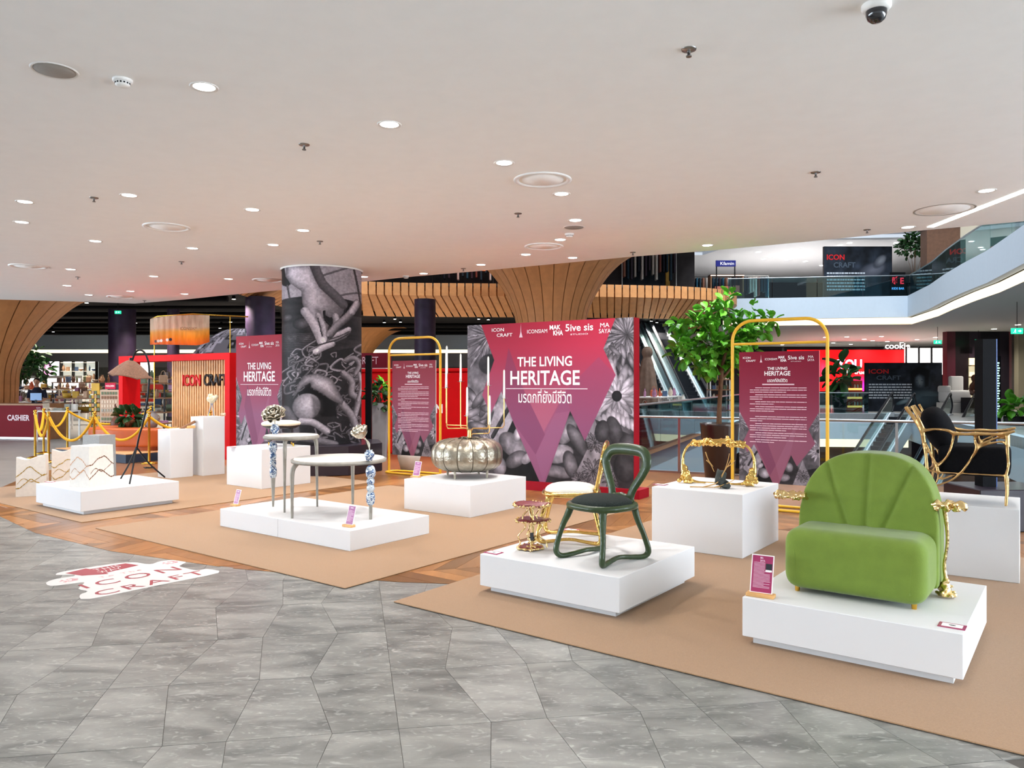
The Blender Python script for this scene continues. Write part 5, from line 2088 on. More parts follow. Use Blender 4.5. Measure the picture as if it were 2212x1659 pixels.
P = Paint(190, 420, GR(52))
P.noise(0.5, 2, 26, 2)
P.poly([Z(0, 0), Z(700, 0), Z(700, 330), Z(500, 300), Z(180, 290), Z(0, 300)], GR(160))
P.noise(0.12, 6, 14, 12)
P.stroke([Z(290, 150), Z(420, 100), Z(560, 40)], 0.006, GR(90), GR(110))
P.stroke([Z(440, 280), Z(540, 250), Z(640, 225)], 0.006, GR(90), GR(110))
P.stroke([Z(560, 70), Z(590, 200), Z(612, 330)], 0.007, GR(50), GR(80))
P.round([Z(30, 50), Z(62, 60), Z(72, 130), Z(108, 190), Z(85, 210), Z(50, 190), Z(30, 150)], GR(14), GR(50), 0.03)
P.stroke([Z(84, 200), Z(100, 290)], 0.006, GR(70), GR(90))
P.poly([Z(500, 330), Z(640, 310), Z(640, 420), Z(500, 420)], GR(36))
for x, y, rx, ry in ((80, 440, 0.035, 0.022), (185, 490, 0.05, 0.035), (100, 600, 0.06, 0.03), (210, 600, 0.05, 0.03)):
    P.ell(*Z(x, y), rx, ry, 0.1, GR(30), GR(104))
for i in range(12):
    y = 560 + i * 12
    P.stroke([Z(38, y), Z(150, y + 8), Z(280, y + 2)], 0.003, GR(36), GR(86))
# tangle of carved coils below
rnd = random.Random(8)
P.poly([Z(30, 720), Z(200, 690), Z(420, 690), Z(640, 640), Z(640, 1400), Z(30, 1400)], GR(46))
for i in range(60):
    x, y = rnd.uniform(60, 620), rnd.uniform(690, 1000)
    a = rnd.uniform(0, 6.28)
    L = rnd.uniform(30, 90)
    P.stroke([Z(x, y), Z(x + L * math.cos(a), y + L * 0.6 * math.sin(a)), Z(x + L * math.cos(a + 1), y + L * math.sin(a + 1)), Z(x + 20 * math.cos(a + 2.5), y + L * math.sin(a + 2))],
             rnd.uniform(0.004, 0.009), GR(24), GR(rnd.uniform(110, 190)))
for i in range(34):
    x, y = rnd.uniform(330, 620), rnd.uniform(980, 1360)
    a = rnd.uniform(0, 6.28)
    L = rnd.uniform(20, 60)
    P.stroke([Z(x, y), Z(x + L * math.cos(a), y + L * math.sin(a)), Z(x + L * math.cos(a + 1.4), y + L * math.sin(a + 1.4))], rnd.uniform(0.004, 0.008), GR(20), GR(rnd.uniform(90, 160)))
P.stroke([Z(480, 860), Z(540, 920), Z(540, 1010), Z(590, 1060), Z(560, 1180)], 0.022, GR(40), GR(170))
P.stroke([Z(600, 860), Z(615, 960), Z(590, 1060)], 0.014, GR(50), GR(180))
P.stroke([Z(470, 1090), Z(540, 1180), Z(580, 1290)], 0.024, GR(50), GR(170))
P.stroke([Z(500, 760), Z(560, 740), Z(600, 790), Z(570, 850)], 0.016, GR(50), GR(150))
# arm and pinching hand
P.round([Z(78, 40), Z(72, 130), Z(112, 190), Z(186, 250), Z(190, 330), Z(215, 420), Z(285, 520), Z(300, 600), Z(318, 640), Z(352, 628), Z(366, 560), Z(376, 500), Z(354, 460), Z(352, 428), Z(385, 445),
         Z(420, 430), Z(432, 474), Z(482, 400), Z(492, 330), Z(420, 270), Z(340, 190), Z(268, 40)], GR(96), GR(206), 0.06, lx=-1.2, ly=0.0)
P.stroke([Z(275, 60), Z(330, 190), Z(410, 270), Z(480, 340)], 0.028, GR(70), GR(110))
P.ell(*Z(300, 405), 0.03, 0.05, 0.4, GR(168), GR(118), soft=0.7)
P.stroke([Z(210, 400), Z(262, 480), Z(300, 560), Z(325, 625)], 0.026, GR(120), GR(214))
P.stroke([Z(300, 430), Z(330, 500), Z(345, 570), Z(345, 610)], 0.017, GR(104), GR(200))
P.stroke([Z(300, 450), Z(318, 520), Z(330, 590)], 0.004, GR(50), GR(84))
P.ell(*Z(334, 612), 0.016, 0.02, 0.2, GR(190), GR(232))
P.stroke([Z(345, 400), Z(352, 460), Z(390, 500)], 0.007, GR(24), GR(60))
P.round([Z(370, 604), Z(400, 556), Z(518, 506), Z(536, 545), Z(500, 590), Z(400, 640), Z(310, 716), Z(274, 700), Z(290, 658), Z(358, 628)], GR(80), GR(206), 0.035, lx=-0.4, ly=0.6)
P.stroke([Z(285, 700), Z(330, 672), Z(400, 640)], 0.018, GR(110), GR(216))
P.stroke([Z(300, 650), Z(360, 632), Z(440, 606), Z(520, 556)], 0.004, GR(40), GR(80))
P.stroke([Z(400, 585), Z(460, 560), Z(520, 525)], 0.016, GR(110), GR(214))
P.stroke([Z(380, 606), Z(450, 580), Z(525, 540)], 0.003, GR(40), GR(80))
P.ell(*Z(292, 690), 0.014, 0.01, 0.6, GR(190), GR(236))
P.stroke([Z(422, 432), Z(430, 480), Z(405, 545)], 0.02, GR(96), GR(200))
P.stroke([Z(384, 570), Z(440, 500), Z(520, 420), Z(584, 320)], 0.024, GR(44), GR(176))
P.stroke([Z(545, 390), Z(584, 318)], 0.02, GR(90), GR(220))
# second hand, ball, fingers
P.round([Z(165, 930), Z(210, 872), Z(300, 860), Z(400, 900), Z(482, 1060), Z(470, 1096), Z(380, 1052), Z(330, 1010), Z(250, 962), Z(246, 930), Z(195, 960), Z(122, 1052)], GR(76), GR(196), 0.045, lx=0.2, ly=0.6)
P.poly([Z(190, 985), Z(246, 935), Z(255, 970), Z(340, 1020), Z(420, 1080), Z(440, 1180), Z(330, 1180), Z(160, 1010)], GR(26), 0.01)
P.ell(*Z(220, 1105), 0.082, 0.075, 0.5, GR(70), GR(176), pw=0.35)
P.poly([Z(255, 1030), Z(330, 1060), Z(335, 1140), Z(270, 1190), Z(262, 1110)], GR(60), 0.02, 0.6)
P.stroke([Z(185, 1215), Z(270, 1225), Z(362, 1290)], 0.022, GR(70), GR(196))
P.stroke([Z(70, 1150), Z(120, 1230), Z(130, 1330)], 0.04, GR(40), GR(110))
P.stroke([Z(40, 1330), Z(250, 1345), Z(420, 1390)], 0.022, GR(60), GR(140))
P.a = np.clip((P.a - 105) * 1.18 + 103, 8, 235) * np.array([1.0, 1.0, 0.985])
P.noise(0.18, 50, 110, 7, octv=2)
CR, CZ0 = 0.72, 0.52
CX, CY = -3.54, 14.2
t = thing('column', 'round column wrapped in a monochrome photograph of working hands', 'column', (CX, CY, 0), math.atan2(-CX, CY))
cb = MB()
cb.grid(lambda u, v: (CR * 0.995 * math.cos(2 * PI * u), CR * 0.995 * math.sin(2 * PI * u), CZ0 + v * (CEIL - CZ0)), 64, 1, cu=True)
cb.build('shaft', mat('column_back_print', S(60, 56, 66), 0.6, var=0.4, vscale=2), t)


def colfn(u, v):
    a = (u - 0.5) * PI * 0.985
    x = np.sin(a) * CR
    return np.stack([x, -np.sqrt(np.maximum(CR * CR - x * x, 0)), CZ0 + v * (CEIL - CZ0 - 0.02)], -1)


# sheet columns follow the projected width
Pw = P.a.copy()
uu = (np.arange(190) + 0.5) / 190
pos = (np.sin((uu - 0.5) * PI * 0.985) + 1) / 2
P.a = Pw[:, np.clip((pos * 190).astype(int), 0, 189)]
P.build('photo_wrap', t, colfn, PRINT)
MB().lathe([(CR + 0.02, CEIL - 0.03), (CR + 0.03, CEIL - 0.002), (CR, CEIL - 0.002), (CR, CEIL - 0.03)], 64, cap=False).build('collar', TRIMW, t)
NAVY = mat('dark_plum_laminate', S(38, 30, 40), 0.35, coat=0.3)
cbm = MB()
oc = [(1.16 * math.cos(PI / 8 + k * PI / 4), 1.16 * math.sin(PI / 8 + k * PI / 4)) for k in range(8)]
cbm.prism(oc, 0.0115, CZ0 - 0.004)
cbm.build('base_seat', NAVY, t)
# ================================================================== plants
LEAFG = mat('fig_leaf_green', S(82, 152, 36), 0.45, var=0.3, vscale=3, island=0.35, coat=0.15)
LEAFD = mat('dark_leaf_green', S(34, 70, 30), 0.5, var=0.3, vscale=3, island=0.35)
LIME = mat('lime_leaf', S(110, 190, 40), 0.5, island=0.2)
BARK = mat('brown_bark', S(96, 70, 50), 0.85, bump=0.6, bscale=60, var=0.25, vscale=20)
SOIL = mat('dark_soil', S(36, 28, 24), 0.95, bump=0.6, bscale=80)


def leaf_mesh(name, L, W, m):
    b = MB()

    def fn(u, v):
        s = (u - 0.5) * 2
        w = W * (math.sin(PI * min(1.0, v * 0.93 + 0.03)) ** 0.7) * (0.65 + 0.5 * v)
        return (s * w, L * v, 0.16 * L * s * s * (1 if v > 0 else 0) - 0.22 * L * v * v)
    b.grid(fn, 4, 5)
    me = bpy.data.meshes.new(name)
    me.from_pydata(b.v, [], b.f)
    me.polygons.foreach_set('use_smooth', [True] * len(b.f))
    me.materials.append(m)
    return me


LM = {}


def leaves(t, clusters, n, L, m, seed=1, part='leaf', extra=0):
    """separate leaves spread over balls (x, y, z, r), their blades turned outwards"""
    key = (m.name, round(L, 3))
    if key not in LM:
        LM[key] = [leaf_mesh('leaf', L * k, L * k * w, m) for k, w in ((1, 0.42), (0.85, 0.46), (1.15, 0.38))]
    r = random.Random(seed)
    tot = sum(c[3] ** 2 for c in clusters)
    for c in clusters:
        for i in range(max(2, round(n * c[3] ** 2 / tot))):
            d = Vector((r.gauss(0, 1), r.gauss(0, 1), r.gauss(0, 1))).normalized()
            p = Vector(c[:3]) + d * c[3] * r.uniform(0.45, 1.0)
            q = (d + Vector((r.uniform(-.6, .6), r.uniform(-.6, .6), r.uniform(-0.5, 0.7)))).normalized()
            rot = q.to_track_quat('Y', 'Z').to_matrix().to_4x4() @ Matrix.Rotation(r.uniform(-0.8, 0.8), 4, 'Y')
            o = link(part, r.choice(LM[key]), t)
            o.matrix_local = Matrix.Translation(p) @ rot
    if extra:
        b = MB()
        for c in clusters:
            for i in range(max(2, round(extra * c[3] ** 2 / tot))):
                d = Vector((r.gauss(0, 1), r.gauss(0, 1), r.gauss(0, 1))).normalized()
                p = Vector(c[:3]) + d * c[3] * r.uniform(0.0, 0.75)
                q = (d + Vector((r.uniform(-.9, .9), r.uniform(-.9, .9), r.uniform(-0.5, 0.7)))).normalized()
                rot = q.to_track_quat('Y', 'Z').to_matrix().to_4x4() @ Matrix.Rotation(r.uniform(-0.8, 0.8), 4, 'Y')
                me = LM[key][0]
                b.add([v.co for v in me.vertices], [tuple(f.vertices) for f in me.polygons], True, Matrix.Translation(p) @ rot)
        b.build('inner_leaves', m, t, kind='stuff')


# fig tree in tall black pot
FT = Vector((3.27, 12.0, 0))
t = thing('fig_tree', 'leafy fig tree in a tall dark tapered pot by the balustrade', 'tree', FT)
POTB = mat('black_brown_glaze', S(40, 28, 26), 0.3, coat=0.5, var=0.15)
MB().lathe([(0.0, 0.004), (0.205, 0.004), (0.215, 0.02), (0.30, 0.95), (0.305, 0.985), (0.28, 0.985), (0.275, 0.90), (0.0, 0.90)], 36, cap=False).build('pot', POTB, t)
MB().lathe([(0.272, 0.9), (0.2, 0.915), (0.0, 0.92)], 24, cap=False).build('soil', SOIL, t)


def fp(px, py, dy=0):
    return tuple(D(px, py, 12.0 + dy) - FT)


tk = MB()
stube(tk, [(*fp(1553, 918), 0.045), (*fp(1554, 880), 0.036), (*fp(1557, 830), 0.036), (*fp(1557, 800), 0.045), (*fp(1545, 775, 0.1), 0.03), (*fp(1530, 745, 0.1), 0.018)], 5, 10)
stube(tk, [(*fp(1557, 805), 0.035), (*fp(1565, 770, -0.1), 0.026), (*fp(1580, 720, -0.1), 0.015), (*fp(1572, 665), 0.008)], 5, 8)
stube(tk, [(*fp(1560, 815), 0.03), (*fp(1575, 800, -0.05), 0.02), (*fp(1600, 760), 0.014), (*fp(1650, 702), 0.006)], 5, 8)
stube(tk, [(*fp(1543, 772), 0.02), (*fp(1510, 735), 0.012), (*fp(1478, 745), 0.006)], 5, 8)
tk.build('trunk', BARK, t)
cl = []
for px, py, pr, dy in ((1545, 745, 62, 0), (1483, 762, 34, -0.1), (1463, 740, 20, 0.1), (1468, 700, 18, 0), (1565, 668, 26, 0), (1575, 645, 16, 0.05), (1600, 705, 36, 0.1), (1640, 705, 26, 0), (1668, 693, 18, 0),
                       (1512, 705, 34, 0), (1530, 675, 24, 0.1), (1556, 785, 34, 0.1), (1520, 790, 26, -0.1), (1598, 755, 36, 0), (1620, 730, 22, -0.1), (1588, 790, 20, 0.1), (1626, 665, 12, 0)):
    cl.append((*fp(px, py, dy), pr / FPX * 12))
leaves(t, cl, 285, 0.155, LEAFG, 3, extra=330)


def potted(name, label, loc, h, r0, r1, potm, cl, n, L, lm, square=False, stem=True, seed=2):
    t = thing(name, label, 'plant', loc)
    if square:
        b = MB()
        b.add([(-r0, -r0, 0), (r0, -r0, 0), (r0, r0, 0), (-r0, r0, 0), (-r1, -r1, h), (r1, -r1, h), (r1, r1, h), (-r1, r1, h)],
              [(3, 2, 1, 0), (4, 5, 6, 7), (0, 1, 5, 4), (1, 2, 6, 5), (2, 3, 7, 6), (3, 0, 4, 7)])
        b.build('pot', potm, t)
        MB().box(-r1 * 0.93, r1 * 0.93, -r1 * 0.93, r1 * 0.93, h, h + 0.01).build('soil', SOIL, t)
    else:
        MB().lathe([(0.0, 0.0), (r0, 0.0), (r1, h * 0.7), (r1 * 0.98, h), (r1 * 0.9, h), (r1 * 0.88, h * 0.9), (0, h * 0.9)], 28, cap=False).build('pot', potm, t)
        MB().lathe([(r1 * 0.88, h * 0.905), (0, h * 0.92)], 20, cap=False).build('soil', SOIL, t)
    if cl:
        if stem:
            b = MB()
            for c in cl:
                b.tube(spline([(0, 0, h * 0.9), (c[0] * 0.4, c[1] * 0.4, (h + c[2]) / 2), c[:3]], 4), 0.012 if h < 1.5 else 0.03, 6)
            b.build('stems', BARK, t)
        leaves(t, cl, n, L, lm, seed)
    return t


CEM = mat('pale_cement', S(196, 190, 182), 0.7, var=0.08)
CEMG = mat('grey_cement', S(138, 140, 144), 0.7, var=0.1)
BLKP = mat('black_plastic_pot', S(28, 27, 30), 0.5)
potted('round_planter', 'pale cement bowl planter standing behind the text arch by the column', (-1.92, 14.2, 0.003), 0.34, 0.15, 0.215, CEM, [], 0, 0, LEAFD)
t = potted('tall_planter', 'tall tapered grey planter with glossy leaves beside the black post', (-2.80, 16.1, 0.0), 1.2, 0.13, 0.19, CEMG,
           [(-0.1, 0, 1.35, 0.2), (0.1, -0.05, 1.3, 0.2), (0.22, -0.1, 1.1, 0.12), (0.0, 0, 1.45, 0.15)], 60, 0.15, LEAFD, square=True)
leaves(t, [(0.06, -0.1, 1.55, 0.09)], 12, 0.14, LIME, 9)
tag(MB().box(-0.06, 0.06, -0.05, 0.05, 0, 2.17).build('post', BLKM, None, (-2.86, 15.2, 0)), 'slim black post standing behind the column base', 'post')

# ================================================================== red kiosk behind the arches
REDB = mat('bright_red_panel', S(196, 10, 16), 0.6, var=0.05, spec=0.12)
REDD = mat('dark_crimson_sign', S(112, 14, 34), 0.6, spec=0.12)
t = thing('red_kiosk', 'bright red kiosk wall with bold white lettering behind the text arch', 'kiosk', (-2.4, 17.3, 0), RB * 0.6)
MB().rbox(-1.7, 1.75, 0, 0.5, 0.0, 1.87, 0.05, 2).build('wall', REDB, t)
MB().rbox(-1.72, 1.77, -0.04, 0.54, 1.87, 1.95, 0.02, 1).build('cap', REDB, t)
lettering('lettering', 'ART\nKITCHEN\nBY', 1.05, 0.75, PRW, t, UP(0.38, -0.006, 1.05), 0.03)
t = thing('craft_booth', 'dark crimson sign booth with white lettering behind the column', 'booth', (-4.6, 20.4, 0), RB * 0.6)
MB().box(-1.6, 1.4, 0, 0.25, 2.02, 2.42).build('sign_board', REDD, t)
MB().box(-1.6, 1.4, -0.05, 0.3, 1.9, 2.02).build('light_ledge', mat('pale_ledge', S(214, 206, 200), 0.5), t)
MB().box(-1.55, -1.4, 0.02, 0.2, 0, 1.9).build('support', REDD, t)
MB().box(1.2, 1.35, 0.02, 0.2, 0, 1.9).build('support', REDD, t)
MB().box(-1.5, 1.3, 0.6, 0.7, 0, 1.9).build('rear_panel', REDB, t)
lettering('lettering', 'THAI CERAMIC CRAFT', 2.1, 0.2, PRP, t, UP(0.1, -0.006, 2.22), 0.0)


# ================================================================== timber funnel columns
def funnel(label, x, y, prof, nb, rot=0.0):
    t = thing('timber_column', label, 'column', (x, y, 0), rot)
    q = spline(prof, 5)
    MB().lathe([(p[0] - 0.16, p[1]) for p in q], nb * 2, cap=False).build('core', TIMB, t)
    me = None
    for k in range(nb):
        if me is None:
            b = MB()
            g = 0.012
            vs, fs = [], []
            for p in q:
                for s in (-1, 0, 1):
                    a = s * (PI / nb - g / max(0.8, p[0]))
                    vs.append((p[0] * math.cos(a), p[0] * math.sin(a), p[1]))
            for i in range(len(q) - 1):
                for s in (0, 1):
                    fs.append((3 * i + s, 3 * i + s + 1, 3 * i + s + 4, 3 * i + s + 3))
            b.add(vs, fs, False)
            o = b.build('board', TIMB, t)
            me = o
        else:
            o = me.copy()
            COL.objects.link(o)
            o.parent = t
        o.rotation_euler = (0, 0, 2 * PI * k / nb)


funnel('large flaring timber-boarded column rising behind the wide crimson wall', 1.53, 30.0,
       [(1.3, 0), (1.3, 2.0), (1.34, 3.6), (1.42, 4.2), (1.6, 4.75), (1.95, 5.4), (2.45, 6.05), (3.15, 6.6), (4.3, 7.1), (5.6, 7.4)], 26)
funnel('flaring timber-boarded column half hidden behind the photograph-wrapped column', -9.9, 45.5,
       [(1.35, 0), (1.4, 2.5), (1.53, 3.36), (1.9, 3.9), (2.46, 4.46), (3.0, 4.76), (3.6, 4.94)], 40)
funnel('broad flaring timber-boarded column beside the cashier counter', -16.75, 24.0,
       [(1.0, 0), (1.02, 1.4), (1.1, 2.18), (1.46, 2.9), (2.04, 3.64), (2.77, 4.3), (3.7, 4.75), (4.0, 4.93)], 28)

# ================================================================== dark print columns in the shop
PURP = mat('purple_black_print', S(52, 40, 62), 0.5, var=0.6, vscale=1.6)
for x, y, r, lb in ((-17.4, 34.0, 0.56, 'dark purple printed column between the shop shelves'), (-9.75, 29.5, 0.55, 'dark purple column under the timber soffit beside the slim crimson wall'),
                    (-3.45, 30.2, 0.42, 'black patterned column behind the text arch'), (-14.9, 33.5, 0.25, 'narrow navy column behind the red portal')):
    t = thing('dark_column', lb, 'column', (x, y, 0))
    MB().cyl(0, 0, 0.02, 4.95, r, r, 32).build('shaft', PURP, t)
    MB().cyl(0, 0, 0.0, 0.18, r + 0.04, r + 0.04, 32).build('skirting', BLKM, t)

# ================================================================== shop: spots and pipes under the black ceiling
SPOTW = mat('spot_glow', (1, 0.93, 0.82, 1), 0.5, emit=30, ecol=(1, 0.93, 0.82, 1))
PIPE = mat('black_pipe', S(14, 13, 15), 0.8, spec=0.1)
BLK_POLY = [(p.x, p.y) for p in inner] + [(11.6, 52), (-42, 52), (-42, 19.8)]


def in_poly(poly, p):
    c = False
    for (x0, y0), (x1, y1) in zip(poly, poly[1:] + poly[:1]):
        if (y0 > p[1]) != (y1 > p[1]) and p[0] < (x1 - x0) * (p[1] - y0) / (y1 - y0) + x0:
            c = not c
    return c


SPX = [(158, 653), (187, 656), (293, 699), (112, 712), (115, 718), (505, 648), (543, 654), (579, 657), (478, 702), (498, 697), (475, 710), (330, 668),
       (853, 687), (904, 692), (830, 698), (1034, 687), (1055, 690), (865, 697), (1407, 695), (1419, 698), (265, 701), (380, 672), (540, 668)]
root = None
for px, py in SPX:
    x, y = U(px, py, 4.80)
    y = min(y, 50)
    x = (px - 1106) / FPX * y
    while y < 51 and not in_poly(BLK_POLY, (x, y)):
        y += 0.5
        x = (px - 1106) / FPX * y
    if root is None:
        root = thing('track_spotlight', 'small black spotlight glowing under the black shop ceiling', 'light', (x, y, 4.8), 0, 'spotlights under the black shop ceiling')
        MB().cyl(0, 0, 0.03, 0.16, 0.075, 0.06, 14).build('housing', PIPE, root)
        MB().lathe([(0.0, 0.022), (0.07, 0.03)], 14, cap=False).build('lens', SPOTW, root)
    else:
        dup(root, (x, y, 4.8))
    spot_light('track_spotlight_beam', (x, y, 4.8), 800, 2.4, 0.7, (1, 0.88, 0.74))
for i in range(9):
    y = 22 + 3.2 * i
    tag(MB().tube([(-40, y, 4.78), (-10.6 if y < 39 else 6, y, 4.78)], 0.07 if i % 2 else 0.11, 8).build('ceiling_duct', PIPE), 'long black duct running under the black shop ceiling', 'duct', 'ducts under the black shop ceiling')['group'] = 'ducts under the black shop ceiling'

# ================================================================== red portal with slatted wall
a = Vector((-9.4, 18.2))
t = thing('red_portal', 'deep red portal frame with slatted timber wall and shop name letters', 'portal', (a.x, a.y, 0), RB)
PL = 4.1
MB().box(0, 0.16, 0, 0.45, 0.0, 2.26).build('post', REDB, t)
MB().box(PL - 0.16, PL, 0, 0.45, 0.0, 2.26).build('post', REDB, t)
MB().box(0.16, PL - 0.16, 0, 0.45, 2.12, 2.26).build('beam', REDB, t)
SLAT = mat('pale_timber_slat', S(210, 160, 104), 0.5, var=0.15, vscale=8, island=0.08)
bw = MB().box(1.75, PL - 0.16, 0.28, 0.31, 0.0, 2.12).build('backing', SLAT, t)
for k in range(26):
    x = 1.76 + k * (PL - 0.16 - 1.76) / 26
    MB().box(x, x + 0.05, 0.225, 0.28, 0.0, 2.12).build('slat', SLAT, bw)
lettering('lettering', 'ICON', 0.64, 0.26, mat('red_letter', S(204, 30, 34), 0.4), t, UP(2.50, 0.233, 1.68), 0.02, 0.03)
lettering('lettering', 'CRAFT', 0.80, 0.26, mat('black_letter', S(30, 26, 26), 0.4), t, UP(3.34, 0.233, 1.69), 0.02, 0.03)

# ================================================================== stanchions and ropes
ROPE = mat('yellow_rope', S(232, 170, 30), 0.7, bump=0.6, bscale=90)
STP = {'a': (-10.30, 16.45), 'b': (-10.76, 17.5), 'c': (-9.43, 15.5), 'd': (-10.86, 18.6), 'e': (-8.45, 15.4), 'f': (-7.29, 15.3), 'g': (-6.3, 15.9), 'h': (-9.3, 19.6)}
LBS = {'a': 'brass rope stanchion nearest the cashier counter', 'b': 'brass rope stanchion behind the one nearest the cashier counter', 'c': 'brass rope stanchion at the corner of the rope line beside the stone stools',
       'd': 'brass rope stanchion in the rear row in front of the yellow goods', 'e': 'brass rope stanchion behind the grey terrazzo block', 'f': 'brass rope stanchion with round foot beside the lamp stem',
       'g': 'brass rope stanchion hidden behind the slim white plinths', 'h': 'brass rope stanchion by the red portal post'}
root = None
for k, (x, y) in STP.items():
    if root is None:
        root = thing('stanchion', LBS[k], 'stanchion', (x, y, 0.003), 0, 'brass stanchions of the rope line')
        MB().lathe([(0.0, 0.0), (0.155, 0.0), (0.16, 0.012), (0.1, 0.03), (0.035, 0.045)], 24, cap=False).build('foot', BRASS, root)
        MB().lathe([(0.024, 0.03), (0.024, 0.92), (0.034, 0.93), (0.034, 0.97), (0.02, 0.98), (0.036, 1.0), (0.036, 1.03), (0.0, 1.045)], 14, cap=False).build('pole', BRASS, root)
    else:
        dup(root, (x, y, 0.003), None, LBS[k])
for p, q, sag in (('a', 'c', 0.55), ('a', 'b', 0.5), ('b', 'd', 0.45), ('c', 'e', 0.62), ('d', 'h', 0.45), ('e', 'f', 0.6), ('f', 'g', 0.35)):
    A, B = Vector((*STP[p], 0.95)), Vector((*STP[q], 0.95))
    pts = []
    for i in range(15):
        f = i / 14
        c = A + (B - A) * f
        c.z -= sag * 0.8 * (1 - (2 * f - 1) ** 2)
        pts.append(tuple(c))
    nm = {'a': 'the cashier', 'b': 'the second', 'c': 'the corner', 'd': 'the rear', 'e': 'the terrazzo-side', 'f': 'the lamp-side', 'g': 'the plinth-side', 'h': 'the portal'}
    tag(MB().tube(spline(pts, 2), 0.027, 8).build('barrier_rope', ROPE), 'yellow twisted rope sagging between %s and %s stanchions' % (nm[p], nm[q]), 'rope', 'yellow ropes of the rope line')

# ================================================================== cashier counter
CARM = mat('counter_crimson', S(112, 10, 24), 0.6, var=0.12, vscale=1.5, spec=0.12)
OAKC = mat('counter_oak', S(150, 104, 68), 0.5, var=0.15)
t = thing('cashier_counter', 'dark crimson cashier counter with white lettering and oak top', 'counter', (-14.75, 22.2, 0), -0.18)
MB().box(-2.2, 1.35, 0, 0.75, 0.06, 0.98).build('front_panel', CARM, t)
MB().box(-2.22, 1.42, -0.04, 0.8, 0.98, 1.03).build('counter_top', OAKC, t)
MB().box(1.35, 1.42, 0, 0.75, 0.0, 0.98).build('side_panel', OAKC, t)
MB().box(-2.2, 1.35, 0.04, 0.7, 0.0, 0.06).build('kick_rail', CHROME, t)
lettering('lettering', 'CASHIER', 0.74, 0.17, mat('counter_lettering', S(226, 200, 204), 0.5), t, UP(0.42, -0.006, 0.62), 0.03)
lettering('logo', 'ICON\nCRAFT', 0.16, 0.1, PRP, t, UP(1.1, -0.006, 0.88), 0.0)

# ================================================================== bench on its round platform, rabbits
ORA = mat('orange_leather', S(178, 84, 34), 0.45, var=0.12, vscale=3)
t = thing('platform', 'low tan stage with navy edge under the orange bench', 'platform', (-8.45, 16.75, 0.003), RB)
MB().box(-1.35, 1.35, -0.85, 0.55, 0, 0.17).build('stage_edge', mat('navy_edge', S(40, 54, 74), 0.6), t)
MB().box(-1.35, 1.35, -0.85, 0.55, 0.17, 0.185).build('stage_top', mat('tan_stage_top', S(196, 150, 104), 0.6), t)
t = thing('bench', 'rounded orange leather bench with grey seat patch on the low stage', 'bench', (-8.5, 16.7, 0.188), RB)
b = MB()
pl = []
for i in range(40):
    an = 2 * PI * i / 40
    q = 1 + 0.12 * math.sin(3 * an + 0.6)
    pl.append((1.12 * q * math.cos(an), 0.5 * q * math.sin(an)))
b.prism(pl, 0.08, 0.46)
b.soft('seat', ORA, t, 0.03, 8)
MB().prism([(p[0] * 0.86, p[1] * 0.86) for p in pl], 0.0, 0.1).build('plinth_base', ORA, t)
MB().ball((-0.35, -0.28, 0.44), 0.26, 0.12, 0.02, 16, 6).build('patch', mat('grey_patch', S(110, 92, 78), 0.8), t)
RAB = mat('brown_carved_wood', S(92, 52, 36), 0.5, var=0.2)
for k, (px, sc, lb) in enumerate(((242, 1.0, 'large carved brown rabbit figure behind the rope line'), (216, 0.55, 'small carved brown rabbit figure beside the large rabbit'))):
    x = (px - 1106) / FPX * 18.3
    t = thing('rabbit_figure', lb, 'sculpture', (x, 18.55 + 0.5 * k, 0.003))
    b = MB()
    b.ball((0, 0, 0.62), 0.16, 0.14, 0.2, 16, 10)
    b.ball((0.02, 0, 0.86), 0.1, 0.09, 0.1, 14, 10)
    b.tube([(0.0, -0.04, 0.92), (-0.03, -0.05, 1.12)], [0.04, 0.02], 8)
    b.tube([(0.04, 0.04, 0.92), (0.05, 0.05, 1.12)], [0.04, 0.02], 8)
    b.tube([(0.1, -0.05, 0.6), (0.2, -0.08, 0.5)], [0.05, 0.04], 8)
    if k:
        b.v = [(v[0] * 0.8, v[1] * 0.8, 0.30 + v[2] * 0.55) for v in b.v]
    b.soft('body', RAB, t, 0.02, 4)
    zt = 0.45 if not k else 0.545
    MB().box(-0.25, 0.25, -0.2, 0.2, zt - 0.05, zt).build('stand_top', OAKC, t)
    MB().box(-0.22, 0.22, -0.17, 0.17, 0, zt - 0.05).build('stand', mat('stand_brown', S(80, 50, 34), 0.6), t)
potted('potted_plant', 'broad-leaved plant in a brown pot on the orange bench', (-8.5, 16.9, 0.655), 0.16, 0.1, 0.13, mat('brown_pot', S(120, 74, 46), 0.6),
       [(0, 0, 0.22, 0.14), (0.14, -0.05, 0.2, 0.12), (-0.15, 0, 0.2, 0.11)], 40, 0.22, LEAFD, stem=True, seed=5)
tag(MB().lathe([(0.0, 0), (0.1, 0), (0.14, 0.12), (0.13, 0.27), (0.08, 0.32), (0.1, 0.35)], 20, cap=False).build('tall_jar', CEMG, None, ((328 - 1106) / FPX * 16.65, 16.65, 0.655)), 'grey stoneware jar standing on the orange bench', 'jar')
# ================================================================== hanging cloth lantern on a gold frame
t = thing('cloth_banner', 'hanging curved cloth banner fading from cream to orange', 'banner', (0, 0, 0))
LZ0, LZ1 = 2.56, 3.33
LY = 19.3
P = Paint(150, 80, (220, 200, 180))
G = grad(P, [(0, (206, 84, 20)), (0.25, (232, 128, 24)), (0.45, (240, 164, 70)), (0.58, (222, 190, 160)), (1.0, (222, 196, 168))])
P.a = G
for k, c in enumerate(((80, 60, 60), (230, 210, 200), (240, 236, 230), (222, 110, 70), (220, 216, 210), (50, 36, 50))):
    P.ell(0.15 + 0.055 * k, 0.12 + 0.012 * k, 0.055, 0.06, 0, c, c, soft=0.2)
P.noise(0.12, 40, 3, 3)


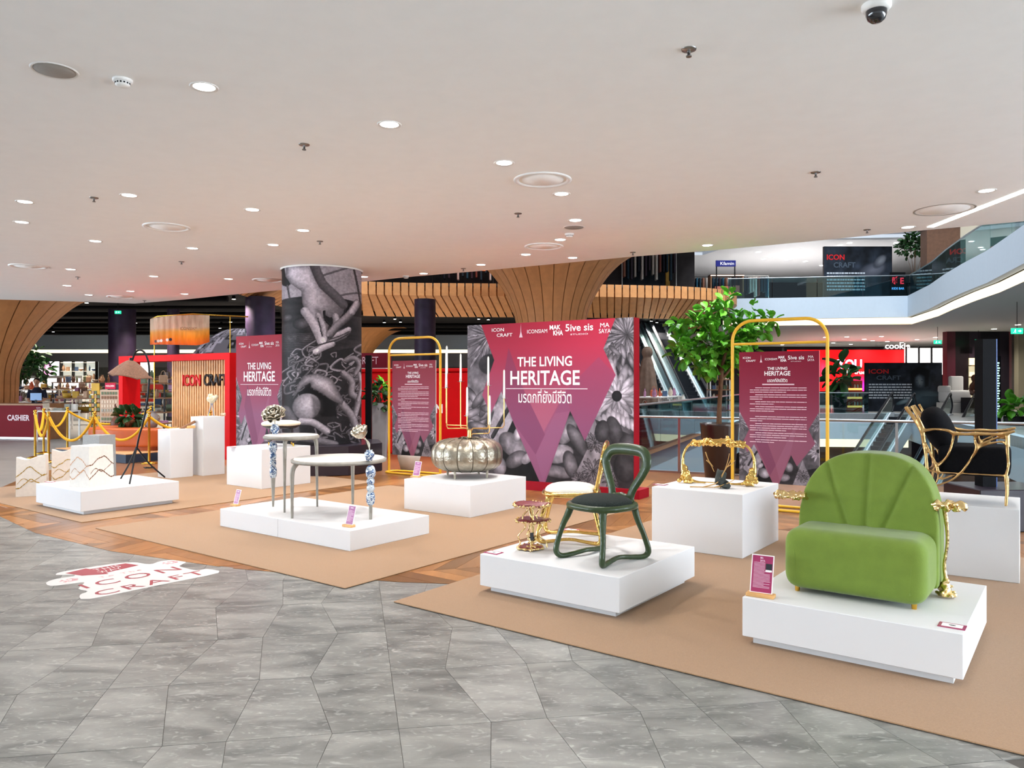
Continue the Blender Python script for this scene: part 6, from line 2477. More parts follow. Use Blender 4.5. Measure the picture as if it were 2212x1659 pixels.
def lan(u, v):
    s = u * 2 - 1
    x = D(327, 700, LY).x + (D(455, 700, LY).x - D(327, 700, LY).x) * u
    y = LY - 0.35 * np.sqrt(np.maximum(0, 1 - s * s * 0.96)) + 0.005 * np.sin(60 * u)
    edge = LZ0 + 0.10 * np.clip((u - 0.8) / 0.2, 0, 1) ** 2 + 0.03 * (1 - u)
    top = LZ1 - 0.10 * np.abs(1 - u) ** 2
    return np.stack([x, y, edge + v * (top - edge)], -1)


pr = P.build('cloth', t, lan, PRINT)
xa, xb = D(327, 700, LY).x, D(455, 700, LY).x
lettering('lettering', 'ICONSIAM', 0.42, 0.075, mat('brown_ink', S(120, 84, 60), 0.7), pr, UP(xa + (xb - xa) * 0.73, LY - 0.365, 2.98), 0.0)
MB().tube([(xa, LY, 3.25), (xa + 0.3, LY - 0.3, 3.29), (xb - 0.3, LY - 0.36, 3.34), (xb, LY, 3.35), (xb + 0.85, LY + 0.3, 3.33)], 0.018, 8).build('frame_rail', BRASS, t)
for x, y, z0_, z1_ in ((xa + 0.1, LY - 0.05, 0.0, 3.26), (xb + 0.42, LY + 0.2, 0.0, 3.34)):
    MB().cyl(x, y, z0_ + 0.003, z1_, 0.014, n=8).build('frame_post', BRASS, t)

# ================================================================== photo collage dome
P = Paint(150, 110, GR(120))
rnd = random.Random(31)
for i in range(90):
    x, y = rnd.random(), rnd.random()
    w, h = rnd.uniform(0.04, 0.12), rnd.uniform(0.05, 0.14)
    g = rnd.choice((40, 60, 90, 150, 190, 215))
    P.poly([(x, y), (x + w, y), (x + w, y + h), (x, y + h)], GR(g), 0.01)
    P.ell(x + w / 2, y + h * 0.55, h * 0.22, h * 0.3, 0, GR(40), GR(rnd.uniform(150, 220)))
    P.ell(x + w / 2, y + h * 0.82, h * 0.22, h * 0.16, 0, GR(20), GR(40))
t = thing('photo_dome', 'curved dome covered with black and white portrait photographs', 'dome', (-7.65, 21.9, 0))


def dome(u, v):
    a = PI * (0.95 + 0.62 * u)
    b = v * PI * 0.42
    R = 2.35
    return np.stack([R * np.cos(b) * np.cos(a) * 0.85, R * np.cos(b) * np.sin(a) * 0.5, 0.9 + 2.35 * np.sin(b)], -1)


pr = P.build('photographs', t, dome, PRINT)
MB().box(-1.6, 1.4, -0.9, 0.5, 0.0, 0.9).build('base', DARK, t)
lettering('lettering', 'TAI', 0.55, 0.22, PRW, pr, UP(0.75, -1.16, 2.42), 0.03)
lettering('lettering', 'THAI', 0.8, 0.22, PRW, pr, UP(0.55, -1.2, 2.12), 0.03)
# ================================================================== shop goods
rg = random.Random(77)
GOODC = [S(176, 140, 110), S(120, 84, 60), S(206, 190, 170), S(150, 150, 140), S(96, 110, 84), S(190, 90, 60), S(220, 214, 206), S(80, 60, 50), S(170, 120, 150), S(70, 90, 120), S(200, 160, 60)]
GM = [mat('goods_glaze_%d' % i, c, 0.5, var=0.15) for i, c in enumerate(GOODC)]


def shape(k):
    b = MB()
    if k == 0:      # vase
        b.lathe([(0.0, 0), (0.05, 0), (0.085, 0.1), (0.06, 0.2), (0.03, 0.26), (0.045, 0.29)], 12, cap=False)
    elif k == 1:    # bowl
        b.lathe([(0.0, 0), (0.05, 0), (0.1, 0.05), (0.12, 0.1), (0.11, 0.1), (0.04, 0.02)], 12, cap=False)
    elif k == 2:    # carton
        b.rbox(-0.08, 0.08, -0.06, 0.06, 0, 0.2, 0.006, 1)
    elif k == 3:    # basket
        b.lathe([(0.0, 0), (0.1, 0), (0.13, 0.14), (0.12, 0.14), (0.1, 0.03)], 12, cap=False)
        b.tube([(0.12 * math.cos(PI * i / 8), 0, 0.13 + 0.12 * math.sin(PI * i / 8)) for i in range(9)], 0.01, 5)
    elif k == 4:    # bottle
        b.lathe([(0.0, 0), (0.04, 0), (0.042, 0.16), (0.016, 0.22), (0.016, 0.28), (0.0, 0.28)], 10, cap=False)
    elif k == 5:    # bag
        b.rbox(-0.12, 0.12, -0.05, 0.05, 0, 0.24, 0.03, 2)
        b.tube([(0.07 * math.cos(PI * i / 8), 0, 0.23 + 0.14 * math.sin(PI * i / 8)) for i in range(9)], 0.008, 5)
    elif k == 6:    # folded textile
        b.rbox(-0.13, 0.13, -0.1, 0.1, 0, 0.035, 0.012, 2)
        b.rbox(-0.125, 0.125, -0.1, 0.1, 0.037, 0.07, 0.012, 2)
    return b


GN = ['vase', 'bowl', 'carton', 'basket', 'bottle', 'handbag', 'folded_textile']
GW = ['vase', 'bowl', 'carton', 'handled basket', 'bottle', 'handbag', 'stack of folded textiles']
CNAME = ['tan', 'brown', 'cream', 'grey', 'sage green', 'terracotta', 'white', 'dark brown', 'mauve', 'blue', 'ochre']
PROT = {}


def good(k, m, x, y, z, where, sc=1.0):
    key = (k, m)
    if key not in PROT:
        o = shape(k).build(GN[k], GM[m], None, (x, y, z))
        PROT[key] = o.data
    else:
        o = link(GN[k], PROT[key], None, (x, y, z))
    o.scale = (sc, sc, sc)
    o.rotation_euler = (0, 0, rg.uniform(-0.5, 0.5))
    tag(o, '%s %s %s' % (CNAME[m], GW[k], where), GW[k].split()[-1] if k != 6 else 'textiles', 'goods ' + where)


FRW = mat('white_metal_frame', S(220, 216, 210), 0.5)
FRB = mat('black_metal_frame', S(34, 30, 30), 0.5)
WOODT = mat('shop_wood', S(134, 92, 62), 0.5, var=0.15)


def display_table(label, where, px, y, w, d, h, fm, tm, tiers=1, n=8, kinds=range(7), cols=range(11), rz=0.0, sc=1.0, base=0.0, x=None):
    x = (px - 1106) / FPX * y if x is None else x
    t = thing('display_table', label, 'table', (x, y, base), rz)
    for sx in (-1, 1):
        for sy in (-1, 1):
            MB().box(sx * w / 2 - 0.02, sx * w / 2 + 0.02, sy * d / 2 - 0.02, sy * d / 2 + 0.02, 0, h if tiers == 1 else h + (tiers - 1) * 0.42).build('leg', fm, t)
    for k in range(tiers):
        z = h + 0.42 * k
        MB().box(-w / 2 - 0.03, w / 2 + 0.03, -d / 2 - 0.03, d / 2 + 0.03, z, z + 0.035).build('shelf', tm, t)
        for i in range(n):
            lx, ly = -w / 2 + w * (i + 0.5) / n, rg.uniform(-d / 3, d / 3)
            c, s = math.cos(rz), math.sin(rz)
            good(rg.choice(list(kinds)), rg.choice(list(cols)), x + lx * c - ly * s, y + lx * s + ly * c, base + z + 0.036, where, sc * rg.uniform(0.8, 1.02))
    return t


OAKT = OAKC
display_table('white framed display table crowded with craft goods behind the cashier', 'on the white framed table behind the cashier', 75, 27.0, 2.2, 0.8, 0.95, FRW, FRW, 2, 10)
display_table('white console table with pale goods beside the cashier counter', 'on the white console beside the cashier', 126, 21.5, 0.9, 0.5, 0.82, FRW, FRW, 1, 6, (1, 2, 6), (2, 3, 6))
display_table('wooden display table of ochre goods behind the rope line', 'on the ochre goods table behind the rope', 170, 23.4, 1.2, 0.6, 0.72, FRB, WOODT, 2, 7, (2, 3, 6), (10, 10, 0))
display_table('tall dark shelving full of craft goods in the middle of the shop', 'on the tall dark shop shelving', 182, 30.0, 2.2, 0.5, 0.8, FRB, WOODT, 3, 11)
display_table('wooden display table with baskets seen through the red portal', 'on the table seen through the red portal', 312, 22.5, 1.5, 0.7, 0.75, FRB, WOODT, 3, 8)
display_table('low wooden table with bowls behind the orange bench', 'on the low table behind the orange bench', 318, 20.0, 1.1, 0.5, 0.55, FRB, WOODT, 1, 6)
display_table('dark rack of bags and textiles left of the slatted wall', 'on the dark rack beside the slatted wall', 352, 24.0, 1.3, 0.5, 0.9, FRB, WOODT, 3, 6, (5, 6, 0))
display_table('long wooden shelf of goods in front of the white lit niches', 'on the long shelf before the lit niches', 110, 33.0, 3.4, 0.6, 0.95, FRW, WOODT, 2, 13)
# peg stand with red shop sign
t = thing('peg_stand', 'pale peg board stand hung with small cards under a red sign', 'stand', ((239 - 1106) / FPX * 19.6, 19.6, 0))
MB().box(-0.24, 0.24, -0.06, 0.06, 0.0, 1.45).build('board', mat('peg_board', S(188, 164, 144), 0.7, var=0.05), t)
for i in range(6):
    for j in range(9):
        MB().box(-0.2 + 0.07 * i, -0.155 + 0.07 * i, -0.075, -0.062, 0.45 + 0.11 * j, 0.52 + 0.11 * j).build('card', GM[(i * 3 + j) % 3 + (0 if j % 2 else 2)], t)
sg = MB().box(-0.13, 0.13, -0.03, 0.0, 1.47, 1.63).build('sign', mat('magenta_sign', S(186, 16, 60), 0.5), t)
lettering('lettering', 'HOLDEN', 0.22, 0.045, PRW, sg, UP(0, -0.033, 1.55), 0.02)
t = thing('trinket_rack', 'slim gold rack of trinkets beside the peg board stand', 'rack', ((207 - 1106) / FPX * 19.9, 19.9, 0))
MB().box(-0.14, 0.14, -0.1, 0.1, 0.0, 0.05).build('foot', FRB, t)
MB().cyl(0, 0, 0.05, 1.5, 0.02, n=8).build('pole', BRASS, t)
for j in range(10):
    for i in range(4):
        MB().box(-0.13 + 0.07 * i, -0.075 + 0.07 * i, -0.09, -0.05, 0.35 + 0.11 * j, 0.43 + 0.11 * j).build('trinket', GM[(10, 0, 4)[(i + j) % 3]], t)
MB().box(-0.1, 0.1, -0.03, 0.0, 1.42, 1.62).build('header', GM[10], t)
# T-shirts on a wall rail seen through the portal
for i, (px, c, nm) in enumerate(((293, S(226, 166, 20), 'yellow'), (308, S(206, 60, 40), 'red'), (322, S(214, 74, 40), 'orange red'), (337, S(190, 50, 40), 'brick red'))):
    x = (px - 1106) / FPX * 26
    t = thing('t_shirt', '%s shirt hanging on a rail behind the red portal' % nm, 'shirt', (x, 26, 1.35), 1.15, 'shirts on the rail behind the red portal')
    m = mat('shirt_' + nm, c, 0.9)
    MB().prism([(-0.17, -0.35), (0.17, -0.35), (0.17, 0.1), (0.28, 0.02), (0.33, 0.14), (0.14, 0.28), (-0.14, 0.28), (-0.33, 0.14), (-0.28, 0.02), (-0.17, 0.1)], -0.03, 0.03, Matrix.Rotation(PI / 2, 4, 'X')).build('body', m, t)
    MB().tube([(0, 0, 0.28), (0, 0, 0.42)], 0.008, 6).build('hanger', FRB, t)
t = thing('clothes_rail', 'black clothes rail behind the red portal', 'rail', ((315 - 1106) / FPX * 26, 26, 0))
MB().tube([(-0.75, 0, 0), (-0.75, 0, 1.78), (0.75, 0, 1.78), (0.75, 0, 0)], 0.018, 6).build('frame', FRB, t)

# lit white niches, screen and shelf at the far shop wall
LITW = mat('lit_white_niche', (1, 0.98, 0.95, 1), 0.5, emit=1.3)
t = thing('lit_counter', 'white counter with brightly lit niches far behind the cashier', 'counter', (-25.0, 41, 0))
MB().box(-1.6, 1.75, 0.2, 0.5, 0.0, 2.05).build('body', FRW, t)
for k in range(3):
    MB().box(-1.5 + 1.07 * k, -0.5 + 1.07 * k, 0.17, 0.2, 1.15, 1.9).build('niche', LITW, t)
P = Paint(60, 42, (240, 236, 246))
P.ell(0.42, 0.42, 0.36, 0.42, 0.2, (230, 120, 190), (252, 214, 236), soft=0.1)
P.poly([(0.12, 0.62), (0.2, 0.95), (0.5, 1.0), (0.64, 0.72), (0.55, 0.62), (0.5, 0.8), (0.3, 0.78), (0.2, 0.5)], (36, 20, 40), 0.03)
P.ell(0.32, 0.5, 0.05, 0.02, 0, (40, 10, 40), (40, 10, 40))
P.ell(0.5, 0.52, 0.05, 0.02, 0, (40, 10, 40), (40, 10, 40))
P.ell(0.41, 0.25, 0.06, 0.035, 0.1, (200, 20, 90), (220, 40, 110))
P.ell(0.8, 0.2, 0.15, 0.3, 0.4, (200, 190, 240), (230, 226, 250), soft=0.3)
SCR = print_mat('screen_print', 0.4, emit=1.0)
t = thing('advert_screen', 'bright wall screen showing a pink portrait above the lit counter', 'screen', ((106 - 1106) / FPX * 49, 49, 0))
MB().box(-0.7, 0.7, 0.0, 0.12, 2.05, 3.1).build('casing', BLKM, t)
P.build('display', t, flat(1.32, 2.1, 3.05, -0.005), SCR)
MB().box(-0.05, 0.05, 0.02, 0.1, 0.0, 2.05).build('stand', BLKM, t)
t = thing('shelf_unit', 'black framed lit shelving with colourful goods beside the wall screen', 'shelving', ((168 - 1106) / FPX * 49, 49, 0))
MB().box(-1.15, 1.15, 0.3, 0.34, 0.0, 3.05).build('back', mat('shelf_glow', (0.85, 0.9, 0.8, 1), 0.6, emit=0.5), t)
for k in range(4):
    MB().box(-1.15, 1.15, 0, 0.3, 1.3 + 0.55 * k, 1.34 + 0.55 * k).build('shelf', FRW, t)
for k in range(4):
    MB().box(-1.15 + 0.755 * k, -1.11 + 0.755 * k, 0, 0.3, 0, 3.05).build('upright', FRB, t)
for k in range(3):
    for i in range(8):
        good(rg.choice((0, 1, 2, 4)), rg.choice((0, 2, 5, 6, 8, 9)), (168 - 1106) / FPX * 49 - 1.0 + 0.28 * i, 49.15, 1.345 + 0.55 * k, 'on the lit shelving beside the wall screen', 1.3)
t = thing('lit_window', 'bright white poster window seen through the red portal', 'window', ((313 - 1106) / FPX * 47, 47, 0))
MB().box(-0.45, 0.5, 0, 0.05, 2.3, 3.1).build('pane', LITW, t)
MB().box(-0.5, 0.55, 0.05, 0.15, 0.0, 3.15).build('frame', FRW, t)
# shop tree
t = potted('shop_tree', 'bushy dark tree in front of the broad timber column', (-19.1, 29.6, 0), 0.5, 0.25, 0.32, CEMG,
           [(-0.35, 0, 2.1, 0.5), (0.2, 0, 2.3, 0.6), (0.7, 0.1, 2.2, 0.5), (0.1, 0, 2.9, 0.42), (-0.4, 0.1, 2.7, 0.4), (0.55, 0, 2.7, 0.4)], 260, 0.24, LEAFD, seed=12)
# exit sign
EXITG = mat('exit_green', (0.02, 0.6, 0.25, 1), 0.4, emit=1.6, ecol=(0.02, 0.75, 0.35, 1))


def exit_sign(label, px, py, y, w=0.5, top=4.84):
    p = D(px, py, y)
    t = thing('exit_sign', label, 'sign', tuple(p))
    MB().box(-w / 2, w / 2, 0, 0.06, -w * 0.25, w * 0.25).build('box', EXITG, t)
    k = w * 0.2
    M = UP(-w * 0.22, -0.005, 0)
    b = MB()
    b.add([tuple(M @ Vector((x * k, z * k, 0))) for x, z in ((-0.2, 0.4), (0.25, 0.4), (0.55, 0.05), (0.4, -0.05), (0.15, 0.2), (0.1, -0.2), (0.5, -0.5), (0.3, -0.9), (0.15, -0.85), (0.25, -0.5), (-0.1, -0.3), (-0.35, -0.7), (-0.8, -0.7), (-0.8, -0.55), (-0.4, -0.5), (-0.2, -0.1))], [tuple(range(16))])
    b.lathe([(0.0, 0), (0.2 * k, 0)], 10, M=M @ Matrix.Translation((0.15 * k, 0.65 * k, 0)), cap=False)
    b.build('running_figure', LITW, t)
    M = UP(w * 0.2, -0.005, 0)
    b = MB()
    b.add([tuple(M @ Vector((x * k, z * k, 0))) for x, z in ((-0.8, 0.18), (0.0, 0.18), (0.0, 0.6), (0.8, 0.0), (0.0, -0.6), (0.0, -0.18), (-0.8, -0.18))], [tuple(range(7))])
    b.build('arrow', LITW, t)
    MB().tube([(0, 0.03, w * 0.25), (0, 0.03, top - p.z)], 0.012, 6).build('hanger', BLKM, t)


exit_sign('small green exit sign under the black shop ceiling', 254, 674.5, 29, 0.22, 4.96)

# ---- cashier person (standing behind the counter)
SKIN = mat('skin', S(196, 148, 122), 0.6)
HAIR = mat('black_hair', S(22, 18, 20), 0.5)
NAVYC = mat('navy_shirt', S(30, 34, 52), 0.85)
px_ = (80 - 1106) / FPX * 24.2
t = thing('person', 'person with short dark hair in a navy shirt looking down behind the cashier counter', 'person', (px_, 24.2, 0), 0.3)
b = MB()
for s in (-1, 1):
    stube(b, [(s * 0.09, 0, 0.92, 0.085), (s * 0.1, 0, 0.5, 0.06), (s * 0.1, 0.01, 0.1, 0.042), (s * 0.1, -0.1, 0.04, 0.036)], 5, 10)
    stube(b, [(s * 0.19, 0.0, 1.40, 0.058), (s * 0.235, 0.0, 1.14, 0.044), (s * 0.17, -0.2, 1.06, 0.034), (s * 0.12, -0.3, 1.07, 0.032)], 5, 10)
    for f in range(4):
        b.tube([(s * 0.12 + (f - 1.5) * 0.018, -0.3, 1.07), (s * 0.11 + (f - 1.5) * 0.02, -0.38 - 0.01 * (f in (1, 2)), 1.055), (s * 0.11 + (f - 1.5) * 0.02, -0.41, 1.035)], 0.010, 6)
    b.tube([(s * 0.12 - s * 0.03, -0.3, 1.07), (s * 0.075, -0.35, 1.06)], 0.011, 6)
stube(b, [(0, 0, 0.9, 0.14), (0, 0, 1.1, 0.135), (0, 0, 1.3, 0.16), (0, 0, 1.44, 0.11), (0, -0.01, 1.52, 0.055), (0, -0.02, 1.58, 0.052)], 5, 14)
b.ball((0, -0.04, 1.67), 0.078, 0.095, 0.115, 18, 14)
b.ball((0, -0.14, 1.645), 0.015, 0.022, 0.02, 8, 6)
for s in (-1, 1):
    b.ball((s * 0.08, -0.03, 1.66), 0.012, 0.022, 0.03, 8, 6)
b.soft('body', SKIN, t, 0.012, 3)
b = MB()
for s in (-1, 1):
    stube(b, [(s * 0.18, 0.0, 1.41, 0.072), (s * 0.225, 0.0, 1.26, 0.062), (s * 0.235, -0.005, 1.15, 0.056)], 5, 10)
stube(b, [(0, 0, 0.86, 0.155), (0, 0, 1.1, 0.15), (0, 0, 1.3, 0.172), (0, 0, 1.44, 0.12), (0, 0, 1.5, 0.07)], 5, 14)
b.soft('shirt', NAVYC, t, 0.014, 3)
b = MB()
for s in (-1, 1):
    stube(b, [(s * 0.09, 0, 0.93, 0.1), (s * 0.1, 0, 0.5, 0.075), (s * 0.1, 0.01, 0.08, 0.06)], 5, 10)
b.soft('trousers', mat('black_trousers', S(24, 24, 28), 0.9), t, 0.014, 3)
b = MB()
b.ball((0, -0.015, 1.715), 0.09, 0.102, 0.088, 18, 12)
b.v = [(v[0], v[1] if not (v[1] < -0.06 and v[2] < 1.71) else -0.06, max(v[2], 1.63)) for v in b.v]
b.build('hair', HAIR, t)
b = MB()
for s in (-1, 1):
    b.ball((s * 0.03, -0.128, 1.68), 0.011, 0.006, 0.007, 8, 6)
b.build('eyes', HAIR, t)
b = MB()
b.ball((0, -0.128, 1.607), 0.022, 0.006, 0.006, 8, 6)
b.build('mouth', mat('lips', S(150, 80, 76), 0.6), t)
# till things on the counter
t = thing('till_screen', 'small till monitor on the cashier counter', 'monitor', (-14.1, 22.55, 1.032), 0.1)
MB().rbox(-0.16, 0.16, 0, 0.02, 0.08, 0.3, 0.006, 1).build('screen', mat('till_blue', S(120, 150, 190), 0.3, emit=0.3), t)
MB().box(-0.03, 0.03, 0.0, 0.03, 0.0, 0.1).build('stem', FRB, t)
MB().box(-0.1, 0.1, -0.06, 0.08, 0.0, 0.012).build('foot', FRB, t)

# ================================================================== tables along the receding atrium edge
display_table('dark framed table with pale vases by the receding glass balustrade', 'on the dark framed table by the glass', 1412, 20.0, 0.9, 0.6, 1.05, FRB, FRB, 1, 7, (0, 1, 4), (2, 4, 6, 9, 3), rz=1.15, x=3.2)
display_table('white table with pale vessels nearest the receding glass balustrade', 'on the white table by the glass', 1400, 18.2, 1.1, 0.6, 0.85, FRW, FRW, 1, 8, (0, 1, 4), (2, 4, 6, 9, 3), rz=1.15, x=2.3)
t = display_table('long white grid-framed display table with goods by the glass balustrade', 'on the long white grid table', 1490, 24.5, 3.2, 0.7, 0.75, FRW, FRW, 2, 11, (0, 1, 2, 4, 5), (2, 5, 6, 8, 9), rz=1.15, x=4.75)
for k in range(13):
    MB().box(-1.6 + 3.2 * k / 12 - 0.012, -1.6 + 3.2 * k / 12 + 0.012, -0.37, -0.34, 0.75, 1.17).build('rail', FRW, t)
display_table('low white counter with vessels farther along the glass balustrade', 'on the low white counter farther along the glass', 1500, 29.0, 2.0, 0.7, 0.9, FRW, FRW, 1, 8, (0, 1, 4, 2), (2, 4, 6, 9, 5), rz=1.15, x=6.3)
display_table('glass-side shelving with books and jars behind the fig tree', 'on the shelving behind the fig tree', 1552, 31.6, 0.8, 0.5, 0.5, FRW, WOODT, 4, 7, (0, 2, 4), range(11))
# mannequin-like draped figure beside the wide wall
t = thing('draped_figure', 'tall brown draped cloth figure beyond the wide crimson wall', 'sculpture', ((1398 - 1106) / FPX * 27, 27, 0))
b = MB()
b.lathe([(0.5, 0.0), (0.45, 0.5), (0.4, 1.2), (0.3, 1.9), (0.2, 2.4), (0.12, 2.6)], 24)
b.ball((0, 0, 2.72), 0.2, 0.2, 0.22)
b.v = [(v[0] * (1 + 0.1 * math.sin(9 * math.atan2(v[1], v[0]))), v[1] * (1 + 0.1 * math.sin(9 * math.atan2(v[1], v[0]))), v[2]) for v in b.v]
b.soft('drapery', mat('brown_drapery', S(120, 98, 84), 0.9, var=0.2), t, 0.04, 2)


# ================================================================== escalators
STEEL = mat('steel_panel', S(190, 196, 204), 0.25, 0.9)
STEP = mat('escalator_step', S(38, 40, 46), 0.5, 0.4)
HAND = mat('black_handrail', S(26, 28, 34), 0.4)
EWH = mat('white_truss', S(224, 230, 236), 0.4)


def escalator(label, p0, p1, w=1.1, n=26):
    """p0 lower landing, p1 upper landing"""
    p0, p1 = Vector(p0), Vector(p1)
    d = (p1 - p0)
    h = Vector((d.x, d.y, 0))
    rz = math.atan2(h.y, h.x)
    L, H = h.length, d.z
    t = thing('escalator', label, 'escalator', tuple(p0), rz)
    me = None
    for k in range(n):
        x = L * (k + 0.5) / n
        if me is None:
            b = MB()
            b.box(-L / n / 2, L / n / 2, -w / 2 + 0.1, w / 2 - 0.1, -0.22, 0)
            me = b.build('step', STEP, t)
            o = me
        else:
            o = me.copy()
            COL.objects.link(o)
            o.parent = t
        o.location = (x, 0, H * (k + 0.5) / n)
    M = Matrix.Rotation(PI / 2, 4, 'X')
    for s in (-1, 1):
        y = s * w / 2
        b = MB()
        b.prism([(-0.6, -0.55), (L + 0.6, H - 0.55), (L + 0.6, H + 0.12), (L, H + 0.12), (0, 0.12), (-0.6, 0.12)], -y - 0.09, -y + 0.09, M)
        b.build('truss_side', EWH, t)
        b = MB()
        b.prism([(-0.3, 0.13), (0, 0.13), (L, H + 0.13), (L + 0.5, H + 0.13), (L + 0.5, H + 0.9), (L, H + 0.92), (0, 0.92), (-0.3, 0.85)], -y - 0.012, -y + 0.012, M)
        b.build('glass_side', GLASS, t)
        pts = [(-0.3, y, 0.15), (-0.55, y, 0.5), (-0.3, y, 0.9), (0.2, y, 0.98), (L * 0.5, y, H * 0.5 + 0.97), (L, y, H + 0.97), (L + 0.5, y, H + 0.95), (L + 0.75, y, H + 0.55), (L + 0.5, y, H + 0.15)]
        MB().tube(spline(pts, 6), 0.045, 8).build('handrail', HAND, t)
        MB().tube([(0, y * 1.0, 0.86), (L, y, H + 0.86)], 0.04, 6).build('rail_band', STEEL, t)
    return t


escalator('escalator descending into the atrium from the far landing, beside the number panel', (13.6, 33.2, -5.2), (20.6, 40.4, -0.05))
escalator('escalator descending into the atrium next to the bronze lounge chair back', (15.6, 31.2, -5.2), (22.6, 38.4, -0.05))
escalator('escalator at the far right side of the atrium behind the black totem', (15.2, 24.6, -5.2), (21.5, 29.5, -0.05))
escalator('rising escalator beyond the glass tables, nearer the atrium', (8.2, 33.0, 0.0), (7.75, 42.0, 5.0))
escalator('rising escalator beyond the glass tables, nearer the crimson wall', (6.75, 33.4, 0.0), (6.3, 42.4, 5.0))

# ================================================================== black totem on its base
t = thing('totem', 'slim black totem post on a wide dark base beside the lounge chair', 'totem', (5.30, 8.5, 0))
MB().box(-0.075, 0.075, -0.05, 0.1, 0.46, 2.1).build('post', mat('matte_black', S(14, 15, 18), 0.7, spec=0.1), t)
MB().box(0.075, 0.085, -0.05, 0.1, 0.46, 2.1).build('edge_strip', mat('blue_edge', S(60, 90, 150), 0.3), t)
MB().rbox(-0.26, 0.62, -0.3, 0.4, 0.003, 0.46, 0.01, 1).build('base', NAVY, t)

# ================================================================== far shops on our level
def poster(label, px0, px1, z0, z1, y, seed, person=True):
    x0, x1 = (px0 - 1106) / FPX * y, (px1 - 1106) / FPX * y
    w, h = x1 - x0, z1 - z0
    P = Paint(130, 80, (38, 44, 54))
    P.noise(0.7, 8, 6, seed)
    if person:
        P.ell(0.72, 0.62, 0.24, 0.3, 0.3, (20, 26, 32), (60, 72, 84), soft=0.2)
        P.ell(0.70, 0.62, 0.11, 0.16, 0.25, (44, 54, 64), (122, 134, 144), soft=0.4)
        P.ell(0.705, 0.585, 0.016, 0.03, 0.1, (96, 106, 116), (142, 152, 160), soft=0.5)
        P.ell(0.705, 0.525, 0.03, 0.009, 0.1, (60, 62, 72), (60, 62, 72), soft=0.4)
        P.poly([(0.60, 0.5), (0.58, 0.8), (0.70, 0.93), (0.84, 0.84), (0.82, 0.52), (0.775, 0.5), (0.77, 0.72), (0.70, 0.77), (0.64, 0.70), (0.63, 0.52)], (18, 22, 28), 0.04)
        P.ell(0.672, 0.635, 0.022, 0.007, 0.1, (40, 44, 50), (40, 44, 50), soft=0.5)
        P.ell(0.735, 0.63, 0.022, 0.007, 0.1, (40, 44, 50), (40, 44, 50), soft=0.5)
        P.ell(0.72, 0.24, 0.5, 0.24, 0.1, (26, 36, 44), (84, 104, 116), soft=0.25)
        P.ell(0.5, 0.2, 0.2, 0.05, 0.3, (50, 70, 80), (140, 160, 170), soft=0.2)
    else:
        P.ell(0.7, 0.6, 0.4, 0.14, 0.2, (34, 38, 48), (110, 112, 124), soft=0.3)
        P.ell(0.82, 0.75, 0.2, 0.1, 0.5, (34, 38, 48), (130, 132, 140), soft=0.3)
    t = thing('hoarding', label, 'hoarding', ((x0 + x1) / 2, y, z0))
    MB().box(-w / 2, w / 2, 0, 0.2, 0, h).build('board', DARK, t)
    pr = P.build('print', t, flat(w, 0, h, -0.006), PRINT)
    lettering('lettering', 'ICON', 0.26 * w, 0.09 * h, mat('red_letter', S(204, 30, 34), 0.4), pr, UP(-0.33 * w, -0.012, 0.82 * h), 0.02)
    lettering('lettering', 'CRAFT', 0.32 * w, 0.09 * h, mat('grey_letter', S(70, 80, 92), 0.4), pr, UP(-0.2 * w, -0.012, 0.69 * h), 0.02)
    b = MB()
    r = random.Random(seed)
    for i in range(6):
        x = -0.46 * w
        while x < 0.1 * w:
            x2 = min(0.1 * w, x + r.uniform(0.02, 0.06) * w)
            b.box(x, x2, -0.014, -0.012, (0.54 - 0.055 * i) * h, (0.565 - 0.055 * i) * h)
            x = x2 + 0.008 * w
    b.build('text_lines', mat('pale_print', S(186, 192, 200), 0.6), pr, kind='stuff')
    return t


poster('dark hoarding with a seated woman photograph beyond the far glass', 1870, 2035, 0.0, 2.85, 44.5, 3)
poster('dark hoarding with blurred photograph on the upper storey', 1780, 1927, 6.35, 10.0, 46.5, 9, False)
# red LED wall
t = thing('led_wall', 'glowing red screen wall with rainbow lettering on the far side', 'screen', ((1870 - 1106) / FPX * 58, 58, 0))
x0, x1 = (1700 - 1870) / FPX * 58, (1962 - 1870) / FPX * 58
P = Paint(90, 50, (232, 16, 20))
P.ell(0.62, 0.1, 0.5, 0.35, 0.4, (232, 16, 20), (236, 40, 200), soft=0.9)
P.ell(0.3, 0.45, 0.12, 0.5, 0.1, (232, 16, 20), (240, 70, 120), soft=0.9)
MB().box(x0 - 0.2, x1 + 0.2, 0, 0.5, 0.9, 4.4).build('casing', BLKM, t)
MB().box(x0 - 0.2, x1 + 0.2, 0.02, 0.5, 0.0, 0.9).build('plinth', DARK, t)
pr = P.build('display', t, flat(x1 - x0, 1.05, 4.2, -0.02, x0), print_mat('led_print', 0.4, emit=1.5))
lettering('lettering', 'YOU', 1.9, 0.75, mat('led_lilac', (0.55, 0.62, 1.0, 1), 0.5, emit=1.6), pr, UP(-1.25, -0.04, 3.1), 0.03)
lettering('lettering', 'by true', 1.4, 0.36, LITW, pr, UP(-0.75, -0.04, 2.45), 0.02)
lettering('lettering', 'cookie', 1.9, 0.45, LITW, t, UP(2.4, -0.06, 4.5), 0.02)
t = thing('lit_opening', 'bright white shop opening beside the red screen wall', 'window', ((2000 - 1106) / FPX * 57, 57, 0))
MB().box(-1.5, 1.4, 0.1, 0.2, 2.3, 4.3).build('pane', LITW, t)
for k in range(4):
    MB().box(-1.5 + 0.95 * k, -1.4 + 0.95 * k, 0, 0.1, 0, 4.4).build('mullion', BLKM, t)
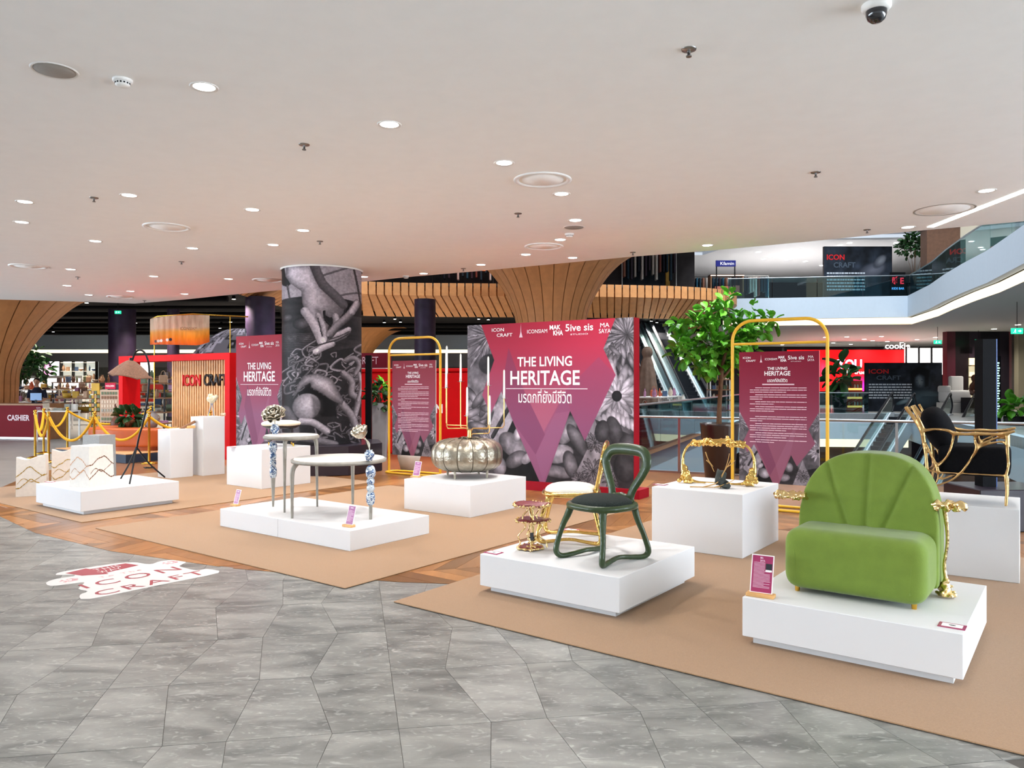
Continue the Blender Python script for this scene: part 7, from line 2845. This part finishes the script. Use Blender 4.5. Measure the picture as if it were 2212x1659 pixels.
# dark shopfronts to the right
t = thing('shopfront', 'dark maroon and black shopfront with lit shelf at the right of the atrium', 'shopfront', (0, 0, 0))
for px0, px1, c, nm in ((2046, 2064, S(84, 34, 46), 'maroon'), (2064, 2094, S(34, 22, 26), 'deep brown'), (2094, 2118, S(54, 40, 50), 'plum'), (2118, 2160, S(24, 22, 28), 'black'), (2160, 2180, S(44, 38, 46), 'smoke'), (2186, 2200, S(96, 92, 88), 'stone')):
    y = 47
    MB().box((px0 - 1106) / FPX * y, (px1 - 1106) / FPX * y, y, y + 0.5, 0, 4.84).build('pier', mat('pier_' + nm, c, 0.4), t)
MB().box((2094 - 1106) / FPX * 46.9, (2119 - 1106) / FPX * 46.9, 46.9, 46.98, 0.3, 3.2).build('vitrine_back', mat('vitrine_glow', (0.95, 0.85, 0.55, 1), 0.6, emit=0.6), t)
for k in range(4):
    MB().box((2096 - 1106) / FPX * 46.7, (2117 - 1106) / FPX * 46.7, 46.6, 46.9, 0.6 + 0.7 * k, 0.66 + 0.7 * k).build('vitrine_shelf', WOODT, t)
MB().box((2200 - 1106) / FPX * 46, 40, 46, 46.4, 0, 4.84).build('side_wall', mat('beige_wall', S(150, 142, 120), 0.6), t)
t = thing('vertical_sign', 'vertical column of small pale glowing letters by the black shopfront', 'sign', ((2156 - 1106) / FPX * 30, 30, 0))
b = MB()
for k in range(20):
    b.box(-0.07, 0.05 + 0.02 * (k % 3 - 1), -0.006, 0.0, 0.5 + 0.1 * k, 0.555 + 0.1 * k)
    b.box(-0.07, -0.045, -0.006, 0.0, 0.5 + 0.1 * k, 0.575 + 0.1 * k)
b.build('glyphs', mat('mint_letters', (0.6, 0.9, 0.8, 1), 0.5, emit=1.0), t, kind='stuff')
MB().box(-0.12, 0.12, 0.01, 0.06, 0.0, 2.7).build('panel', BLKM, t)
ARMW = mat('white_upholstery', S(226, 224, 222), 0.8)
t = thing('white_armchair', 'white upholstered armchair on a stand beyond the far glass', 'armchair', ((2062 - 1106) / FPX * 43.2, 43.2, 0))
MB().rbox(-0.7, 0.7, -0.5, 0.5, 0.55, 1.25, 0.15, 3).build('seat', ARMW, t)
MB().rbox(-0.1, 0.65, 0.2, 0.5, 1.2, 2.05, 0.08, 3).build('backrest', ARMW, t)
MB().rbox(-0.72, -0.45, -0.5, 0.5, 1.1, 1.5, 0.1, 3).build('armrest', ARMW, t)
MB().box(-0.75, 0.75, -0.5, 0.5, 0.0, 0.55).build('stand', FRW, t)
t = thing('seated_figure', 'brown seated figure sculpture with raised arm beyond the far glass', 'sculpture', ((2108 - 1106) / FPX * 42.2, 42.2, 0))
b = MB()
b.ball((0, 0, 1.35), 0.36, 0.3, 0.42)
b.ball((-0.05, 0, 1.92), 0.2, 0.2, 0.22)
b.tube([(-0.25, 0, 1.5), (-0.4, -0.2, 1.3), (-0.12, -0.25, 1.75)], [0.12, 0.1, 0.08], 8)
b.tube([(0.3, 0, 1.5), (0.45, -0.1, 1.1)], [0.12, 0.1], 8)
b.tube([(-0.2, 0, 1.1), (-0.3, -0.5, 1.1), (-0.3, -0.55, 0.85)], [0.16, 0.13, 0.1], 8)
b.tube([(0.2, 0, 1.1), (0.3, -0.5, 1.1), (0.3, -0.55, 0.85)], [0.16, 0.13, 0.1], 8)
b.soft('body', RAB, t, 0.04, 3)
MB().box(-0.6, 0.6, -0.65, 0.4, 0, 0.85).build('stand', DARK, t)
potted('rubber_plant', 'large-leaved rubber plant in a dark planter beyond the far glass', ((1814 - 1106) / FPX * 42.8, 42.8, 0), 1.25, 0.3, 0.38, BLKP,
       [(-0.2, 0, 1.8, 0.35), (0.25, 0, 2.0, 0.4), (0.05, 0, 2.6, 0.3)], 26, 0.85, LEAFD, seed=21)
potted('grass_planter', 'leafy grass in a dark planter by the right shopfront', ((2190 - 1106) / FPX * 29.6, 29.6, 0), 0.35, 0.3, 0.35, BLKP,
       [(0, 0, 0.7, 0.35), (0.2, 0, 0.6, 0.25)], 40, 0.4, LEAFG, seed=22, stem=False)
t = thing('drinks_display', 'amber lit display of bottles beyond the far glass', 'display', ((1846 - 1106) / FPX * 43.8, 43.8, 0))
MB().box(-0.45, 0.45, 0, 0.4, 0.0, 1.8).build('case', mat('amber_case', S(150, 60, 40), 0.5), t)
for k in range(3):
    MB().box(-0.42, 0.42, -0.04, 0.0, 0.25 + 0.5 * k, 0.36 + 0.5 * k).build('lit_shelf', mat('amber_glow', (1, 0.5, 0.12, 1), 0.5, emit=1.5), t)
    for i in range(5):
        MB().lathe([(0.05, 0.37 + 0.5 * k), (0.05, 0.52 + 0.5 * k), (0.02, 0.58 + 0.5 * k)], 8, (-0.34 + 0.17 * i, -0.02, 0)).build('bottle', GM[i % 5], t)
t = thing('level_panel', 'white panel with a gold number four at the escalator landing', 'sign', ((2113 - 1106) / FPX * 36, 36, -1.2))
MB().box(-0.19, 0.19, 0, 0.05, 0, 0.75).build('panel', ARMW, t)
t4 = MB().lathe([(0.0, 0), (0.13, 0)], 24, M=UP(0, -0.004, 0.42), cap=False).build('disc', mat('gold_disc', S(186, 150, 70), 0.5), t)
lettering('number', '4', 0.08, 0.13, ARMW, t, UP(0, -0.008, 0.42), 0.02)
exit_sign('green exit sign under the far soffit by the bright opening', 2026, 739, 43, 0.42)
exit_sign('large green exit sign by the beige wall at the right', 2198, 715, 30, 0.45)
exit_sign('dim green exit sign in front of the black shopfront', 2114, 737, 46, 0.4)
# soffit downlights on the far side
SD = [(1690, 745), (1724, 738), (1745, 742), (1783, 729), (1800, 741), (1829, 728), (1838, 744), (1867, 733), (1885, 736), (1904, 727), (1917, 738), (1948, 740), (2021, 729), (2060, 724), (2147, 711), (2199, 702), (1665, 740), (1981, 734)]
root = None
for px, py in SD:
    x, y = U(px, py, 4.83)
    if root is None:
        root = thing('soffit_downlight', 'tiny bright downlight in the grey soffit across the atrium', 'light', (x, y, 4.835), 0, 'downlights of the soffit across the atrium')
        MB().lathe([(0.0, -0.006), (0.14, -0.006)], 12, cap=False).build('lens', LAMPW, root)
        MB().lathe([(0.14, -0.008), (0.18, -0.004)], 12, cap=False).build('trim_ring', TRIMW, root)
    else:
        dup(root, (x, y, 4.835))
    spot_light('soffit_downlight_beam', (x, y, 4.81), 600, 2.5, 0.7, (1, 0.95, 0.88))

# ================================================================== upper storey
SH2 = [S(40, 60, 72), S(120, 70, 60), S(190, 180, 170), S(60, 50, 60), S(36, 80, 100), S(150, 100, 80), S(210, 200, 190), S(30, 34, 44)]
HM_ = [mat('garment_%d' % i, c, 0.9, var=0.1) for i, c in enumerate(SH2)]


def garment_rack(label, where, x, y, z, w, h, n, fm, seed, shuffle=True):
    t = thing('garment_rack', label, 'rack', (x, y, z))
    MB().tube([(-w / 2, 0, 0), (-w / 2, 0, h), (w / 2, 0, h), (w / 2, 0, 0)], 0.03, 6).build('frame', fm, t)
    r = random.Random(seed)
    for i in range(n):
        gx = -w / 2 + w * (i + 0.6) / (n + 0.2)
        ln = r.uniform(0.7, 1.1) * h * 0.55
        g = MB().rbox(-0.05, 0.05, -0.22, 0.22, -ln, 0, 0.03, 1).build('garment', r.choice(HM_), None, (x + gx, y, z + h - 0.08))
        tag(g, 'folded garment hanging %s' % where, 'garment', 'garments hanging ' + where)


garment_rack('black rail of long garments on the mezzanine shop', 'in the mezzanine shop above the timber edge', -2.6, 40.2, 6.35, 3.2, 1.9, 13, FRB, 1)
garment_rack('second rail of garments on the mezzanine shop', 'on the second mezzanine rail', 2.0, 40.0, 6.35, 3.0, 1.9, 9, FRW, 2)
garment_rack('white rail of dark garments across the upper storey', 'on the white upper storey rail', 15.2, 49, 6.35, 2.6, 2.2, 14, FRW, 3)
garment_rack('dark framed rail of coloured garments across the upper storey', 'on the dark framed upper storey rail', 12.6, 49.4, 6.35, 2.8, 2.2, 13, FRB, 4)
garment_rack('tall rail of bags and clothes over the timber mezzanine', 'on the tall mezzanine rail near the gold panel', 7.6, 42.2, 6.35, 3.0, 2.6, 15, FRW, 5)
garment_rack('short rail of dark clothes behind the timber column', 'on the short mezzanine rail behind the timber column', 9.3, 44.2, 6.35, 2.0, 2.3, 9, FRW, 6)
# warm neon sign over the mezzanine
t = thing('neon_sign', 'orange glowing letters hanging over the mezzanine shop', 'sign', (-2.0, 38.6, 7.35))
NEO = mat('neon_orange', (1, 0.16, 0.02, 1), 0.5, emit=2.2)
lettering('lettering', 'ICON', 2.3, 0.95, NEO, t, UP(0.0, 0, 0.45), 0.05, 0.08)
MB().tube([(-1.3, 0.06, 1.0), (1.3, 0.06, 1.0)], 0.03, 6).build('rail', BLKM, t)
for x in (-1.2, 1.2):
    MB().tube([(x, 0.06, 1.0), (x, 0.06, 3.05)], 0.02, 6).build('hanger', BLKM, t)
for px0, px1, c, lb, em in ((1438, 1447, S(196, 150, 60), 'tall gold panel among the upper storey clothes', 0), (1345, 1436, S(26, 34, 40), 'dark green shop window of the mezzanine store', 0)):
    y = 43.5
    xa, xb = (px0 - 1106) / FPX * y, (px1 - 1106) / FPX * y
    t = thing('feature_partition', lb, 'partition', ((xa + xb) / 2, y, 6.35))
    MB().box(-(xb - xa) / 2, (xb - xa) / 2, 0, 0.15, 0, 2.6).build('panel', mat('panel_' + lb[:9], c, 0.25, 0.3, var=0.5, vscale=1.5), t)
    MB().box(-(xb - xa) / 2 - 0.04, (xb - xa) / 2 + 0.04, -0.02, 0.17, 2.6, 2.68).build('top_trim', BLKM, t)
# blue shop sign and brown kiosk
y = 47.5
t = thing('blue_sign', 'navy shop sign with white lettering over the brown upper kiosk', 'sign', ((1568 - 1106) / FPX * y, y, 0))
zc = 1.6 + (829.5 - 569) / FPX * y
MB().box(-0.62, 0.62, 0, 0.1, zc - 0.19, zc + 0.19).build('board', mat('navy_sign', S(24, 28, 110), 0.4), t)
lettering('lettering', 'Kfamin', 0.85, 0.2, PRW, t, UP(0.08, -0.006, zc), 0.01)
MB().box(-0.6, -0.54, 0.02, 0.1, 6.34, zc - 0.19).build('leg', BLKM, t)
MB().box(0.54, 0.6, 0.02, 0.1, 6.34, zc - 0.19).build('leg', BLKM, t)
t = thing('upper_kiosk', 'brown kiosk with lit edge on the upper storey under the navy sign', 'kiosk', ((1580 - 1106) / FPX * y, y + 0.3, 6.35))
MB().box(-1.2, 0.9, 0, 0.8, 0, 1.0).build('counter', mat('kiosk_brown', S(70, 52, 42), 0.5), t)
MB().box(-1.2, 0.9, 0.1, 0.8, 2.05, 2.15).build('canopy', mat('kiosk_brown', S(70, 52, 42), 0.5), t)
MB().box(-1.2, 0.9, 0.06, 0.1, 2.05, 2.1).build('light_edge', mat('peach_glow', (1, 0.75, 0.6, 1), 0.5, emit=1.5), t)
MB().box(0.82, 0.9, 0.1, 0.8, 1.0, 2.05).build('upright', WOODT, t)
MB().box(-1.2, -1.12, 0.1, 0.8, 1.0, 2.05).build('upright', WOODT, t)
MB().box(-0.8, 0.2, 0.5, 0.7, 1.0, 1.45).build('box_display', mat('coral_box', S(196, 110, 90), 0.6), t)
MB().box(0.35, 0.75, 0.5, 0.7, 1.0, 1.5).build('box_display', mat('coral_box', S(196, 110, 90), 0.6), t)
potted('upper_tree', 'round-crowned tree in a pot on the upper storey', ((1976 - 1106) / FPX * 40.5 + 1.1, 42.6, 6.35), 0.7, 0.3, 0.36, BLKP,
       [(0, 0, 3.0, 0.62), (-0.55, 0, 2.75, 0.42), (0.55, 0, 2.85, 0.45), (0.1, 0, 3.4, 0.4), (-0.3, 0, 3.25, 0.4)], 240, 0.26, LEAFD, seed=31)
exit_sign('green exit sign behind the upper storey tree', 2006, 518, 45.8, 0.36, 10.4)
t = thing('red_neon', 'red glowing character sign over blue letters on the upper storey', 'sign', ((1940 - 1106) / FPX * 46, 46, 0))
z = 1.6 + (829.5 - 606) / FPX * 46
MB().box(-0.45, 0.45, 0.02, 0.1, 6.34, z + 0.5).build('panel', BLKM, t)
lettering('lettering', '唯E', 0.7, 0.5, mat('red_neon_glow', (1, 0.03, 0.05, 1), 0.5, emit=2), t, UP(0, 0, z), 0.03)
lettering('lettering', 'KIDS BAR', 0.75, 0.14, mat('blue_neon_glow', (0.2, 0.5, 1, 1), 0.5, emit=1.5), t, UP(0, 0, z - 0.48), 0.02)
t = thing('upper_cabin', 'brown timber cabin on the right upper storey', 'kiosk', ((2045 - 1106) / FPX * 36 + 1.0, 37.5, 6.35), -0.3)
MB().box(-1.0, 1.4, 0, 1.5, 0, 3.1).build('body', mat('cabin_brown', S(96, 66, 48), 0.6, var=0.2), t)
MB().box(-1.1, 1.5, -0.1, 1.6, 3.1, 3.25).build('roof', mat('kiosk_brown', S(70, 52, 42), 0.5), t)
t = thing('upper_shopfront', 'glazed shopfront with pale mullions on the right upper storey', 'shopfront', (19.4, 29.5, 6.35), 1.25)
for k in range(8):
    MB().box(-3.5 + k, -3.4 + k, 0, 0.15, 0, 3.4).build('mullion', FRW, t)
    if k < 7:
        MB().box(-3.39 + k, -2.51 + k, 0.05, 0.08, 0, 3.4).build('pane', GLASSD, t)
MB().box(-3.6, 3.7, 0.9, 1.0, 0, 3.6).build('lit_back', mat('warm_shop_back', S(190, 180, 160), 0.6, emit=0.25), t)
MB().box(-3.6, 3.7, -0.05, 0.2, 3.4, 3.7).build('header', FRW, t)
MB().box(-0.4, 1.3, -0.08, -0.05, 3.46, 3.64).build('blue_sign', mat('blue_neon_glow', (0.2, 0.5, 1, 1), 0.5, emit=1.5), t)
# downlights of the upper ceiling and light for the upper storey
UD = [(1638, 545), (1663, 555), (1730, 541), (1740, 565), (1815, 530), (1835, 522), (1775, 574), (1708, 540), (1900, 535), (1936, 519), (1650, 560), (1712, 549), (1700, 561), (1707, 560)]
root = None
for px, py in UD:
    x, y = U(px, py, 10.38)
    y = min(max(y, 47.5), 64)
    x = (px - 1106) / FPX * y
    if root is None:
        root = thing('upper_downlight', 'tiny bright downlight in the grey upper storey ceiling', 'light', (x, y, 10.39), 0, 'downlights of the upper storey ceiling')
        MB().lathe([(0.0, -0.006), (0.15, -0.006)], 12, cap=False).build('lens', LAMPW, root)
        MB().lathe([(0.15, -0.008), (0.2, -0.004)], 12, cap=False).build('trim_ring', TRIMW, root)
    else:
        dup(root, (x, y, 10.39))
    spot_light('upper_downlight_beam', (x, y, 10.36), 700, 2.5, 0.7, (1, 0.95, 0.9))
wz = MB()
wz.box(-12, 10.5, 43.8, 44.0, 6.34, 10.4)
struct(wz.build('wall_mezzanine', mat('mezzanine_shop_wall', S(60, 54, 54), 0.7, var=0.5, vscale=1.2)))
mc = MB()
mc.box(-12, 11.5, 37.5, 52, 10.4, 10.6)
struct(mc.build('ceiling', mat('upper_grey_ceiling', S(150, 152, 158), 0.8)))

# ================================================================== floor sticker
STW = mat('sticker_white', S(206, 204, 202), 0.4)
STR = mat('sticker_crimson', S(150, 52, 64), 0.4)
STP_ = mat('sticker_pink', S(214, 150, 156), 0.4)
t = thing('floor_sticker', 'white floor sticker with crimson arrow and lettering on the slate tiles', 'sticker', (-3.14, 5.78, 0.0005), math.atan2(0.785, 0.62))


def flatpoly(pts, z, n=0):
    q = spline(pts, n, True) if n else pts
    b = MB()
    b.prism([(p[0], p[1]) for p in q], 0, z)
    return b


flatpoly([(-0.09, -0.07), (0.45, -0.09), (0.93, -0.10), (0.94, 0.10), (0.86, 0.13), (0.84, 0.36), (0.88, 0.42), (0.97, 0.50), (0.95, 0.64), (0.84, 0.70), (0.74, 0.66), (0.70, 0.72), (0.66, 0.86), (0.5, 0.94),
          (0.14, 0.98), (0.05, 0.90), (0.14, 0.80), (0.12, 0.74), (0.0, 0.76), (-0.10, 0.70), (-0.12, 0.56), (0.0, 0.50), (0.09, 0.46), (-0.02, 0.30), (-0.01, 0.16), (-0.09, 0.10)], 0.0012, 3).build('backing', STW, t)
flatpoly([(0.12, 0.90), (0.30, 0.94), (0.31, 0.885), (0.60, 0.86), (0.64, 0.70), (0.34, 0.645), (0.335, 0.59), (0.17, 0.70)], 0.0018).build('arrow', STR, t)
FT_ = lambda x, y, r=0.0: Matrix.Translation((x, y, 0.0022)) @ Matrix.Rotation(r, 4, 'Z')
lettering('lettering', 'THIS', 0.21, 0.085, STW, t, FT_(0.42, 0.81, -0.06), 0.0, sp=1.2)
lettering('lettering', 'WAY', 0.19, 0.075, STW, t, FT_(0.40, 0.71, 0.05), 0.0, sp=1.2)
lettering('lettering', 'To The', 0.34, 0.05, STP_, t, FT_(0.40, 0.52), 0.0, sp=1.4)
lettering('lettering', 'ICON', 0.78, 0.17, STR, t, FT_(0.41, 0.33), 0.0, sp=1.3)
lettering('lettering', 'CRAFT', 0.88, 0.15, STR, t, FT_(0.43, 0.03), 0.0, sp=1.2)
for cx, cy, k in ((0.84, 0.57, 1), (0.02, 0.62, -1)):
    b = MB()
    rr = random.Random(3)
    for i in range(16):
        a0 = rr.uniform(-0.07, 0.07)
        b.tube([(cx + a0, cy + rr.uniform(-0.05, 0.05), 0.002), (cx + a0 + rr.uniform(-0.05, 0.05), cy + rr.uniform(-0.06, 0.06), 0.002)], 0.0022, 4)
    b.build('hand_drawing', STP_, t, kind='stuff')

# ================================================================== pieces on the slim white plinths
x, y = U(452, 896, 1.03)
t = thing('flower_sculpture', 'white translucent flower sculpture on clear stems atop the tallest slim plinth', 'sculpture', (-5.33, 13.47, 1.03))
PETW = mat('ivory_petal', S(238, 228, 196), 0.4, sheen=0.2)
CLR = mat('clear_stem', S(200, 210, 218), 0.1, trans=0.6)
for s in (-0.05, 0.06):
    MB().tube([(s, 0, 0), (0.02 + s * 0.2, 0, 0.2)], 0.009, 8).build('stem', CLR, t)
MB().ball((0.02, 0, 0.215), 0.028, 0.028, 0.022, 12, 8).build('joint', CLR, t)
for a, L, c in ((0.2, 0.17, 0.9), (-0.5, 0.16, 0.8), (2.9, 0.17, 1.3), (1.4, 0.14, 0.9), (-1.6, 0.15, 0.7), (3.6, 0.12, 1.1)):
    o = petal_mesh(L, L * 0.5, 0.4, 0.25).build('petal', PETW, t)
    sm = o.modifiers.new('s', 'SOLIDIFY')
    sm.thickness = 0.003
    o.matrix_local = Matrix.Translation((0.02, 0, 0.225)) @ Matrix.Rotation(a - PI / 2, 4, 'Z') @ Matrix.Rotation(c * 0.75, 4, 'X')
t = thing('wire_coil', 'small white cord coil beside the flower sculpture', 'cord', (-5.16, 13.6, 1.03))
MB().tube([(0.04 * math.cos(a * 0.6), 0.03 * math.sin(a * 0.6), 0.008 + 0.002 * a) for a in range(22)], 0.006, 6).build('coil', PETW, t)
t = thing('wooden_object', 'small brown wooden bar leaning on the waist-high slim plinth', 'ornament', (-5.62, 13.2, 0.83), 0.5)
M_ = MX((0, 0, 0.055), 0, 0, -0.5)
MB().rbox(-0.14, 0.14, -0.035, 0.035, -0.022, 0.022, 0.01, 2, M_).build('bar', WOODT, t)
MB().rbox(-0.02, 0.12, -0.04, 0.04, 0.0, 0.05, 0.008, 1).build('rest', PINE, t)
MB().tube(spline([(-0.12, -0.05, 0.01), (-0.2, -0.02, 0.03), (-0.26, 0.0, 0.008)], 5), 0.005, 6).build('twig', TWIG, t)
